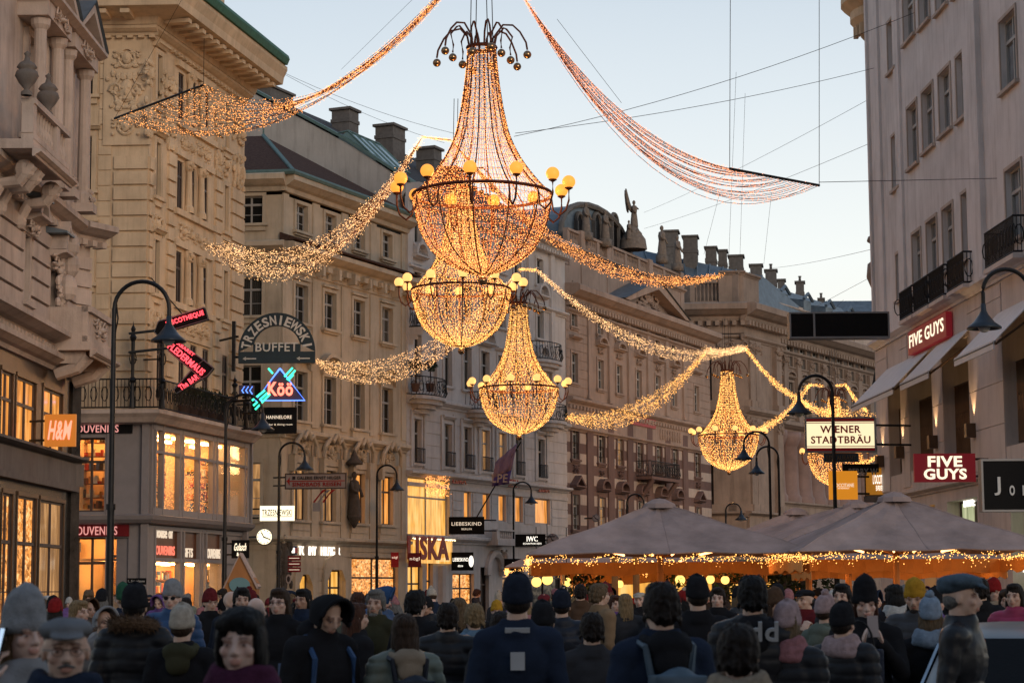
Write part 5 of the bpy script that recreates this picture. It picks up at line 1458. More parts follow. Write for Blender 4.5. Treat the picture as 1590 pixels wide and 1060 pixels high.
garland((700,217,73), (700,219,73.4), (655,213,74), .0, .0, 'short level garland beside the neck of the largest chandelier', M['spark_g'], 6, 24, .02, .05, False)
garland((478,560,96), (482,556,94), (800,428,93), 2.6, 1.5, 'garland sagging from the arched sandwich bar sign to the second chandelier', M['spark_w'], 16, 110, .023, .08, False)
garland((1126,426,78), (1110,428,76), (700,217,73), 2.2, 1.6, 'garland sagging in front of the pediment and the blue roofs', M['spark_o'], 18, 110, .02, .09, False)
garland((1158,538,124), (1150,536,122), (835,420,93), 2.1, 1.6, 'long thin garland crossing the upper striped facade', M['spark_w'], 10, 150, .024, .09, False)
garland((835,420,93), (833,419,93.4), (806,418,93.5), .0, .0, 'short level garland stub just right of the second chandelier', M['spark_g'], 6, 20, .023, .06, False)
garland((878,648,112), (884,644,108), (1095,547,122), 2.1, 1.0, 'garland dipping left from the fourth chandelier across the lower striped facade', M['spark_g'], 14, 100, .027, .12, False)
garland((1092,545,122), (1095,540,121), (1158,540,124), .25, .15, 'level bundle of lights above the fourth chandelier', M['spark_w'], 8, 60, .028, .14, False)
garland((1240,622,130), (1243,618,129), (1158,540,124), .5, .4, 'garland slanting down from the fourth chandelier toward the street lamp', M['spark_g'], 8, 70, .03, .10, False)
garland((1300,632,134), (1362,642,137), (1241,620,130), .4, .8, 'level garland right above the cream brewery sign', M['spark_g'], 14, 50, .032, .2, False)
garland((1172,668,126), (1180,664,125), (1256,598,131), .7, .3, 'garland slanting up from the fourth chandelier to the arched lamp top', M['spark_g'], 10, 60, .03, .12, False)
garland((1278,600,134), (1278,598,134), (1256,597,132), .0, .0, 'tiny level garland inside the lamp arch', M['spark_g'], 5, 14, .03, .08, False)
garland((1348,640,134), (1345,636,133), (1314,598,132), .3, .1, 'garland sloping down to the farthest small awning', M['spark_g'], 8, 40, .03, .09, False)
garland((1314,598,132), (1314,596,132), (1298,599,132), .0, .0, 'tiny level garland right of the lamp arch', M['spark_g'], 5, 12, .03, .08, False)
garland((1325,725,137), (1325,718,137), (1366,706,137), .2, .1, 'garland end peeping out between the brewery sign and the yellow sign', M['spark_g'], 8, 30, .032, .1, False)
garland((795,-6,53), (795,-9,53), (825,-2,53), .0, .0, 'short copper light bundle at the top edge right of the crown', M['spark_o'], 8, 30, .017, .05, False)

# ================================================================== span wires
def wire(a, b, sag, label, r=.012):
    p, q = at(*a), at(*b); m = MB(); N = 14
    m.tube([(q-p)*(k/N)-Vector((0,0,sag*4*(k/N)*(1-k/N))) for k in range(N+1)], r*.7, 4)
    o = m.build('span_wire', M['cable']); o.location = p
    tag(o, label, 'wire', 'span wires over the square')
W_ = [((365,75,88),(795,225,92),.6,'wire descending from the cream roof corner behind the largest chandelier'),
 ((405,95,92),(690,222,96),.3,'wire descending just above the glazed skylight'),
 ((530,108,96),(640,0,80),0,'short steep wire crossing the sky above the gable chimney'),
 ((798,212,60),(1420,20,58),.3,'wire rising right to the top windows of the plaster building'),
 ((800,207,60),(1357,106,68),.2,'wire rising gently right across the middle of the sky'),
 ((1000,330,140),(1357,150,72),.2,'wire crossing under the reddish light net toward the plaster building'),
 ((1000,355,140),(1357,220,72),.2,'second lower wire running parallel under the reddish light net'),
 ((1272,283,52),(1548,277,50),0,'level wire from the bar of the reddish net to the plaster building'),
 ((1272,0,52),(1272,288,52),0,'vertical wire holding the outer end of the reddish net'),
 ((1134,0,50),(1133,262,49.9),0,'vertical wire holding the inner end of the reddish net'),
 ((1143,112,110),(1131,416,120),0,'thin vertical wire above the blue roofs, left of a pair'),
 ((1157,145,112),(1149,396,125),0,'thin vertical wire above the blue roofs, right of a pair'),
 ((1198,300,115),(1186,410,130),0,'thin slanting wire above the far chimneys'),
 ((1118,298,115),(1093,395,130),0,'thin slanting wire below the reddish net'),
 ((1200,416,150),(1362,385,75),.1,'faint wire from the far chimneys to the carved oriel'),
 ((1240,490,120),(1362,425,75),.0,'dark wire rising to the carved oriel'),
 ((848,440,110),(1100,590,150),1.0,'black feeder cable sagging across the striped facade'),
 ((865,30,60),(965,160,62),0,'wire running beside the reddish net from the top edge'),
 ((282,0,60),(178,184,62),0,'long wire from the top edge to the copper net bar tip'),
 ((317,60,58),(316,132,57.9),0,'short vertical wire at the upper corner of the copper net bar'),
 ((1310,465,140),(1230,545,145),0,'cable from the oriel down behind the black box sign')]
for a, b, s, l in W_: wire(a, b, s, l)
# ================================================================== hanging and mounted signs
M['navy'] = rough_mat('dark_navy_board', (.018,.035,.05), .45, .15, 3, 0, 30)
M['signcream'] = emit('backlit_cream_panel', (1,.86,.52), .78, False)
M['signwhite'] = emit('backlit_white_panel', (1,.88,.60), 1.25, False)
M['redline'] = rough_mat('glossy_red_paint', (.42,.012,.015), .4, .1, 3, 0, 30)
M['neonred'] = emit('red_neon_tube', (1,.06,.08), 2.2, False)
M['neonpink'] = emit('red_orange_neon', (1,.20,.13), 1.9, False)
M['neonblue'] = emit('blue_neon_tube', (.10,.25,1), 2.0, False)
M['neongreen'] = emit('green_neon_tube', (.05,1,.55), 1.5, False)
M['amberbox'] = emit('amber_lightbox', (.62,.22,.012), .7, False)
M['amberdim'] = emit('dim_amber_sign_face', (.34,.13,.01), .62, False)
M['hmbox'] = emit('orange_lightbox', (.55,.17,.02), .6, False)
M['hmred'] = emit('pinkish_lit_letters', (1,.30,.2), 1.2, False)
M['paleboard'] = rough_mat('pale_painted_board', (.36,.30,.29), .6, .12, 3, 0, 30)
M['darktext'] = rough_mat('dark_paint', (.03,.02,.02), .6, .1, 3, 0, 30)
M['steelframe'] = rough_mat('brushed_sign_frame', (.2,.2,.21), .45, .1, 3, 0, 30, .5)
def sign(name, x0, y0, x1, y1, d, label, board, cat='sign', th=.14, yaw=0, frame=None, arm=None, roll=0):
    """flat sign with real size standing at distance d; returns root and size"""
    c = at((x0+x1)/2, (y0+y1)/2, d); k = d/FPX; W, H = (x1-x0)*k, (y1-y0)*k
    root = thing(name, label, cat, c, yaw)
    if board:
        m = MB(); m.box(-W/2, W/2, -th/2, th/2, -H/2, H/2); m.build('board', board, root)
    if frame:
        m = MB(); t = .05
        for a in ((-W/2-t, W/2+t, -H/2-t, -H/2-.001), (-W/2-t, W/2+t, H/2+.001, H/2+t), (-W/2-t, -W/2-.001, -H/2, H/2), (W/2+.001, W/2+t, -H/2, H/2)): m.box(a[0], a[1], -th/2-.02, th/2+.02, a[2], a[3])
        m.build('frame', frame, root)
    if arm:
        m = MB(); sx, ln = arm
        for zz in (H*.3, -H*.3): m.tube([(sx*W/2, 0, zz), (sx*(W/2+ln), ln*.3, zz)], .035, 5)
        m.build('bracket', M['iron'], root)
    return root, W, H
def T(root, body, w_, h, mat, x=0, z=0, y=-.09, off=.012, **kw): return lettering(body, w_, h, mat, root, (x, y, z), .03, off, **kw)
F_ = -.095
# fashion store lightbox on the palace
r, W, H = sign('lightbox_sign', 70, 643, 118, 693, 57.2, 'orange glowing lightbox with slanted store letters on the palace at left', M['hmbox'], arm=(-1, .5))
T(r, 'H&M', W*.78, H*.6, M['hmred'], 0, 0, shear=.3, off=.02)
# zig-zag arrow
def arrow_sign():
    d = 71; c = at(285, 545, d); k = d/FPX
    root = thing('neon_arrow_sign', 'black zigzag arrow sign with red neon club lettering on the cream building', 'neon sign', c, 0)
    P = lambda x, y: ((x-285)*k, (545-y)*k)
    segs = [([(246,499),(318,477),(324,496),(262,514),(256,530),(240,516)], 'upper'), ([(262,531),(272,526),(333,572),(318,592),(262,545)], 'middle'), ([(333,573),(324,584),(276,612),(272,606),(300,574),(318,560)], 'lower')]
    m = MB()
    for pts, nm in segs: m.poly([P(*q) for q in pts][::-1], -.15 if nm != 'middle' else -.16, .15)
    m.build('casing', M['black'], root)
    m = MB()
    for pts, nm in segs:
        q = [P(*a) for a in pts]; m.tube([(x, -.17, z) for x, z in q+[q[0]]], .02, 4)
    m.build('edge_trim', M['steelframe'], root)
    def tx(body, x0, y0, x1, y1, h, mat, dz=0):
        a, b = P(x0, y0), P(x1, y1); L = math.hypot(b[0]-a[0], b[1]-a[1]); an = math.atan2(b[1]-a[1], b[0]-a[0])
        lettering(body, L, h*k, mat, root, ((a[0]+b[0])/2, -.2, (a[1]+b[1])/2+dz), .05, .02, roll=-an)
    tx('DISCOTHEQUE', 259, 504, 317, 486, 9, M['neonred']); tx('CABARET', 272, 537, 303, 560, 5, M['neonred'], .16)
    tx('FLEDERMAUS', 264, 536, 318, 581, 11, M['neonred']); tx('The BAR', 281, 604, 309, 585, 9, M['neonred'])
    m = MB(); m.tube([(P(262, 510)[0], 0, P(262, 510)[1]), (P(262, 510)[0]-1.6, 1.2, P(262, 510)[1])], .05, 5); m.tube([(P(262, 540)[0], 0, P(262, 540)[1]), (P(262, 540)[0]-1.6, 1.2, P(262, 540)[1])], .05, 5)
    m.tube([(P(285, 490)[0], 0, P(285, 490)[1]), (P(285, 490)[0]-1.4, 1.4, P(285, 420)[1])], .025, 4); m.build('bracket', M['iron'], root)
arrow_sign()
# arched buffet sign
def arch_sign():
    d = 80; k = d/FPX; cx, cy = 430, 546; c = at(cx, cy, d)
    root = thing('arched_sign', 'dark blue arched sign with white sandwich bar lettering and two arrows', 'sign', c, 0)
    Ro, Ri = 60*k, 37*k; m = MB(); n = 28; zb = -18*k; z0 = 12*k
    out = [(-Ro, zb), (-Ro, 0)]
    o = [(Ro*math.cos(math.pi-t*math.pi/n), Ro*math.sin(math.pi-t*math.pi/n)*1.02) for t in range(n+1)]
    i = [(Ri*math.cos(math.pi-t*math.pi/n), max(z0, Ri*math.sin(math.pi-t*math.pi/n)+z0*.3)) for t in range(n+1)]
    for t in range(n): m.poly([o[t], o[t+1], i[t+1], i[t]][::-1], -.08, .08)
    m.box(-Ro, Ro, -.08, .08, zb, 0); m.box(-Ri, Ri, -.079, .079, 0, z0); m.build('board', M['navy'], root)
    word = 'TRZESNIEWSKI'; Rm = (Ro+Ri)/2
    for j, ch in enumerate(word):
        a = math.pi*(1-(j+.75)/(len(word)+.5)); h = 15*k
        w_ = {'I': .22, 'W': 1.0}.get(ch, .66)*h
        o_ = lettering(ch, w_, h, M['let_grey'], root, (Rm*math.cos(a), -.1, Rm*math.sin(a)+.02), .03, .03, roll=-(a-math.pi/2))
    T(root, 'BUFFET', 66*k, 14*k, M['let_grey'], 0, 7*k, -.1)
    ar = MB()
    for sx in (-1, 1):
        x = sx*42*k; z = -11*k; ar.box(x-8*k, x+10*k, -.1, -.081, z-.9*k, z+.9*k); ar.poly([(x-11*k, z), (x-6*k, z+3*k), (x-6*k, z-3*k)], -.1, -.081)
    ar.build('arrows', M['let_grey'], root)['kind'] = 'stuff'
    b = MB(); b.box(-Ro-.25, -Ro-.12, -.15, .15, zb-.3, 1.2); b.tube([(-Ro-.2,0,.6),(-Ro,0,.6)], .05, 5); b.tube([(-Ro-.2,0,-.2),(-Ro,0,-.2)], .05, 5); b.tube([(-Ro-.18,.1,.6),(-Ro-.9,1.2,.6)], .05, 5); b.build('bracket', M['iron'], root)
arch_sign()
def neon_tri():
    d = 79; k = d/FPX; c = at(427, 605, d)
    root = thing('neon_triangle_sign', 'blue neon triangle sign with glowing red letters and green strokes', 'neon sign', c, 0)
    P = lambda x, y: ((x-427)*k, (605-y)*k)
    m = MB(); m.poly([P(435,572), P(474,622), P(397,622)][::-1], -.05, .05); m.build('board', M['darkpurple'], root)
    m = MB(); q = [P(435,572), P(474,622), P(397,622)]; m.tube([(x, -.1, z) for x, z in q+[q[0]]], .035, 5); 
    m.build('blue_tube', M['neonblue'], root)
    T(root, 'Köö', 39*k, 22*k, M['neonpink'], (436-427)*k, (605-604)*k, -.12, .03)
    for a, b in (((455,571),(442,585)), ((459,575),(446,590)), ((456,582),(448,591)), ((416,610),(394,630)), ((420,612),(397,636)), ((412,606),(392,622)), ((424,580),(417,572))):
        g = MB(); p0, p1 = P(*a), P(*b); g.tube([(p0[0], -.14, p0[1]), (p1[0], -.14, p1[1])], .04, 5); g.build('green_tube', M['neongreen'], root)
    m = MB(); m.tube([(P(400,620)[0], 0, P(400,620)[1]), (P(400,620)[0]-1.2, .8, P(400,620)[1])], .05, 5); m.build('bracket', M['iron'], root)
    c2 = at(384, 606, 78.5); r2 = thing('chevron_sign', 'small dark board with three blue neon chevrons pointing left', 'neon sign', c2, 0)
    m = MB(); m.box(-.32, .26, -.03, .04, -.2, .2); m.build('board', M['darkpurple'], r2)
    for j in range(3):
        m = MB(); x = -.2+j*.15; m.tube([(x+.1, -.05, .15), (x, -.05, 0), (x+.1, -.05, -.15)], .02, 4); m.build('chevron', M['neonblue'], r2)
M['darkpurple'] = rough_mat('dark_purple_board', (.07,.055,.085), .5, .1, 3, 0, 30)
neon_tri()
r, W, H = sign('hanging_sign', 406, 632, 461, 673, 80, 'black square sign with pale letters right under the neon triangle', M['black'], arm=(-1, .8))
T(r, 'HANNELORE', W*.72, H*.13, M['let_dimwhite'], 0, H*.12); T(r, '◄ bar & dining room', W*.76, H*.1, M['let_dimwhite'], 0, -H*.16, off=0)
r, W, H = sign('gallery_sign', 444, 736, 537, 757, 88, 'pale sign with red travel office lettering hung before the beige building', M['paleboard'], frame=M['framedk'], arm=(-1, .6), yaw=R_(-5))
T(r, '■ GALERIE ERNST HILGER', W*.82, H*.24, M['darktext'], .05, H*.24); T(r, 'SINDBADS REISEN', W*.82, H*.3, M['let_redpaint'], .05, -H*.24, off=.02)
mm = MB(); mm.box(-W/2+.02, W/2-.02, -.08, -.072, -.02, .02); mm.build('divider', M['let_redpaint'], r)
mm = MB(); mm.poly([(-W/2+.04, 0), (-W/2+.16, .18), (-W/2+.16, -.18)], -.085, -.07); mm.build('red_arrow', M['let_redpaint'], r)
r, W, H = sign('lit_bar_sign', 404, 785, 457, 808, 88, 'glowing cream lightbox with black sandwich bar lettering above the round clock', M['signwhite'], arm=(-1, .5))
T(r, 'TRZESNIEWSKI', W*.88, H*.4, M['darktext'], 0, .03); mm = MB(); mm.box(-W*.44, W*.44, -.09, -.075, -H*.24, -H*.2); mm.build('underline', M['darktext'], r)
def clock(px, py, rpx, d, label, lit, num=True):
    c = at(px, py, d); R = rpx*d/FPX; root = thing('wall_clock', label, 'clock', c, 0)
    a = MB(); a.lathe([(0,-.12),(R,-.12),(R,.12),(0,.12)], n=24); 
    for i, v in enumerate(a.v): a.v[i] = (v[0], v[2], v[1])
    a.build('casing', M['steelframe'], root, True)
    f = MB(); f.poly([(R*.9*math.cos(t*math.tau/28), R*.9*math.sin(t*math.tau/28)) for t in range(28)], -.14, -.121); f.build('face', lit, root)
    h = MB(); h.poly([(-.02,-.05),(.02,-.05),(-.15*R-.05,R*.55),(-.15*R-.1,R*.53)], -.16, -.15); h.build('hour_hand', M['darktext'], root)
    h = MB(); h.poly([(-.05,-.03),(-.04,.03),(R*.75,-.1),(R*.75,-.14)], -.17, -.161); h.build('minute_hand', M['darktext'], root)
    t = MB()
    for j in range(12): q = j*math.pi/6; t.box(R*.78*math.cos(q)-.02, R*.78*math.cos(q)+.02, -.15, -.141, R*.78*math.sin(q)-.02, R*.78*math.sin(q)+.02)
    t.build('hour_marks', M['darktext'], root)['kind'] = 'stuff'
    b = MB(); b.tube([(-R, 0, 0), (-R-.4, .5, 0)], .05, 5); b.build('bracket', M['iron'], root)
clock(411, 833, 13, 88, 'round clock with glowing face on the corner of the beige building', M['signwhite'])
clock(858, 838, 10, 116, 'round unlit clock beside the black watchmaker sign', M['paleboard'])
clock(925, 804, 6, 120, 'tiny round sign clock on the striped facade', M['paleboard'])
# clothing shop lettering fixed to the beige facade
def on(F, x0, y0, x1, y1, body, mat, label, y=-.12, name='wall_lettering', off=.0):
    xm, ym = (x0+x1)/2, (y0+y1)/2
    u0, u1 = F.u(x0, ym, y), F.u(x1, ym, y); z0, z1 = F.z(xm, y1, y), F.z(xm, y0, y)
    o = D.objects.new(name, text_mesh(body, u1-u0, z1-z0, .05, off, mat)); COL.objects.link(o); o.location = F.w((u0+u1)/2, y, (z0+z1)/2); o.rotation_euler = (0, 0, F.a)
    return tag(o, label, 'shop lettering')
on(FBE, 464, 848, 528, 862, 'TOMMY   HILFIGER', M['let_white'], 'glowing white shop letters above the arched doors of the beige building')
def flaglogo(F, x, y, w_, h):
    u, z = F.uv(x, y, -.1); k = 95/FPX
    root = thing('flag_logo', 'small blue, white and red rectangle logo left of the glowing shop letters', 'sign', F.w(u, -.12, z), F.a)
    W, H = w_*k*1.1, h*k
    for nm, x0, x1, z0, z1, m in (('blue_bars', -W/2, W/2, -H/2, H/2, M['navyblue']), ('white_half', -W/2, 0, -H*.3, H*.3, M['let_white']), ('red_half', .001, W/2, -H*.3, H*.3, M['redline'])):
        q = MB(); q.box(x0, x1, -.04 if nm != 'blue_bars' else 0, .02 if nm == 'blue_bars' else -.001, z0, z1); q.build(nm, m, root)
M['navyblue'] = rough_mat('navy_blue_paint', (.01,.02,.09), .5, .1, 3, 0, 30)
flaglogo(FBE, 456, 854, 16, 13)
for j, yy in enumerate((866, 875, 884)):
    r, W, H = sign('direction_plate', 447, yy-3.6, 467, yy+3.6, 86, ['top', 'middle', 'lowest'][j]+' of three small maroon direction plates on the lamp post', M['maroon'] if 'maroon' in M else M['signred'], 'direction sign', .06)
    T(r, 'Museum' if 0 else '—————', W*.8, H*.12, M['let_dimwhite'], 0, 0, -.05, 0)
r, W, H = sign('round_sign', 444, 891, 452, 906, 86, 'small round pale sign below the direction plates', None, 'sign')
mm = MB(); mm.poly([(W*.5*math.cos(t*math.tau/16), H*.5*math.sin(t*math.tau/16)) for t in range(16)], -.03, .03); mm.build('plate', M['paleboard'], r)
mm = MB(); mm.poly([(W*.3*math.cos(t*math.tau/16), H*.3*math.sin(t*math.tau/16)) for t in range(16)], -.04, -.031); mm.build('disc', M['darktext'], r)
r, W, H = sign('banner', 607, 857, 619, 880, 99, 'small red hanging banner on the right end of the beige building', M['redline'], 'banner', .04); T(r, 'nögl', W*.7, H*.2, M['let_dimwhite'], 0, .1, -.04)
r, W, H = sign('banner', 634, 858, 654, 880, 101, 'wider red hanging banner over the lit fur shop entrance', M['signred'], 'banner', .04); T(r, 'nögl', W*.75, H*.28, M['let_dimwhite'], 0, .05, -.04)
# fur shop
FWu = FW
on(FW, 633, 832, 697, 869, 'LISKA', M['let_redpaint'], 'tall dark red shop letters over the glowing fur shop entrance', -.45, off=.035)
for (a, b, y0, y1, l) in ((703, 724, 738, 751, 'leftmost of the three small dark red shop names on the white facade'), (789, 806, 744, 756, 'small dark red shop name right behind the purple flag'), (837, 853, 752, 764, 'rightmost small dark red shop name above the lit windows')):
    on(FW, a, y0, b, y1, 'LISKA', M['let_redpaint'], l, -.12, off=.02)
r, W, H = sign('hanging_sign', 697, 802, 752, 829, 104, 'black sign with spaced golden letters beside the lit display window', M['black'], arm=(1, .6)); T(r, 'LIEBESKIND', W*.84, H*.2, M['let_dimwhite'], 0, H*.1, off=.006); T(r, 'BERLIN', W*.28, H*.1, M['let_dimwhite'], 0, -H*.2, off=0)
r, W, H = sign('shop_fascia', 701, 857, 735, 885, 108, 'black shop fascia with glowing white letters at street level', M['black']); T(r, 'LIEBESKIND', W*.7, H*.2, M['let_white'], -W*.08, H*.1, off=.006); T(r, 'BERLIN', W*.22, H*.1, M['let_white'], -.1, -H*.25, off=0)
mm = MB(); mm.ell((W*.4, -.1, 0), (.13, .03, .3), 8, 6); mm.build('pin_logo', M['let_white'], r)
r, W, H = sign('hanging_sign', 800, 829, 847, 848, 113, 'black watchmaker sign with white letters behind the lamp post', M['black'], arm=(1, .5)); T(r, 'IWC', W*.36, H*.42, M['let_white'], W*.06, H*.12); T(r, 'SCHAFFHAUSEN', W*.6, H*.14, M['let_white'], W*.06, -H*.26, off=0)
r, W, H = sign('shop_fascia', 783, 867, 812, 885, 113, 'black street level fascia with a glowing white M left of the umbrellas', M['black']); T(r, 'M', W*.22, H*.4, M['let_white'], W*.05, 0)
# flag on a pole
def flag():
    d = 106; k = d/FPX; c = at(738, 806, d+1); root = thing('hanging_flag', 'purple flag with pale letters on a slanted pole from the white facade', 'flag', c, 0)
    P = lambda x, y: Vector(((x-738)*k, -.0, (806-y)*k))
    m = MB(); m.tube([P(738,806), P(810,690)+Vector((0,-2.4,0))], .035, 6); m.build('flagpole', M['iron'], root)
    m = MB(); n = 12; vs = []
    for i in range(n+1):
        t = i/n
        top = Vector(((770+34*t-738)*k, -1.6-.5*t, (806-(720-28*t))*k)); bot = Vector(((765+26*t-738)*k, -1.6-.5*t, (806-(757-3*t))*k))
        for j in range(7): q = top.lerp(bot, j/6); q.y += .12*math.sin(i*1.3+j*.5); vs.append(q)
    fs = [(i*7+j, (i+1)*7+j, (i+1)*7+j+1, i*7+j+1) for i in range(n) for j in range(4)]
    fs2 = [(i*7+j, (i+1)*7+j, (i+1)*7+j+1, i*7+j+1) for i in range(n) for j in range(4, 6)]
    m.add(vs, fs); m.mi = 1; m.add(vs, fs2); o = m.build('cloth', [M['purple'], M['violet']], root, True)
    so_ = o.modifiers.new('t', 'SOLIDIFY'); so_.thickness = .03
    lettering('LPE', 25*k, 13*k, M['paleboard'], root, ((777-738)*k, -2.45, (806-746)*k), .02, .02, shear=.1)
M['purple'] = rough_mat('muted_purple_cloth', (.24,.18,.30), .8, .2, 3, .2, 20); M['violet'] = rough_mat('dark_violet_cloth', (.09,.065,.26), .8, .2, 3, .2, 20)
flag()
# little flag under the gallery sign
fl = MB(); P0 = at(508, 758, 88); 
for j in range(5): fl.prism([(-.02, 0), (.02, 0), (.1, -.2), (.06, -.2)], -.1, .1)
def small_flag():
    d = 90; k = d/FPX; c = at(500, 760, d); root = thing('small_flag', 'small red and white flag drooping beneath the pale gallery sign', 'flag', c, 0)
    for j, m_ in enumerate(('redline', 'paleboard', 'redline')):
        m = MB(); x = (-8+j*7)*k; m.poly([(x+9*k, 0), (x+15*k, 0), (x+5*k, -8*k), (x-3*k, -20*k), (x-6*k, -19*k), (x+2*k, -9*k)], -.04+j*.03, -.02+j*.03); m.build('stripe', M[m_], root)
    m = MB(); m.box(-14*k, -3*k, -.1, .1, -33*k, -20*k); m.build('white_box', M['paleboard'], root)
small_flag()
# ---- right side signs
r, W, H = sign('brewery_sign', 1252, 650, 1357, 700, 63, 'large backlit cream sign with red brewery letters behind the lamp post', M['signcream'], frame=M['steelframe'], arm=(1, 1.2))
T(r, 'WIENER', W*.6, H*.23, M['redline'], 0, H*.17, off=.022); T(r, 'STADTBRÄU', W*.88, H*.28, M['redline'], 0, -H*.13, off=.022)
for nm, z0, z1 in (('red_stripe', .41, .5), ('red_stripe', -.5, -.41)):
    mm = MB(); mm.box(-W/2, W/2, -.1, -.071, z0*H, z1*H); mm.build(nm, M['redline'], r)
for z0 in (.36, -.37): mm = MB(); mm.box(-W/2, W/2, -.1, -.071, z0*H, z0*H+.02); mm.build('thin_stripe', M['redline'], r)
r, W, H = sign('hanging_sign', 1279, 704, 1333, 717, 63, 'narrow dark board with the word restaurant under the cream brewery sign', M['navy'], th=.06); T(r, 'RESTAURANT', W*.86, H*.6, M['bronze'], 0, 0, -.05, .02)
r, W, H = sign('hanging_sign', 1287, 731, 1331, 775, 66, 'square amber sign with thin white letters behind the lamp post', M['amberbox'], arm=(1, .4)); T(r, "L'OCCITANE", W*.74, H*.13, M['let_dimwhite'], 0, 0); T(r, 'EN PROVENCE', W*.4, H*.05, M['let_dimwhite'], 0, -H*.11, off=0)
r, W, H = sign('hanging_sign', 1308, 720, 1364, 733, 70, 'black narrow sign with grey capitals right under the brewery sign', M['black']); T(r, 'BERRY W', W*.8, H*.8, M['steelframe'], W*.06, -H*.45, -.1, .03)
r, W, H = sign('shopfront_fascia', 1345, 727, 1388, 768, 72, 'amber shop fascia with glowing letters on the corner of the plaster building', M['amberdim'], frame=M['bronze'], yaw=R_(-10), th=.4); T(r, "L'OCCITANE", W*.5, H*.35, M['let_white'], 0, H*.08, -.24); T(r, 'EN PROVENCE', W*.3, H*.2, M['let_white'], 0, -H*.25, -.24, .01)
mm = MB(); mm.box(-W*.6, W*.6, -.3, .5, -H*.75, -H*.55); mm.box(-W*.6, W*.6, -.25, .5, H*.56, H*.62); mm.build('stone_ledge', M['bankdark'], r)
r, W, H = sign('box_sign', 1226, 488, 1377, 524, 62, 'long unlit black box sign with a grey metal rim against the sky', M['black'], frame=M['steelframe'], th=.5); mm = MB(); x = (1262-1301.5)*62/FPX; mm.box(x-.03, x+.03, -.28, -.251, -H/2, H/2); mm.build('divider', M['steelframe'], r)
r, W, H = sign('red_lightbox', 1419, 704, 1514, 748, 57, 'dark red lightbox with two lines of glowing white letters FIVE GUYS', M['signred2'], arm=(1, .4)); T(r, 'FIVE', W*.56, H*.38, M['let_glow'], 0, H*.22, off=.03); T(r, 'GUYS', W*.7, H*.38, M['let_glow'], 0, -H*.22, off=.03)
r, W, H = sign('black_box_sign', 1525, 716, 1600, 791, 48, 'black square sign with widely spaced white serif letters cut by the right edge', M['black'], frame=M['steelframe'], th=.3)
T(r, 'J', W*.13, H*.38, M['let_grey'], -W*.22, -.02, -.17, .01); T(r, 'o', W*.11, H*.21, M['let_grey'], W*.08, -.12+.0, -.17, .01); T(r, 'n', W*.13, H*.21, M['let_grey'], W*.36, -.12, -.17, .01)
on(FR, 1497, 772, 1513, 786, 'FIVE', M['let_white'], 'small glowing letters imitating a sign reflection in the glass behind the red lightbox', .3, off=.02)  # sign reflection in the window, put in as glowing letters
on(FR, 1572, 880, 1600, 895, 'FIVE', M['let_white'], 'glowing letters on the ground floor glass at the right edge', .3, off=.02)
# street name plate and neon script
r, W, H = sign('street_name_plate', 197, 897, 227, 907, 73, 'black street name plate with white letters on the grey shopfront pier', M['black'], th=.04); T(r, '1., Spiegelgasse', W*.85, H*.45, M['let_grey'], 0, 0, -.03, 0)
r, W, H = sign('neon_script_sign', 360, 838, 387, 866, 78, 'black panel with glowing white handwriting beside the souvenir shop', M['black'], arm=(-1, .2)); T(r, 'Gulasch', W*.7, H*.42, M['let_glow'], 0, H*.12, -.09, .02, shear=.4); T(r, '& co', W*.4, H*.2, M['let_glow'], 0, -H*.28, -.09, .02)
# wooden stall gable
def stall():
    d = 60; k = d/FPX; c = at(372, 915, d); c.z = 0
    root = thing('market_stall', 'wooden stall gable with a blue disc and pale roof edge', 'market stall', c, R_(4))
    z = lambda y: at(372, y, d).z
    m = MB(); m.poly([(-.45, 2.0), (-.45, z(905)), (.0, z(861)), (.5, z(905)), (.5, 2.0)][::-1], 0, 1.6); m.box(-.44, .49, .02, 1.5, 0, 2.0); m.build('plank_gable', M['stallwood'], root)
    m = MB(); m.poly([(0, z(857)), (.0, z(861)), (.50, z(914)), (.54, z(910))], -.06, 1.6); m.poly([(0, z(858)), (0, z(861)), (-.46, z(914)), (-.48, z(912))][::-1], -.06, 1.6); m.build('roof_edge', M['paleboard'], root)
    m = MB(); m.poly([(.3*math.cos(t*math.tau/20), z(905)-.05+.22*math.sin(t*math.tau/20)) for t in range(20)], -.04, -.005); m.build('blue_disc', M['discblue'], root)
M['stallwood'] = rough_mat('orange_plywood', (.36,.17,.065), .7, .2, 3, .2, 20, streak=.2); M['discblue'] = rough_mat('pale_blue_paint', (.12,.25,.30), .6, .1, 3, 0, 20)
stall()
# potted bushes on balconies and terrace
def bush(loc, r, h, label, ball=False, group=None):
    root = thing('potted_shrub', label, 'potted plant', loc, group=group); rnd = random.Random(int(loc.x*91+loc.y*7))
    p = MB(); p.lathe([(.12,0),(.17,.02),(.22,.35),(.25,.36),(.25,.42),(.2,.42),(0,.38)], n=12); p.build('pot', M['rosedark'], root, True)
    t = MB(); t.tube([(0,0,.35),(.02,.01,h-r*.6)], .03, 5); t.build('stem', M['tile'], root)
    f = MB()
    for k in range(260):
        q = Vector((rnd.gauss(0,1), rnd.gauss(0,1), rnd.gauss(0,1))).normalized()*r*rnd.uniform(.45,1.05)
        c = Vector((0,0,h))+Vector((q.x, q.y, q.z*(.8 if ball else 1.0))); s = rnd.uniform(.05,.1); a = Vector((rnd.uniform(-1,1), rnd.uniform(-1,1), rnd.uniform(-1,1))).normalized(); b = a.cross(Vector((.3,.5,.8))).normalized()
        f.add([c-a*s, c-b*s*.5, c+a*s, c+b*s*.5], [(0,1,2,3)])
    f.build('foliage', M['leaf'], root)
BLAB = ['round topped balcony shrub at the left end of the iron balcony', 'second round balcony shrub beside the first on the iron balcony']
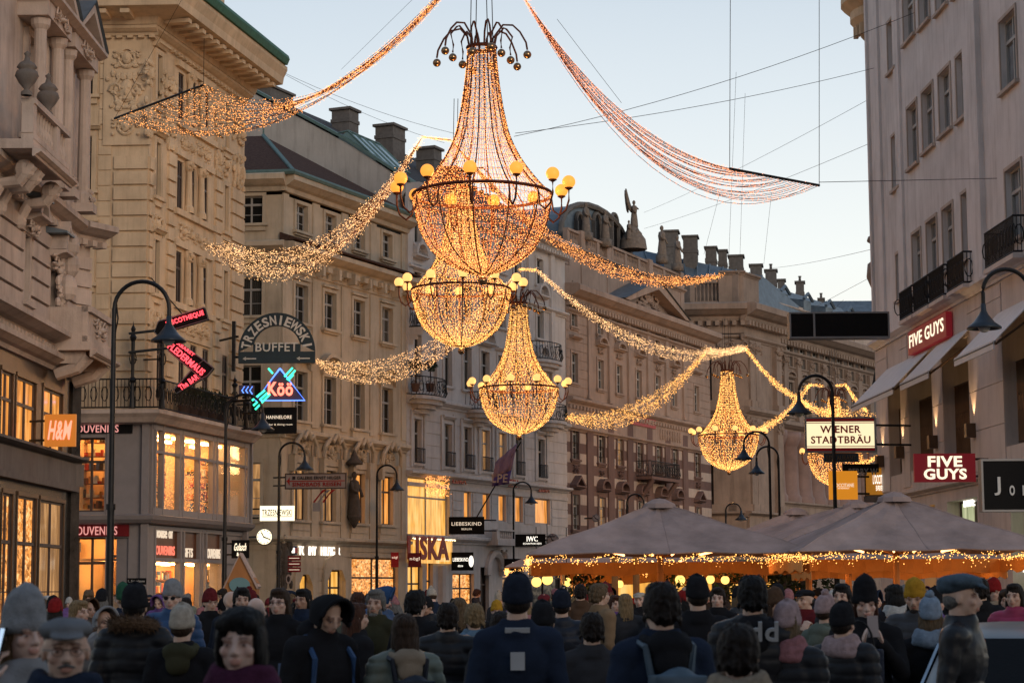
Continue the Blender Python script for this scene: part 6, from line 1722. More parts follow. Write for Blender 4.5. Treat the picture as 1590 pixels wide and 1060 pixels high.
for j, (px, yy) in enumerate(((645, 580), (668, 585))):
    u_, z_ = FW.uv(px, 608, -.6); bush(FW.w(u_, -.6, z_), .42, 1.35, BLAB[j], True)
for j, px in enumerate((286, 300, 315, 330, 344)):
    u_ = FB.u(px, 640, -.35); bush(FB.w(u_, -.35, ZLED+.2), .42, .85, ['leftmost leafy pot on the souvenir shop balcony under the red arrow', 'second leafy pot from the red arrow on the souvenir shop balcony', 'middle leafy pot of the five on the souvenir shop balcony', 'fourth leafy pot along the souvenir shop balcony', 'last leafy pot on the souvenir shop balcony, nearest the beige building'][j])
# string of lights seen in the fur shop display: net of lights
rr = random.Random(3); m = MB(); u0, z1 = FW.uv(661, 738, .1); 
for k in range(330):
    px, py = rr.uniform(660, 697), 738+32*rr.random()**.8; px = max(px, 660+(py-738)*.12); u_, z_ = FW.uv(px, py, -.35); m.octa((u_, -.35+rr.gauss(0,.06), z_), .022)
FW.own(m, 'curtain_light', M['spark_o'], 'amber curtain of lights hanging before the tall display window', 'curtain light')['kind'] = 'stuff'
# ================================================================== market umbrellas
M['canvas'] = rough_mat('grey_canvas', (.31,.235,.22), .9, .38, 1.3, .6, 4)
M['canvas_in'] = rough_mat('warm_canvas_valance', (.70,.33,.10), .85, .2, 1.5, .2, 20)
M['olive'] = rough_mat('olive_canvas', (.15,.12,.06), .85, .2, 1.5, .2, 20)
M['pole_w'] = rough_mat('honey_wood_pole', (.45,.20,.06), .6, .2, 3, .1, 30)
M['heater'] = emit('glowing_heater_tube', (1,.45,.16), 4.0, True)
M['bulb'] = emit('yellow_paper_lantern', (1,.62,.15), 1.5, True)
def umbrella(px0, px1, apx, apy, ey, d, label, yaw=0, depth=None, heaters=True, lights=True, valance=True, low=0):
    k = d/FPX; W = (px1-px0)*k; c = at((px0+px1)/2, ey, d); ze = c.z; za = at(apx, apy, d+ (depth or W)/2*.2).z
    Dp = depth or W*.8
    root = thing('market_umbrella', label, 'market umbrella', (c.x, c.y+Dp/2*0, 0), yaw, 'large square market umbrellas')
    ax = (apx-(px0+px1)/2)*k
    hx, hy = W/2, Dp/2; cs = [(-hx,-hy),(hx,-hy),(hx,hy),(-hx,hy)]
    m = MB(); n = 10; rings = []
    for i in range(n+1):
        t = i/n; pts = []
        for e in range(4):
            a, b = Vector(cs[e]), Vector(cs[(e+1)%4])
            for j in range(8):
                q = a.lerp(b, j/8); s = 1-abs(j/8-.5)*2
                q = q*(t*(1-.035*s*t)); z = za-(za-ze)*(t**1.08)-.16*s*t*(1-t)*2
                pts.append((ax*(1-t)+q.x*1.0, q.y, z+.02*math.sin(j*2.1+i)))
        rings.append(pts)
    vs = [p for r_ in rings[1:] for p in r_]; N = 32; fs = []
    for i in range(n-1):
        for j in range(N): fs.append((i*N+j, i*N+(j+1)%N, (i+1)*N+(j+1)%N, (i+1)*N+j))
    vs.append((ax, 0, za)); fs += [(len(vs)-1, (j+1)%N, j) for j in range(N)]
    m.add(vs, fs); o = m.build('canopy', M['canvas'], root); sm = o.modifiers.new('t', 'SOLIDIFY'); sm.thickness = .02
    sr = MB()
    for e in range(8):
        j = e*4; sr.tube([(ax, 0, za+.02)]+[tuple(Vector(rings[i][j])+Vector((0,0,.018))) for i in range(1, n+1)], .014, 4)
    sr.build('seams', M['canvas'], root)
    cp = MB(); cp.lathe([(0,.14),(.12,.12),(.3,.03),(.34,-.06),(0,-.02)], (ax, 0, za), 10); cp.build('top_cap', M['canvas'], root)
    if valance:
        v = MB(); h = .25
        for (a, b) in (((hx*.97,-hy*.9),(hx*.97,hy*.9)), ((-hx*.97,hy*.9),(-hx*.97,-hy*.9)), ((hx*.97,hy*.9),(-hx*.97,hy*.9))):
            a, b = Vector(a), Vector(b); K = 24; P = []
            for j in range(K+1):
                q = a.lerp(b, j/K); w_ = .03*math.sin(j*1.7); P.append((q.x, q.y+w_, ze-.10)); P.append((q.x, q.y+w_*2-.05, ze-.10-h*(1+.12*math.sin(j*.9))))
            v.add(P, [(2*j, 2*j+2, 2*j+3, 2*j+1) for j in range(K)])
        o = v.build('valance', M['canvas_in'], root); sm = o.modifiers.new('t', 'SOLIDIFY'); sm.thickness = .015
    p = MB(); p.tube([(ax,0,0),(ax,0,za-.1)], .06, 8); p.box(ax-.35, ax+.35, -.35, .35, 0, .12); p.build('pole', M['pole_w'], root)
    for e in range(4):
        rb = MB(); x, y = cs[e]; rb.tube([(ax,0,za-.12),(x*.98,y*.98,ze-.02)], .025, 5); rb.tube([(ax,0,ze-.05),(ax*.5+x*.5,y*.5,(za+ze)/2-.1)], .02, 5); rb.build('rib', M['pole_w'], root)
    if heaters:
        for e, (x, y) in enumerate(((-.6,-.5),(-.15,-.6),(.15,-.6),(.6,-.5))):
            hb = MB(); hb.tube([(ax+x*1.2, y, ze+.0),(ax+x*2.3, y*1.9, ze+.16)], .022, 5); hb.build('heater_tube', M['heater'], root)
    if lights:
        rnd = random.Random(int(px0)); l = MB()
        for (a, b, nn) in (((-hx,-hy),(hx,-hy),400), ((-hx,hy),(-hx,-hy),150), ((hx,-hy),(hx,hy),150)):
            a, b = Vector(a), Vector(b)
            for j in range(nn):
                t = rnd.random(); q = a.lerp(b, t)*.985; l.octa((q.x+rnd.gauss(0,.03), q.y+rnd.gauss(0,.12), ze-.05-abs(rnd.gauss(0,.07))-.05*math.sin(t*40)), rnd.uniform(.006,.0115))
        l.build('fairy_lights', M['spark_um'], root)['kind'] = 'stuff'
    for x in (-hx*.5, hx*.5):
        ld = D.lights.new('umbrella_lamp', 'POINT'); ld.energy = 19; ld.color = (1, .42, .13); ld.shadow_soft_size = .25
        lo = D.objects.new('umbrella_lamp', ld); COL.objects.link(lo); lo.parent = root; lo.location = (x, 0, ze-.22)
    return root
M['spark_um'] = emit('umbrella_fairy_lights', (1,.45,.10), 3.2, False)
umbrella(818, 1240, 1025, 786, 862, 40, 'grey square market umbrella in the middle with its pole before the crowd')
umbrella(1212, 1598, 1391, 776, 857, 38.5, 'grey market umbrella in front of the red lightbox, cut by the right edge', R_(3))
umbrella(1120, 1490, 1335, 786, 848, 47, 'umbrella seen behind the gap between the two front umbrellas', R_(20), valance=False)
umbrella(1075, 1370, 1237, 797, 856, 53, 'farther umbrella with pale panels left of the plaster building', R_(-8), valance=False, heaters=False)
umbrella(786, 1000, 905, 838, 880, 52, 'low umbrella peeping out left behind the middle umbrella', valance=False, heaters=False)
umbrella(1240, 1540, 1390, 850, 872, 44, 'low orange edged umbrella behind the right front umbrella', valance=True, heaters=False, lights=False)
umbrella(870, 1180, 1030, 858, 882, 50, 'low dim umbrella under the middle umbrella', valance=True, heaters=True, lights=False)
# posts that carry the terrace roof
for px, l in ((955, 'left wooden terrace post in the crowd'), (988, 'wooden terrace post left of the middle umbrella pole'), (1256, 'wooden terrace post in the gap between the umbrellas'), (1318, 'wooden terrace post near the woman with the phone')):
    p = at(px, 915, 44); m = MB(); m.tube([(0,0,0),(0,0,2.9)], .07, 8); m.box(-.2,.2,-.2,.2,0,.1); o = m.build('terrace_post', M['pole_w']); o.location = (p.x, p.y, 0); tag(o, l, 'post')
# bar kiosk with lit windows and lanterns
def kiosk():
    c = at(1090, 915, 60); root = thing('bar_kiosk', 'dark bar kiosk with yellow lit openings behind the umbrellas', 'kiosk', (c.x, c.y, 0))
    m = MB(); ops = [(-2.6,-1.4,1.0,2.0),(-.9,.3,1.0,2.0),(.8,2.2,1.0,2.0)]
    m2 = MB(); wall_mb(m2, -3.4, 3, 0, 2.3, ops, .2); m2.box(-3.4, 3, .3, 3, 0, 2.29); m2.build('wall', M['dkbrown'], root)
    for o in ops: g = MB(); g.box(o[0], o[1], .2, .25, o[2], o[3]); g.build('lit_opening', M['lit_yellow'], root)
    r = MB(); r.prism([(-.5,2.3),(1.5,2.6),(3.3,2.3)], -3.6, 3.2); r.build('roof', M['olive'], root)
kiosk()
LANT = [(833, 903, 'left', 13), (850, 899, '', 14), (880, 903, '', 12), (1056, 900, '', 13), (1085, 893, '', 11), (1103, 899, '', 11), (1126, 900, '', 11), (962, 906, '', 10), (1345, 898, '', 13)]
LL = ['first yellow lantern from the left, right of the blue jacketed man', 'second yellow lantern from the left', 'third yellow lantern, left of the beige coated man', 'yellow lantern right of the middle umbrella pole', 'yellow lantern just above the black beanie', 'yellow lantern second to the right of the black beanie', 'yellow lantern beside the man in the lettered jacket', 'small yellow lantern between the wooden posts', 'yellow table lamp in front of the amber windows']
for (px, py, _, r), l in zip(LANT, LL):
    p = at(px, py, 50); R = r*50/FPX*.6; root = thing('lantern', l, 'lantern', p, group='yellow lanterns around the terrace')
    g = MB(); g.ell((0,0,0), R, 14, 10); g.build('globe', M['bulb'], root, True); h = MB(); h.tube([(0,0,R),(0,0,R+1.2)], .01, 4); h.lathe([(.05,R+.04),(.05,R-.02)], n=8); h.build('cord', M['cable'], root)
for j, (px, y0) in enumerate(((1180, 905), (1215, 905), (905, 905), (1060, 905), (1140, 900), (1270, 903))):
    p = at(px, 915, 49+j*.4); bush(Vector((p.x, p.y, .0)), .55, 1.75, ['terrace bush near the lettered jacket man', 'terrace bush below the umbrella gap', 'terrace bush by the beige coated man', 'terrace bush behind the dark haired man', 'terrace bush behind the black beanie man', 'terrace bush left of the right umbrella pole'][j])
# ================================================================== people
def attr_mat(name, rough, scale, var, bump, bscale, use_attr=False, spec=.25, stretch=None, sheen=0):
    m, n, L, b = _new(name)
    oi = n.new('ShaderNodeObjectInfo'); tc = n.new('ShaderNodeTexCoord'); nz = n.new('ShaderNodeTexNoise')
    nz.inputs['Scale'].default_value = scale; nz.inputs['Detail'].default_value = 6
    src = tc.outputs['Object']
    if stretch:
        mp = n.new('ShaderNodeMapping'); mp.inputs['Scale'].default_value = stretch; L.new(src, mp.inputs[0]); src = mp.outputs[0]
    L.new(src, nz.inputs['Vector'])
    rp = _ramp(n, [(.3, (1-var,)*3), (.7, (1, 1, 1))]); L.new(nz.outputs[0], rp.inputs[0])
    mx = n.new('ShaderNodeMix'); mx.data_type = 'RGBA'; mx.blend_type = 'MULTIPLY'; mx.inputs[0].default_value = 1
    L.new(oi.outputs['Color'], mx.inputs[6]); L.new(rp.outputs[0], mx.inputs[7]); out = mx.outputs[2]
    if use_attr:
        at_ = n.new('ShaderNodeAttribute'); at_.attribute_name = 'tint'
        m2 = n.new('ShaderNodeMix'); m2.data_type = 'RGBA'; m2.blend_type = 'MULTIPLY'; m2.inputs[0].default_value = 1
        L.new(out, m2.inputs[6]); L.new(at_.outputs['Color'], m2.inputs[7]); out = m2.outputs[2]
        b.inputs['Subsurface Weight'].default_value = .12; b.inputs['Subsurface Radius'].default_value = (.02, .008, .004)
    L.new(out, b.inputs['Base Color']); b.inputs['Roughness'].default_value = rough; b.inputs['Specular IOR Level'].default_value = spec
    if sheen: b.inputs['Sheen Weight'].default_value = sheen
    if bump:
        n2 = n.new('ShaderNodeTexNoise'); n2.inputs['Scale'].default_value = bscale; n2.inputs['Detail'].default_value = 5; L.new(src, n2.inputs['Vector'])
        bp = n.new('ShaderNodeBump'); bp.inputs['Strength'].default_value = bump; bp.inputs['Distance'].default_value = .01
        L.new(n2.outputs[0], bp.inputs['Height']); L.new(bp.outputs[0], b.inputs['Normal'])
    return m
M['skin'] = attr_mat('skin', .5, 8, .12, .1, 60, True, .35)
M['cloth'] = attr_mat('woven_cloth', .95, 5, .35, .4, 90, spec=.06)
M['nylon'] = attr_mat('puffer_nylon', .5, 5, .3, .25, 14, spec=.22)
M['leather'] = attr_mat('shiny_leather', .38, 5, .4, .6, 12, spec=.28)
M['knit'] = attr_mat('knitted_wool', .95, 30, .35, .8, 130, spec=.08)
M['hairm'] = attr_mat('hair_strands', .6, 26, .65, 1.0, 30, stretch=(5, 5, .6), spec=.2)
M['plaid'] = attr_mat('dark_plaid_wool', .9, 16, .6, .4, 90)
M['furm'] = attr_mat('fur', .9, 60, .6, .9, 90)

def cap(mb, a, b, ra, rb, n=10):
    a, b = Vector(a), Vector(b)
    K = 6; pts = []; rs = []
    d = (b-a); L = d.length; d = d.normalized() if L > 1e-6 else Vector((0,0,1))
    for k in range(4): t = math.pi/2*(1-k/3.0); pts.append(a-d*ra*math.sin(t)); rs.append(max(ra*math.cos(t), ra*.08))
    for k in range(4): t = math.pi/2*(k/3.0); pts.append(b+d*rb*math.sin(t)); rs.append(max(rb*math.cos(t), rb*.08))
    mb.tube(pts, rs, n)
def remesh(mb, vox, sm=2, name='m'):
    me = mb.mesh(name, []); ob = D.objects.new('tmp', me); COL.objects.link(ob)
    r = ob.modifiers.new('r', 'REMESH'); r.mode = 'VOXEL'; r.voxel_size = vox; r.use_smooth_shade = True
    if sm: s_ = ob.modifiers.new('s', 'SMOOTH'); s_.iterations = sm; s_.factor = .5
    dg = bpy.context.evaluated_depsgraph_get(); dg.update()
    out = D.meshes.new_from_object(ob.evaluated_get(dg)); D.objects.remove(ob); D.meshes.remove(me)
    out.name = name; return out
def displace(me, fn):
    me.update(); nr = [v.normal.copy() for v in me.vertices]
    for v, nn in zip(me.vertices, nr): v.co += nn*fn(v.co)
    me.update()
NECK = Vector((0, .01, 1.50))
def headM(hy=0, hp=0, hr=0):
    """hy turn (deg, + to image right when facing the camera), hp bow down"""
    return Matrix.Translation(NECK) @ Matrix.Rotation(R_(hy), 4, 'Z') @ Matrix.Rotation(R_(hp), 4, 'X') @ Matrix.Rotation(R_(hr), 4, 'Y') @ Matrix.Translation((0, -.012, .125))
def head_prims(mb, HM, fem=False):
    h = MB(); E = lambda c, r: h.ell(c, r, 16, 12)
    E((0,.015,.03), (.075,.094,.09)); E((0,-.02,-.028), (.063,.072,.083)); E((0,-.042,-.083), (.036 if fem else .042,.036,.03)); E((0,-.01,-.06), (.058,.055,.05))
    cap(h, (0,-.088,.014), (0,-.108,-.024), .0085, .0125); 
    for s in (-1, 1):
        h.ell((s*.011,-.099,-.030), (.009,.010,.008), 8, 6); h.ell((s*.03,-.082,.024), (.027,.013,.009), 10, 6); h.ell((s*.043,-.062,-.02), (.022,.024,.022), 10, 8)
        h.ell((s*.031,-.079,.005), (.0135,.0115,.0105), 10, 8); h.ell((s*.077,.008,-.004), (.009,.019,.031), 10, 8)
    h.ell((0,-.092,-.053), (.025,.011,.0065), 10, 6); h.ell((0,-.089,-.064), (.021,.012,.008), 10, 6)
    cap(h, (0,.014,-.07), (0,.03,-.2), .052 if fem else .06, .062)
    mb.add([HM @ Vector(v) for v in h.v], h.f)
def hand(mb, W, dr, side, nrm, curl=.9):
    dr, side, nrm = Vector(dr).normalized(), Vector(side).normalized(), Vector(nrm).normalized(); W = Vector(W)
    Mx = Matrix((side, nrm, dr)).transposed()
    mb.ell(W+dr*.045, (.040,.017,.052), 10, 8, Mx)
    for o, l in ((-.030,.062), (-.010,.074), (.010,.070), (.029,.056)):
        b = W+dr*.085+side*o; a1 = curl*.55; p1 = b+(dr*math.cos(a1)+nrm*math.sin(a1))*l*.5; a2 = curl*1.5; p2 = p1+(dr*math.cos(a2)+nrm*math.sin(a2))*l*.5
        cap(mb, b-dr*.012, p1, .0095, .0088, 7); cap(mb, p1, p2, .0088, .0075, 7)
    t0 = W+dr*.02-side*.033; t1 = t0+(dr*.7-side*.6+nrm*.45)*.038; t2 = t1+(dr*.95+nrm*.5)*.03
    cap(mb, t0, t1, .013, .011, 7); cap(mb, t1, t2, .010, .0085, 7)
ARMS = {
 'stand': [((s*.185,.0,1.40), (s*.245,.04,1.13), (s*.235,-.07,.88)) for s in (-1, 1)],
 'pocket': [((s*.185,.0,1.40), (s*.29,.07,1.14), (s*.2,-.1,.97)) for s in (-1, 1)],
 'phone': [((s*.185,.0,1.40), (s*.215,-.13,1.16), (s*.065,-.31,1.36)) for s in (-1, 1)],
 'ear': [((-.185,.0,1.40), (-.30,-.10,1.22), (-.165,-.03,1.44)), ((.185,.0,1.40), (.245,.04,1.13), (.235,-.07,.88))],
 'reach': [((-.185,.0,1.40), (-.25,-.10,1.16), (-.13,-.32,1.22)), ((.185,.0,1.40), (.245,.0,1.14), (.15,-.25,1.05))],
}
def arm_hands(mb, pose):
    A = ARMS[pose]
    for k, (S, E, Wr) in enumerate(A):
        s = -1 if k == 0 else 1; cap(mb, S, E, .05, .04); cap(mb, E, Wr, .038, .027)
        d = (Vector(Wr)-Vector(E)).normalized()
        if pose == 'phone': hand(mb, Wr, Vector((-s*.25,-.25,.95)), Vector((s*.3,.9,.1)) if 0 else Vector((0,-1,-.2)), Vector((-s,0,.2)), 1.1)
        elif pose == 'ear' and k == 0: hand(mb, Wr, Vector((.28,.12,.95)), Vector((0,1,0)), Vector((1,0,-.1)), .75)
        else: hand(mb, Wr, d, Vector((0,1,0)), Vector((-s,0,0)), .7)
def trunk(mb, g=0.0, fem=False):
    sw = .165 if fem else .19
    mb.ell((0,0,1.28), (.165+g,.108+g,.21+g*.5), 14, 10); mb.ell((0,0,1.05), (.145+g,.105+g,.2), 14, 10); mb.ell((0,.01,.9), (.17+g,.12+g,.16), 14, 10)
    cap(mb, (-sw+.03,0,1.405), (sw-.03,0,1.405), .068+g*.6, .068+g*.6); cap(mb, (-sw*.55,.01,1.43), (0,.015,1.47), .05+g*.5, .06+g*.5); cap(mb, (sw*.55,.01,1.43), (0,.015,1.47), .05+g*.5, .06+g*.5)
_bc = {}
def body_mesh(pose, hy, hp, fem, fine):
    key = (pose, hy, hp, fem, fine)
    if key in _bc: return _bc[key]
    mb = MB(); HM = headM(hy, hp); head_prims(mb, HM, fem); trunk(mb, 0, fem); arm_hands(mb, pose)
    for s in (-1, 1):
        cap(mb, (s*.09,0,.9), (s*.105,-.01,.5), .088, .058); cap(mb, (s*.105,-.01,.5), (s*.11,.02,.09), .052, .038); cap(mb, (s*.11,.03,.045), (s*.12,-.15,.035), .042, .032)
    me = remesh(mb, .0062 if fine else .0095, 1 if fine else 1, 'person')
    inv = HM.inverted(); ca = me.color_attributes.new('tint', 'FLOAT_COLOR', 'POINT')
    for v in me.vertices:
        p = inv @ v.co; c = (1, 1, 1)
        if v.co.z < .97 and abs(v.co.x) < .2: c = (.12, .12, .16)
        if v.co.z < .09: c = (.05, .045, .04)
        if -.13 < p.z < .15 and abs(p.x) < .1 and p.y < -.03:
            ax = abs(p.x)
            if -.072 < p.z < -.047 and ax < .024 and p.y < -.083: c = (.9, .68, .66)
            elif .021 < p.z < .032 and .012 < ax < .052 and p.y < -.06: c = (.38, .32, .3)
            elif ((ax-.031)/.0135)**2+((p.z-.003)/.0055)**2 < 1 and p.y < -.07:
                c = (.85, 1.0, 1.15)
                if ((ax-.031)/.0075)**2+((p.z-.004)/.0075)**2 < 1: c = (.10, .10, .12)
            elif ((ax-.031)/.019)**2+((p.z-.006)/.013)**2 < 1: c = (.55, .45, .43) if p.z > .006 else (.8, .7, .68)
            elif ((ax-.042)/.02)**2+((p.z+.025)/.02)**2 < 1: c = (1.0, .93, .92)
        ca.data[v.index].color = (*c, 1)
    me.materials.append(M['skin']); _bc[key] = (me, HM); return _bc[key]
_cc = {}
def coat_mesh(pose, kind, fem):
    key = (pose, kind, fem)
    if key in _cc: return _cc[key]
    mb = MB(); g = {'puffer': .055, 'coat': .035, 'jacket': .038, 'leather': .032}[kind]
    trunk(mb, g, fem)
    for S, E, Wr in ARMS[pose]:
        S, E, Wr = Vector(S), Vector(E), Vector(Wr); W2 = E.lerp(Wr, .93)
        cap(mb, S, E, .062+g*.45, .05+g*.4); cap(mb, E, W2, .05+g*.4, .04+g*.3)
    lo = .62 if kind == 'coat' else .84
    mb.lathe([(0,lo),(.19+g,lo),(.175+g,(lo+1.0)/2),(.15+g,1.0),(0,1.0)], (0,0,0), 18)
    mb.lathe([(.055,1.44),(.115,1.44),(.105,1.50),(.088,1.545),(.072,1.54),(.07,1.46)], (0,.012,0), 18)   # collar
    me = remesh(mb, .0135 if kind == 'puffer' else .015, 2, 'coat'); sd = hash(kind) % 7
    def fn(p):
        q = Vector((p.x*5, p.y*5, p.z*4)); f = noise.noise(q)*.014+noise.noise(q*2.7+Vector((3,1,sd)))*.007
        w_ = abs(noise.noise(Vector((p.x*9, p.y*9, p.z*16))))*-.008
        if kind == 'puffer':
            ph = ((p.z+.012*noise.noise(q*1.5)) % .085)/.085; f = f*.8+.011*(1-(abs(ph-.5)*2)**3)-.008
        return f+w_
    displace(me, fn)
    me.materials.append({'puffer': M['nylon'], 'coat': M['cloth'], 'jacket': M['cloth'], 'leather': M['leather']}[kind])
    _cc[key] = me; return me
_hc = {}
def cached(key, fn):
    if key not in _hc: _hc[key] = fn()
    return _hc[key]
def hair_mesh(kind):
    mb = MB(); E = lambda c, r: mb.ell(c, r, 14, 10)
    if kind != 'hatted':
        E((0,.018,.058), (.083,.099,.075)); E((0,-.035,.095), (.062,.055,.035))
    E((0,.048,.0), (.079,.068,.09))
    for s in (-1, 1): E((s*.066,.02,.025), (.022,.06,.06))
    if kind in ('long', 'hatted'):
        E((0,.075,-.12), (.085,.045,.16)); 
        for s in (-1, 1): E((s*.07,.03,-.07), (.026,.045,.11)); E((s*.075,.02,-.19), (.03,.045,.11))
    if kind == 'bob':
        for s in (-1, 1): E((s*.072,.005,-.0), (.024,.068,.085)); E((s*.070,.02,-.06), (.026,.055,.06)); E((s*.045,-.062,.078), (.035,.032,.03))
        E((0,.075,-.04), (.09,.05,.09)); E((0,.01,.085), (.088,.1,.06))
    if kind == 'curly': E((0,.03,.06), (.105,.11,.095)); E((0,.06,0), (.1,.08,.09)); 
    rt = random.Random(len(kind)*7)
    for k in range(90 if kind != 'long' else 120):   # tufts and loose strands
        th = rt.uniform(-.35*math.pi, 1.35*math.pi) if kind != 'curly' else rt.uniform(0, math.tau); z = rt.uniform(-.06, .12); rr = math.sqrt(max(.02, 1-(max(z, 0)/.135)**2))
        p = Vector((.082*rr*math.cos(th), .018+.098*rr*math.sin(th), z+.012))
        if p.y < -.02 and z < .07: continue
        if kind in ('hatted', 'bob', 'long'): continue
        q = p*1.02+Vector((rt.gauss(0,.008), rt.gauss(.004,.008), -rt.uniform(.02,.05))); mb.tube([p*.9, p*1.05, q], [.012,.009,.002], 5)
    me = remesh(mb, .007, 0, 'hair')
    amp = {'curly': .02, 'short': .006}.get(kind, .007)
    displace(me, lambda p: amp*noise.noise(Vector((p.x*45, p.y*45, p.z*(45 if kind == 'curly' else 9))))+amp*.6*noise.noise(Vector((p.x*95, p.y*95, p.z*14))))
    me.materials.append(M['hairm']); return me
def beanie_mesh(kind):
    mb = MB(); n = 56; P = [(.97,-.012),(1.03,-.010),(1.05,.01),(1.05,.036),(1.0,.042),(.99,.06),(.93,.09),(.8,.118),(.58,.138),(.3,.150),(.0,.153)]
    if kind == 'tall': P = P[:5]+[(1.0,.065),(.96,.1),(.84,.14),(.6,.17),(.3,.187),(0,.19)]
    vs = []; fs = []
    for i, (r, z) in enumerate(P):
        for k in range(n):
            a = k*math.tau/n; rib = 1+(.014 if k % 2 else 0)*(1 if r > .3 else 0)
            vs.append((r*rib*.085*math.cos(a), .014+r*rib*.104*math.sin(a), z+.016+.022*(-math.sin(a))*.6))
    for i in range(len(P)-1):
        for k in range(n): fs.append((i*n+k, i*n+(k+1)%n, (i+1)*n+(k+1)%n, (i+1)*n+k))
    mb.add(vs, fs); me = mb.mesh('beanie', M['knit'], True)
    displace(me, lambda p: .004*noise.noise(p*16)); return me
def flatcap_mesh():
    mb = MB(); mb.ell((0,.0,.078), (.105,.125,.046), 20, 10); mb.ell((0,.03,.055), (.09,.095,.05), 18, 10); mb.ell((0,-.115,.055), (.07,.045,.012), 14, 8, Matrix.Rotation(.35, 3, 'X'))
    me = remesh(mb, .009, 2, 'flat_cap'); displace(me, lambda p: .006*noise.noise(p*14)); me.materials.append(M['cloth']); return me
def hood_mesh(down=False):
    mb = MB()
    if down:
        mb.ell((0,.115,-.17), (.12,.075,.075), 14, 8); mb.tube([(.1*math.cos(t), .05+.09*math.sin(t), -.15-.02*math.sin(t)) for t in [-.6+k*.44 for k in range(11)]], .036, 8); mb.ell((0,.14,-.24), (.09,.055,.09), 12, 8)
        me = remesh(mb, .011, 3, 'hood'); displace(me, lambda p: .012*noise.noise(p*13)); me.materials.append(M['cloth']); return me
    o = MB(); n = 20; m = 14; vs = []; fs = []
    for i in range(m+1):
        t = i/m; y = -.085+.23*t; w_ = math.sin(math.pi*(.36+.64*t))**.6 if t < 1 else 0
        for k in range(n+1):
            a = -.62*math.pi+1.24*math.pi*k/n; vs.append((.112*w_*math.sin(a), y, .02+.135*w_*math.cos(a)-.03*t*abs(math.cos(a))))
    for i in range(m):
        for k in range(n): fs.append((i*(n+1)+k, i*(n+1)+k+1, (i+1)*(n+1)+k+1, (i+1)*(n+1)+k))
    o.add(vs, fs); o.tube([vs[k] for k in range(n+1)], .013, 6); o.ell((0,.06,-.13), (.12,.09,.07), 14, 8); me = o.mesh('hood', M['cloth'], True); displace(me, lambda p: .006*noise.noise(p*15)); return me
def fur_mesh():
    mb = MB(); r = random.Random(4)
    for k in range(1500):
        a = r.uniform(-.2, math.pi+.2); b = r.uniform(0, math.tau); c = Vector((.135*math.cos(a), .03+.135*math.sin(a), -.12+.02*math.sin(a)))
        d = Vector((math.cos(a)*math.cos(b), math.sin(a)*math.cos(b), math.sin(b))); p = c+d*.02; q = c+d*r.uniform(.05,.075)+Vector((r.gauss(0,.012),)*3); s = d.cross(Vector((r.random(), r.random(), 1))).normalized()*.006
        mb.add([p-s, p+s, q], [(0,1,2)])
    mb.tube([(.135*math.cos(t), .03+.135*math.sin(t), -.12+.02*math.sin(t)) for t in [-.2+k*.35 for k in range(11)]], .042, 8)
    return mb.mesh('fur_trim', M['furm'])
def scarf_mesh():
    mb = MB()
    for k, (z, r) in enumerate(((-.17,.105), (-.135,.098), (-.10,.085))): mb.tube([(r*math.cos(t), .02+r*.95*math.sin(t), z+.012*math.sin(2*t+k)) for t in [j*math.tau/18 for j in range(19)]], .034, 8)
    me = remesh(mb, .011, 1, 'scarf'); displace(me, lambda p: .012*noise.noise(p*17)); me.materials.append(M['knit']); return me
def pom_mesh():
    mb = MB(); mb.ell((0,0,0), .036, 12, 10); me = mb.mesh('pompom', M['knit'], True); displace(me, lambda p: .009*noise.noise(p*70)); return me
def pack_mesh():
    mb = MB(); mb.ell((0,.0,0), (.15,.085,.21), 14, 12); mb.box(-.13,.13,-.07,.06,-.2,.17); mb.ell((0,.07,-.07), (.11,.045,.1), 12, 8)
    me = remesh(mb, .013, 3, 'backpack'); displace(me, lambda p: .008*noise.noise(p*10)); me.materials.append(M['nylon']); return me
SK = [(.64,.42,.32), (.56,.36,.27), (.68,.46,.37), (.46,.28,.20)]
HAIRC = {'black': (.012,.010,.010), 'dark': (.022,.014,.011), 'brown': (.055,.030,.018), 'auburn': (.085,.032,.018), 'blonde': (.30,.20,.10), 'grey': (.20,.19,.18), 'white': (.4,.39,.37), 'fair': (.17,.11,.06)}
COLC = {'black': (.010,.010,.012), 'navy': (.012,.018,.034), 'darknavy': (.010,.013,.022), 'blue': (.02,.05,.12), 'charcoal': (.028,.028,.032), 'grey': (.12,.12,.125), 'lightgrey': (.30,.30,.31), 'olive': (.035,.033,.018),
 'greygreen': (.095,.11,.09), 'green': (.02,.07,.04), 'brown': (.06,.035,.022), 'camel': (.26,.17,.10), 'beige': (.33,.26,.19), 'cream': (.46,.40,.33), 'lightblue': (.14,.22,.30), 'paleblue': (.26,.33,.42), 'purple': (.10,.05,.16),
 'pink': (.36,.16,.17), 'palepink': (.42,.30,.30), 'red': (.28,.02,.02), 'darkred': (.10,.012,.015), 'mustard': (.50,.27,.03), 'magenta': (.35,.04,.10), 'white': (.5,.49,.47), 'plum': (.05,.012,.03), 'bluegrey': (.05,.075,.10)}
def child(me, name, par, mat4, col):
    o = D.objects.new(name, me); COL.objects.link(o); o.parent = par; o.matrix_local = mat4; o.color = (*col, 1); return o
COLC = {k: tuple(min(.6, x*1.55+.004) for x in v) if max(v) < .2 else v for k, v in COLC.items()}
PEOPLE = []
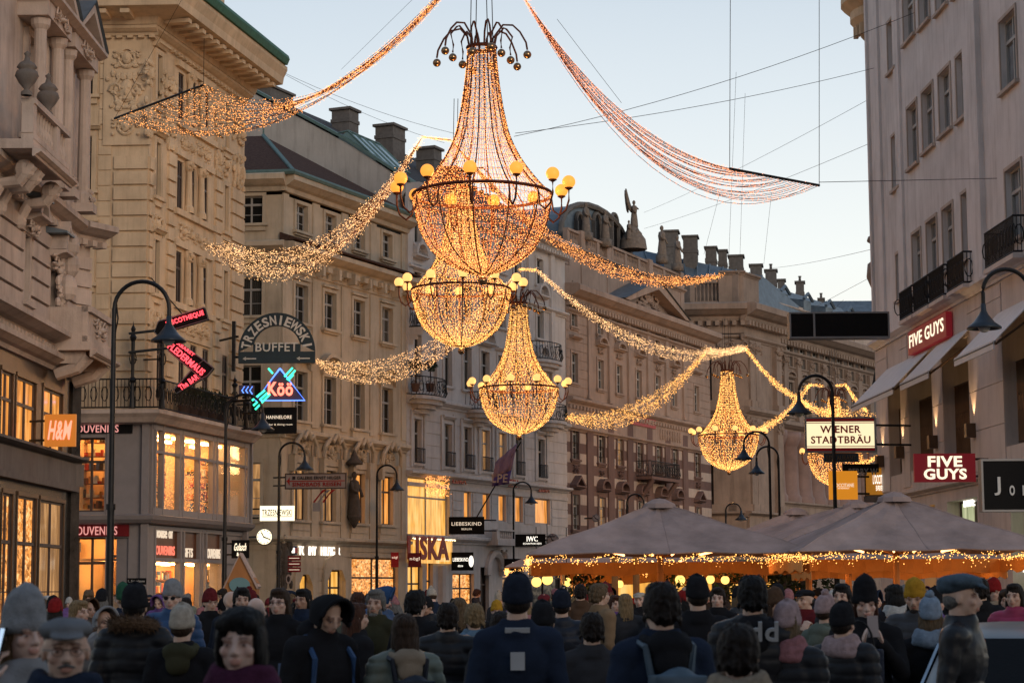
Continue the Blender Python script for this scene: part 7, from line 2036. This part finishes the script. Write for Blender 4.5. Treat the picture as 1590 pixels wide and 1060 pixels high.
def person(px, top, d, yaw, label, coat='jacket', cc='black', hair='short', hc='dark', hat=None, hatc='black', pose='stand', hy=0, hp=0, fem=False, fine=False, skin=0, hood=False, fur=False, scarf=None, pack=None, glasses=None, s=None, beard=None, group=None, lift=0):
    z = at(px, top, d).z; base = 1.75+({'tall': .045, 'pom': .06}.get(hat, .012) if hat else .005)-(.02 if hp else 0)
    if s is None: s = max(.84, min(1.17, z/base))
    X = at(px, 915, d).x
    me, HM = body_mesh(pose, hy, hp, fem, fine)
    o = D.objects.new('person', me); COL.objects.link(o); o.location = (X, d, z-base*s); o.rotation_euler = (0, 0, R_(yaw)); o.scale = (s, s, s); o.color = (*SK[skin], 1)
    if abs(o.location.z) > .02: o.location.z = max(-.0, min(o.location.z, 0.16)) if o.location.z > 0 else 0
    o.rotation_euler.y = R_(((px*7) % 11-5)*.25) if d > 13 else 0; tag(o, label, 'person', group); I = Matrix.Identity(4)
    child(coat_mesh(pose, coat, fem), 'coat', o, I, COLC[cc])
    hk = hair
    if hat and hair in ('long', 'bob'): hk = 'hatted'
    if hair and not (hat and hair == 'short') and hat != 'hood': child(cached(hk, lambda: hair_mesh(hk)), 'hair', o, HM, HAIRC[hc])
    elif hair and hat and hat != 'hood': child(cached('nape', lambda: nape_mesh()), 'hair', o, HM, HAIRC[hc])
    if hat in ('beanie', 'tall', 'pom'):
        child(cached(hat if hat == 'tall' else 'beanie', lambda: beanie_mesh(hat)), 'beanie', o, HM, COLC[hatc])
        if hat == 'pom': child(cached('pompom', pom_mesh), 'pompom', o, HM @ Matrix.Translation((0,.01,.175)), COLC[hatc])
    if hat == 'flat': child(cached('flat', flatcap_mesh), 'flat_cap', o, HM @ Matrix.Translation((0,.004,.006)) @ Matrix.Scale(.92, 4), COLC[hatc])
    if hat == 'plaid': c = child(cached('flat', flatcap_mesh), 'flat_cap', o, HM @ Matrix.Translation((0,.01,.012)) @ Matrix.Scale(1.08, 4), COLC[hatc]); c.material_slots[0].link = 'OBJECT'; c.material_slots[0].material = M['plaid']
    if hat == 'hood': child(cached('hood', lambda: hood_mesh()), 'hood', o, HM @ Matrix.Scale(1.07, 4), COLC[hatc])
    TM = Matrix.Translation(NECK+Vector((0,-.012,.125)))
    if hood: child(cached('hoodd', lambda: hood_mesh(True)), 'hood', o, TM, COLC[hood if isinstance(hood, str) else cc])
    if fur: child(cached('fur', fur_mesh), 'fur_trim', o, TM, (.16,.095,.055) if fur is True else COLC[fur])
    if scarf: child(cached('scarf', scarf_mesh), 'scarf', o, TM @ Matrix.Scale(1.12, 4), COLC[scarf])
    if glasses:
        g = MB()
        for sx in (-1, 1):
            q = [(sx*.031+.020*math.cos(t), -.100, .002+.0155*math.sin(t)) for t in [k*math.tau/12 for k in range(13)]]
            g.tube(q, .0013, 4)
            if glasses == 'sun': g.poly([(x, z) for x, y, z in q[:12]], -.104, -.101)
            g.tube([(sx*.053,-.101,.008), (sx*.078,-.02,.008)], .002, 4)
        g.tube([(-.01,-.103,.008), (.01,-.103,.008)], .002, 4); g.build('glasses', M['iron'], o).matrix_local = HM
    if beard:
        b = MB(); b.ell((0,-.062,-.098), (.042,.034,.026), 12, 8)
        if beard != 'moustache':
            for sx in (-1, 1): b.ell((sx*.052,-.03,-.07), (.015,.035,.04), 10, 8)
            b.ell((0,-.095,-.047), (.026,.009,.006), 10, 6); me2 = remesh(b, .006, 1, 'beard')
        else:
            b = MB(); 
            for sx in (-1, 1): cap(b, (0,-.102,-.044), (sx*.027,-.092,-.052), .0075, .005, 8)
            me2 = remesh(b, .003, 1, 'moustache')
        me2.materials.append(M['hairm']); child(me2, 'beard' if beard != 'moustache' else 'moustache', o, HM, HAIRC['grey' if beard in ('grey', 'moustache') else 'dark'])
    if pack:
        pk = D.objects.new('backpack', cached('pack', pack_mesh)); COL.objects.link(pk)
        bpy.context.view_layer.update()
        pk.matrix_world = Matrix.Translation(o.location) @ Matrix.Rotation(R_(yaw), 4, 'Z') @ Matrix.Scale(s, 4) @ Matrix.Translation((0, .235 if coat != 'puffer' else .25, 1.15)); pk.color = (*COLC[pack[0]], 1)
        tag(pk, pack[1], 'backpack')
        st = MB()
        for sx in (-1, 1): st.tube([(sx*.1,-.1,.16), (sx*.12,-.12,.3), (sx*.13,-.25,.33), (sx*.14,-.37,.2), (sx*.15,-.36,0)], .018, 6)
        q = D.objects.new('strap', st.mesh('strap', M['nylon'])); COL.objects.link(q); q.parent = pk; q.color = (*COLC[pack[0]], 1)
    PEOPLE.append(o); return o
def nape_mesh():
    mb = MB(); mb.ell((0,.05,-.01), (.076,.06,.06), 12, 8)
    for s in (-1, 1): mb.ell((s*.066,.028,-.012), (.011,.028,.02), 10, 8)
    me = remesh(mb, .008, 1, 'hair'); me.materials.append(M['hairm']); return me
def held(name, label, cat, o, local, build, col=None):
    """a thing in the hand: stays a top-level object at its real place"""
    mb, mats = build; q = mb.build(name, mats); bpy.context.view_layer.update()
    q.matrix_world = o.matrix_world @ local; q.scale = o.scale; tag(q, label, cat); return q
def phone_mb(white=False):
    m = MB(); m.box(-.036,.036,-.004,.004,-.073,.073); m.mi = 1; m.box(-.033,.033,.0042,.0052,-.068,.068); return m, [M['paleboard'] if white else M['black'], M['screen']]
M['screen'] = emit('phone_screen', (.55,.75,1), .6, False)

P_ = person
# --- nearest row
a = P_(40, 921, 8.2, 38, 'blonde woman in pale grey beanie holding a phone to her ear', 'coat', 'lightgrey', 'long', 'fair', 'tall', 'lightgrey', 'ear', 0, 0, True, True, 2)
held('phone', 'dark phone held to the ear of the blonde woman in the pale beanie', 'phone', a, Matrix.Translation((-.115,-.02,1.59)) @ Matrix.Rotation(R_(80), 4, 'Z') @ Matrix.Rotation(R_(12), 4, 'X'), phone_mb())
P_(104, 950, 7.0, 14, 'older man in grey flat cap with a grey moustache and round glasses', 'jacket', 'darknavy', 'short', 'grey', 'flat', 'grey', hy=0, fine=True, skin=0, glasses='clear', beard='moustache', scarf='navy')
P_(375, 946, 7.4, -6, 'woman with dark bobbed hair in a plum coat facing the camera', 'coat', 'plum', 'bob', 'black', fem=True, fine=True, skin=2, scarf='plum')
P_(1145, 967, 7.9, 172, 'dark haired person from behind wrapped in a beige scarf', 'coat', 'darknavy', 'short', 'dark', fem=True, scarf='beige', hood='beige')
P_(1025, 903, 10.2, 196, 'tall dark haired man seen from behind in a hooded blue jacket', 'jacket', 'navy', 'short', 'dark', hood='black', pack=('bluegrey', 'blue grey backpack on the tall dark haired man under the middle umbrella'))
b = P_(803, 897, 12.2, 180, 'man in navy beanie and navy jacket with a white patch on the back', 'jacket', 'navy', 'short', 'dark', 'beanie', 'darknavy')
c = P_(1168, 893, 12.6, 176, 'dark haired man from behind in a black jacket with white letters', 'puffer', 'black', 'short', 'black', hood=True)
bpy.context.view_layer.update()
for o_, body, w_, h_, z_, m_ in ((c, 'odd', .27, .12, 1.375, 'patchwhite'),):
    M['patchwhite'] = rough_mat('white_print', (.42,.43,.45), .8, .1, 3, 0, 30)
    q = D.objects.new('print', text_mesh(body, w_, h_, .01, .02, M['patchwhite'])); COL.objects.link(q); q.parent = o_; q.location = (0, .205, z_+.06); q.rotation_euler = (R_(20), 0, R_(180))
m = MB(); m.box(-.04,.04,-.004,.004,-.05,.05); q = m.build('back_patch', M['patchwhite'], b); q.location = (0, .172, 1.30); q.rotation_euler = (R_(-4), 0, 0)
m = MB(); m.box(-.07,.07,-.004,.004,-.014,.014); q = m.build('collar_patch', M['patchwhite'], b); q.location = (0, .112, 1.47); q.rotation_euler = (R_(-18), 0, 0)
P_(1492, 892, 12.4, 62, 'older man in dark plaid cap and shiny black leather jacket in profile', 'leather', 'black', 'short', 'grey', 'plaid', 'bluegrey', hy=10, skin=0)
P_(500, 920, 12.6, 40, 'man in raised black hood looking down, a blue strap over his shoulder', 'jacket', 'black', 'short', 'dark', 'hood', 'black', hy=0, hp=28, pack=('blue', 'dark blue backpack on the man with the raised black hood'))
P_(627, 952, 12.8, 200, 'girl with long brown hair from behind in a grey green parka', 'puffer', 'greygreen', 'long', 'brown', fem=True, hood='beige', pack=('darknavy', 'dark blue backpack on the girl in the grey green parka'))
P_(208, 911, 14.2, 180, 'person in black beanie and black parka with a brown fur hood', 'puffer', 'black', 'short', 'black', 'beanie', 'black', fur=True)
P_(287, 943, 13.6, 176, 'person in cream beanie and dark coat with an olive hood', 'coat', 'black', 'short', 'brown', 'beanie', 'cream', hood='olive')
w1 = P_(1347, 903, 14.6, -2, 'woman in black beanie with long brown hair taking a photo', 'coat', 'black', 'long', 'auburn', 'tall', 'black', 'phone', 0, 8, True, True, 2)
held('phone', 'phone held up in both hands by the woman in the black beanie', 'phone', w1, Matrix.Translation((0,-.37,1.475)) @ Matrix.Rotation(R_(-10), 4, 'X'), phone_mb(True))
def handbag():
    d = 14.2; p = at(1335, 1030, d); root = thing('handbag', 'dark blue leather handbag hanging in front of the woman with the phone', 'handbag', p, 0)
    m = MB(); m.box(-.16,.16,-.05,.05,-.13,.1); me = remesh(m, .012, 4, 'bag'); me.materials.append(M['leather']); child(me, 'bag', root, Matrix.Identity(4), COLC['navy'])
    m = MB(); m.tube([(.1*math.cos(t)*1.0, 0, .09+.2*math.sin(t)) for t in [k*math.pi/10 for k in range(11)]], .008, 6); m.build('handle', M['iron'], root)
handbag()
P_(1445, 921, 14.8, 170, 'person in pale blue knitted bobble hat and dark coat beside the leather jacket man', 'coat', 'black', 'long', 'fair', 'pom', 'paleblue', fem=True, scarf='paleblue')
P_(1417, 906, 17.2, -20, 'man in mustard yellow beanie and black quilted jacket', 'puffer', 'charcoal', 'short', 'dark', 'beanie', 'mustard', hp=8, beard='dark', skin=1)
P_(1222, 938, 12.6, 150, 'person in whitish beanie and pink topped black puffer jacket', 'puffer', 'black', 'long', 'fair', 'beanie', 'palepink', fem=True, scarf='pink')
P_(1276, 918, 17.8, 140, 'woman in pink bobble hat and grey green parka seen from behind', 'jacket', 'greygreen', 'short', 'brown', 'pom', 'palepink', fem=True, hood='greygreen')
P_(1087, 898, 16, 184, 'man in black beanie and black coat seen from behind under the umbrella', 'coat', 'black', 'short', 'dark', 'beanie', 'black')
P_(850, 938, 14.2, 186, 'shorter person in black beanie right of the white patched navy jacket', 'coat', 'black', 'short', 'black', 'beanie', 'black')
P_(873, 919, 19, 178, 'broad man in navy cap and navy puffer seen from behind', 'puffer', 'darknavy', 'short', 'dark', 'beanie', 'darknavy')
P_(933, 905, 22.5, 118, 'man in beige coat with short fair hair turned to the right', 'coat', 'camel', 'short', 'fair')
P_(952, 923, 26, 20, 'woman with reddish hair and purple coat beside the beige coated man', 'coat', 'purple', 'long', 'auburn', fem=True)
P_(974, 921, 25, 190, 'woman with long straight blonde hair between the wooden posts', 'coat', 'charcoal', 'long', 'blonde', fem=True)
P_(578, 914, 18.4, -10, 'older man with grey hair and beard in a long olive coat', 'coat', 'olive', 'short', 'grey', beard='grey', skin=1, hy=0)
P_(652, 915, 17.5, 150, 'young dark haired man in a black jacket turned to the right', 'jacket', 'black', 'short', 'black')
P_(738, 936, 17, 196, 'woman in light blue hooded coat with fair tied hair', 'coat', 'lightblue', 'short', 'blonde', fem=True, hood='lightblue')
P_(709, 927, 20.5, 182, 'woman with honey blonde hair and black coat left of the light blue coat', 'coat', 'black', 'long', 'fair', fem=True)
P_(440, 912, 17.6, -14, 'woman with glasses and brown hair in a black high collared coat', 'coat', 'black', 'long', 'brown', fem=True, glasses='clear', skin=2)
P_(265, 904, 19, -4, 'man in light grey beanie and dark sunglasses in a navy puffer', 'puffer', 'blue', 'short', 'dark', 'beanie', 'lightgrey', glasses='sun', skin=2)
P_(379, 911, 20.5, 12, 'man with black hair and black beard between two bald heads', 'jacket', 'darknavy', 'short', 'black', beard='dark', skin=1)
P_(400, 926, 18, 160, 'bald man in dark coat seen from behind, right of the bearded man', 'coat', 'black', None, 'grey', skin=2)
P_(358, 916, 21.5, 55, 'bald man in dark navy jacket left of the bearded man', 'jacket', 'darknavy', None, 'grey', skin=0)
P_(322, 917, 24, 30, 'person in dark red beanie and glasses with a black coat', 'coat', 'black', 'short', 'dark', 'beanie', 'darkred', glasses='clear')
P_(126, 931, 20, 60, 'woman with long blonde hair in profile behind the flat cap', 'coat', 'brown', 'long', 'blonde', fem=True)
P_(157, 945, 18, 30, 'child sized figure in a pale grey hood beside the fur hooded parka', 'coat', 'grey', 'short', 'brown', 'hood', 'lightgrey')
P_(88, 928, 25, 10, 'smiling person in small black cap between the grey beanie and the flat cap', 'coat', 'black', 'short', 'dark', 'beanie', 'black')
P_(1541, 901, 24, 30, 'person in bright red beanie and beige jacket with a backpack', 'jacket', 'beige', 'long', 'dark', 'beanie', 'red', fem=True, pack=('olive', 'olive backpack on the person in the bright red beanie'))
P_(1578, 905, 20, -30, 'person in magenta jacket at the right edge', 'puffer', 'magenta', 'long', 'dark', fem=True)
P_(1560, 915, 23, -20, 'woman in a plaid purple coat beside the magenta jacket', 'coat', 'purple', 'bob', 'brown', fem=True)
P_(1392, 908, 22, 200, 'woman with black hair and white scarf behind the woman with the phone', 'coat', 'black', 'bob', 'black', fem=True, scarf='white')
P_(1301, 905, 20, -25, 'young man with dark hair facing left behind the pink bobble hat', 'jacket', 'charcoal', 'short', 'black')
P_(1250, 912, 22, -50, 'man in black cap facing left near the umbrella gap', 'jacket', 'darkred', 'short', 'dark', 'flat', 'black')
P_(1200, 916, 19, 60, 'woman in dark beanie lifting a phone under the umbrella', 'jacket', 'brown', 'long', 'brown', 'beanie', 'brown', 'phone', fem=True)
P_(1112, 911, 23, -10, 'young man with dark fringe facing the camera between two black hats', 'jacket', 'black', 'short', 'dark', skin=2)
P_(905, 906, 30, 180, 'man in brown jacket directly left of the beige coat', 'jacket', 'brown', 'short', 'dark')
P_(1480, 903, 24, 170, 'dark haired person directly behind the plaid cap', 'coat', 'black', 'short', 'black')
P_(1520, 897, 22, 175, 'tall dark haired man right of the plaid cap', 'coat', 'black', 'short', 'dark')
P_(550, 935, 16.5, 120, 'dark figure with orange brown hair between the raised hood and the olive coat', 'jacket', 'black', 'long', 'auburn', fem=True)
P_(690, 935, 15.5, 176, 'dark haired person in black puffer between the young man and the light blue coat', 'puffer', 'black', 'short', 'dark')
P_(770, 948, 15, 190, 'dark haired woman behind the shoulder of the navy jacket', 'coat', 'charcoal', 'long', 'dark', fem=True)
P_(915, 950, 13.5, 186, 'dark haired person in charcoal coat left of the tall backpacker', 'coat', 'charcoal', 'short', 'dark')
P_(1310, 940, 13.8, 150, 'person in black beanie with pale pink scarf left of the phone woman', 'puffer', 'black', 'short', 'dark', 'beanie', 'black', scarf='palepink')
# --- crowd further back, every one a person of its own
rp = random.Random(21)
LM = [(0,110,'below the orange lightbox'), (110,180,'below the lower souvenir sign'), (180,235,'beside the street name plate'), (235,300,'before the souvenir shop door'), (300,350,'before the gift shop window'), (350,400,'by the wooden stall gable'), (400,445,'under the round clock'), (445,500,'by the first arched door'),
 (500,545,'by the second arched door'), (545,620,'before the wide shop window'), (620,700,'before the glowing fur shop'), (700,760,'before the black fascia shop'), (760,830,'left of the umbrellas'), (830,900,'by the yellow lanterns'), (900,960,'near the left wooden post'), (960,1010,'near the middle umbrella pole'),
 (1010,1080,'behind the tall backpacker'), (1080,1150,'near the lettered jacket'), (1150,1230,'under the umbrella gap'), (1230,1300,'by the terrace post at the gap'), (1300,1370,'behind the phone woman'), (1370,1440,'near the yellow beanie'), (1440,1510,'behind the plaid cap'), (1510,1600,'before the plaster building')]
CN = {'black': 'black', 'navy': 'navy', 'charcoal': 'charcoal', 'grey': 'grey', 'olive': 'olive', 'brown': 'brown', 'camel': 'tan', 'beige': 'beige', 'blue': 'blue', 'darkred': 'dark red', 'cream': 'cream', 'greygreen': 'grey green', 'purple': 'purple', 'pink': 'pink'}
used = set()
def crowd(n, d0, d1):
    for k in range(n):
        d = rp.uniform(d0, d1); px = 60+(1540)*(k+rp.uniform(.1, .9))/n
        if 1010 < px < 1040 and d > 40: px += 40
        hs = rp.gauss(1.70, .065); fem = rp.random() < .5
        for tr in range(40):
            cc = rp.choice(['black']*4+['navy']*2+['charcoal']*2+list(CN)); hat = rp.choice([None, None, 'beanie', 'beanie', 'pom', 'tall', 'flat', 'hood']); hatc = rp.choice(['black', 'grey', 'darkred', 'cream', 'navy', 'mustard', 'pink', 'green', 'red', 'white'])
            if hat == 'hood': hatc = cc
            hair = rp.choice(['long', 'bob', 'long']) if fem else 'short'; hc = rp.choice(['black', 'dark', 'brown', 'auburn', 'blonde', 'fair', 'grey'])
            coat = rp.choice(['coat', 'jacket', 'puffer'])
            lm = [x[2] for x in LM if x[0] <= px < x[1]][0]
            hd = {None: hc.replace('fair', 'light brown')+' '+({'long': 'long hair', 'bob': 'bobbed hair', 'short': 'short hair'}[hair]), 'hood': 'raised hood', 'pom': hatc+' bobble hat', 'tall': hatc+' tall beanie', 'flat': hatc+' flat cap', 'beanie': hatc+' beanie'}[hat]
            lb = f'distant {"woman" if fem else "man"} in {CN[cc]} {coat} with {hd} {lm}'
            if lb not in used and len(lb.split()) <= 15: used.add(lb); break
        z = hs; top = 0
        yaw = rp.choice([180, 180, 170, 195, 150, 210, 0, 15, -20, 60, -60, 100])+rp.uniform(-8, 8)
        # head top pixel from real height
        o = person(px, 915, d, yaw, lb, coat, cc, hair, hc, hat, hatc if hatc in COLC else 'black', 'pocket' if rp.random() < .5 else 'stand', rp.choice([0, 0, 35, -35]), rp.choice([0, 0, 22]), fem, False, rp.randrange(4), s=hs/1.75, group='people in the crowd further back')
        o.location.z = 0; o.rotation_euler.x = R_(rp.uniform(-4, 3)); o.rotation_euler.y = R_(rp.uniform(-3.5, 3.5))
crowd(34, 22, 31); crowd(34, 31, 44); crowd(24, 44, 62)

# ------------------------------------------------------------------ parked silver car seen over the shoulders at right
def car():
    d = 13.4; p = at(1700, 1000, d); root = thing('car', 'silver car roof with rails and a sloping windscreen in the bottom right corner', 'car', (p.x, d+1.4, 0), R_(74))
    prof = [(-2.0,.35),(-2.05,.65),(-1.9,.8),(-1.2,.92),(-.45,1.40),(-.2,1.47),(.9,1.49),(1.5,1.40),(1.95,.95),(2.0,.5),(1.95,.3)]
    m = MB(); W = .82; n = len(prof); vs = []
    for x, z in prof:
        k = 1.0 if z < .95 else 1-.26*(z-.95)/.55
        for t in (-1, -.92, -.5, 0, .5, .92, 1): vs.append((x, W*k*t, z-(.05 if abs(t) == 1 else (.012 if abs(t) > .9 else 0))))
    fs = [(i*7+j, i*7+j+1, (i+1)*7+j+1, (i+1)*7+j) for i in range(n-1) for j in range(6)]
    m.add(vs, fs)
    for sgn in (0, 6): m.add([vs[i*7+sgn] for i in range(n)], [tuple(range(n))])
    o = m.build('body', M['silver'], root, True)
    g = MB(); g.add([(-1.12,-.66,.955),(-1.12,.66,.955),(-.5,.56,1.385),(-.5,-.56,1.385)], [(0,1,2,3)]); 
    for v in range(4): x, y, z = g.v[v]; g.v[v] = (x-.02, y, z+.012)
    g.build('windscreen', M['black'], root)
    for sy in (-1, 1):
        g = MB(); g.poly([(-.95,.98),(-.42,1.36),(.85,1.40),(1.4,1.3),(1.55,.98)], sy*.79-.01, sy*.79+.01)
        for i, (x, y, z) in enumerate(g.v): g.v[i] = (x, y-sy*max(0, z-.95)*.36+sy*.03, z)
        g.build('side_window', M['glass_sky'], root)
        r = MB(); r.tube([(-.35,sy*.6,1.45),(-.25,sy*.6,1.53),(.9,sy*.6,1.55),(1.15,sy*.6,1.48)], .022, 6); r.build('roof_rail', M['steelframe'], root)
        for x in (-1.35, 1.3):
            w_ = MB(); w_.tube([(x, sy*.7, .33), (x, sy*.86, .33)], .33, 20); wo_ = w_.build('wheel', M['black'], root); w_ = MB(); w_.tube([(x, sy*.86, .33), (x, sy*.875, .33)], .2, 14); w_.build('rim', M['steelframe'], wo_)
    l = MB(); l.ell((-.3, 0, 1.5), (.05,.08,.03)); l.build('red_lamp', emit('small_red_lamp', (1,.08,.03), 2.5, False), root)
M['silver'] = rough_mat('silver_car_paint', (.2,.2,.2), .3, .08, 3, 0, 30, .6)
car()
# ================================================================== unseen houses added behind the viewer to close the square and shade the near crowd
def behind():
    for x0, x1, h, l in ((-30, -8, 10, 'plain cream house added out of view at left to shade the near crowd'), (-7.9, 12, 9, 'wide grey house added behind the viewer to shade the near crowd'), (12.1, 32, 11, 'tall pale house added out of view at right to shade the near crowd')):
        root = thing('unseen_shade_house', l, 'building', (x0, -16, 0)); W = x1-x0
        w = MB(); w.box(0, W, -8, 0, 0, h); w.build('wall', M['beige'] if x0 < -10 else M['white'], root)
        c = MB(); c.prism([(0,h-.6),(.6,h-.2),(.7,h+.1),(0,h+.2)], 0, W); c.prism([(0,4),(.3,4.1),(.3,4.3),(0,4.35)], 0, W); c.build('stone_trim', M['bank'], root)
        for k in range(int(W/3.2)):
            for j in range(3):
                g = MB(); g.box(0, 1.2, 0, .03, 0, 1.9); g.build('window', M['glass'], root, loc=(1.2+k*3.2, 0, 5+j*3.1))
        r = MB(); r.prism([(.3,h+.2),(-4,h+3),(-8.3,h+.2)], 0, W); r.build('roof', M['tile'], root)
behind()
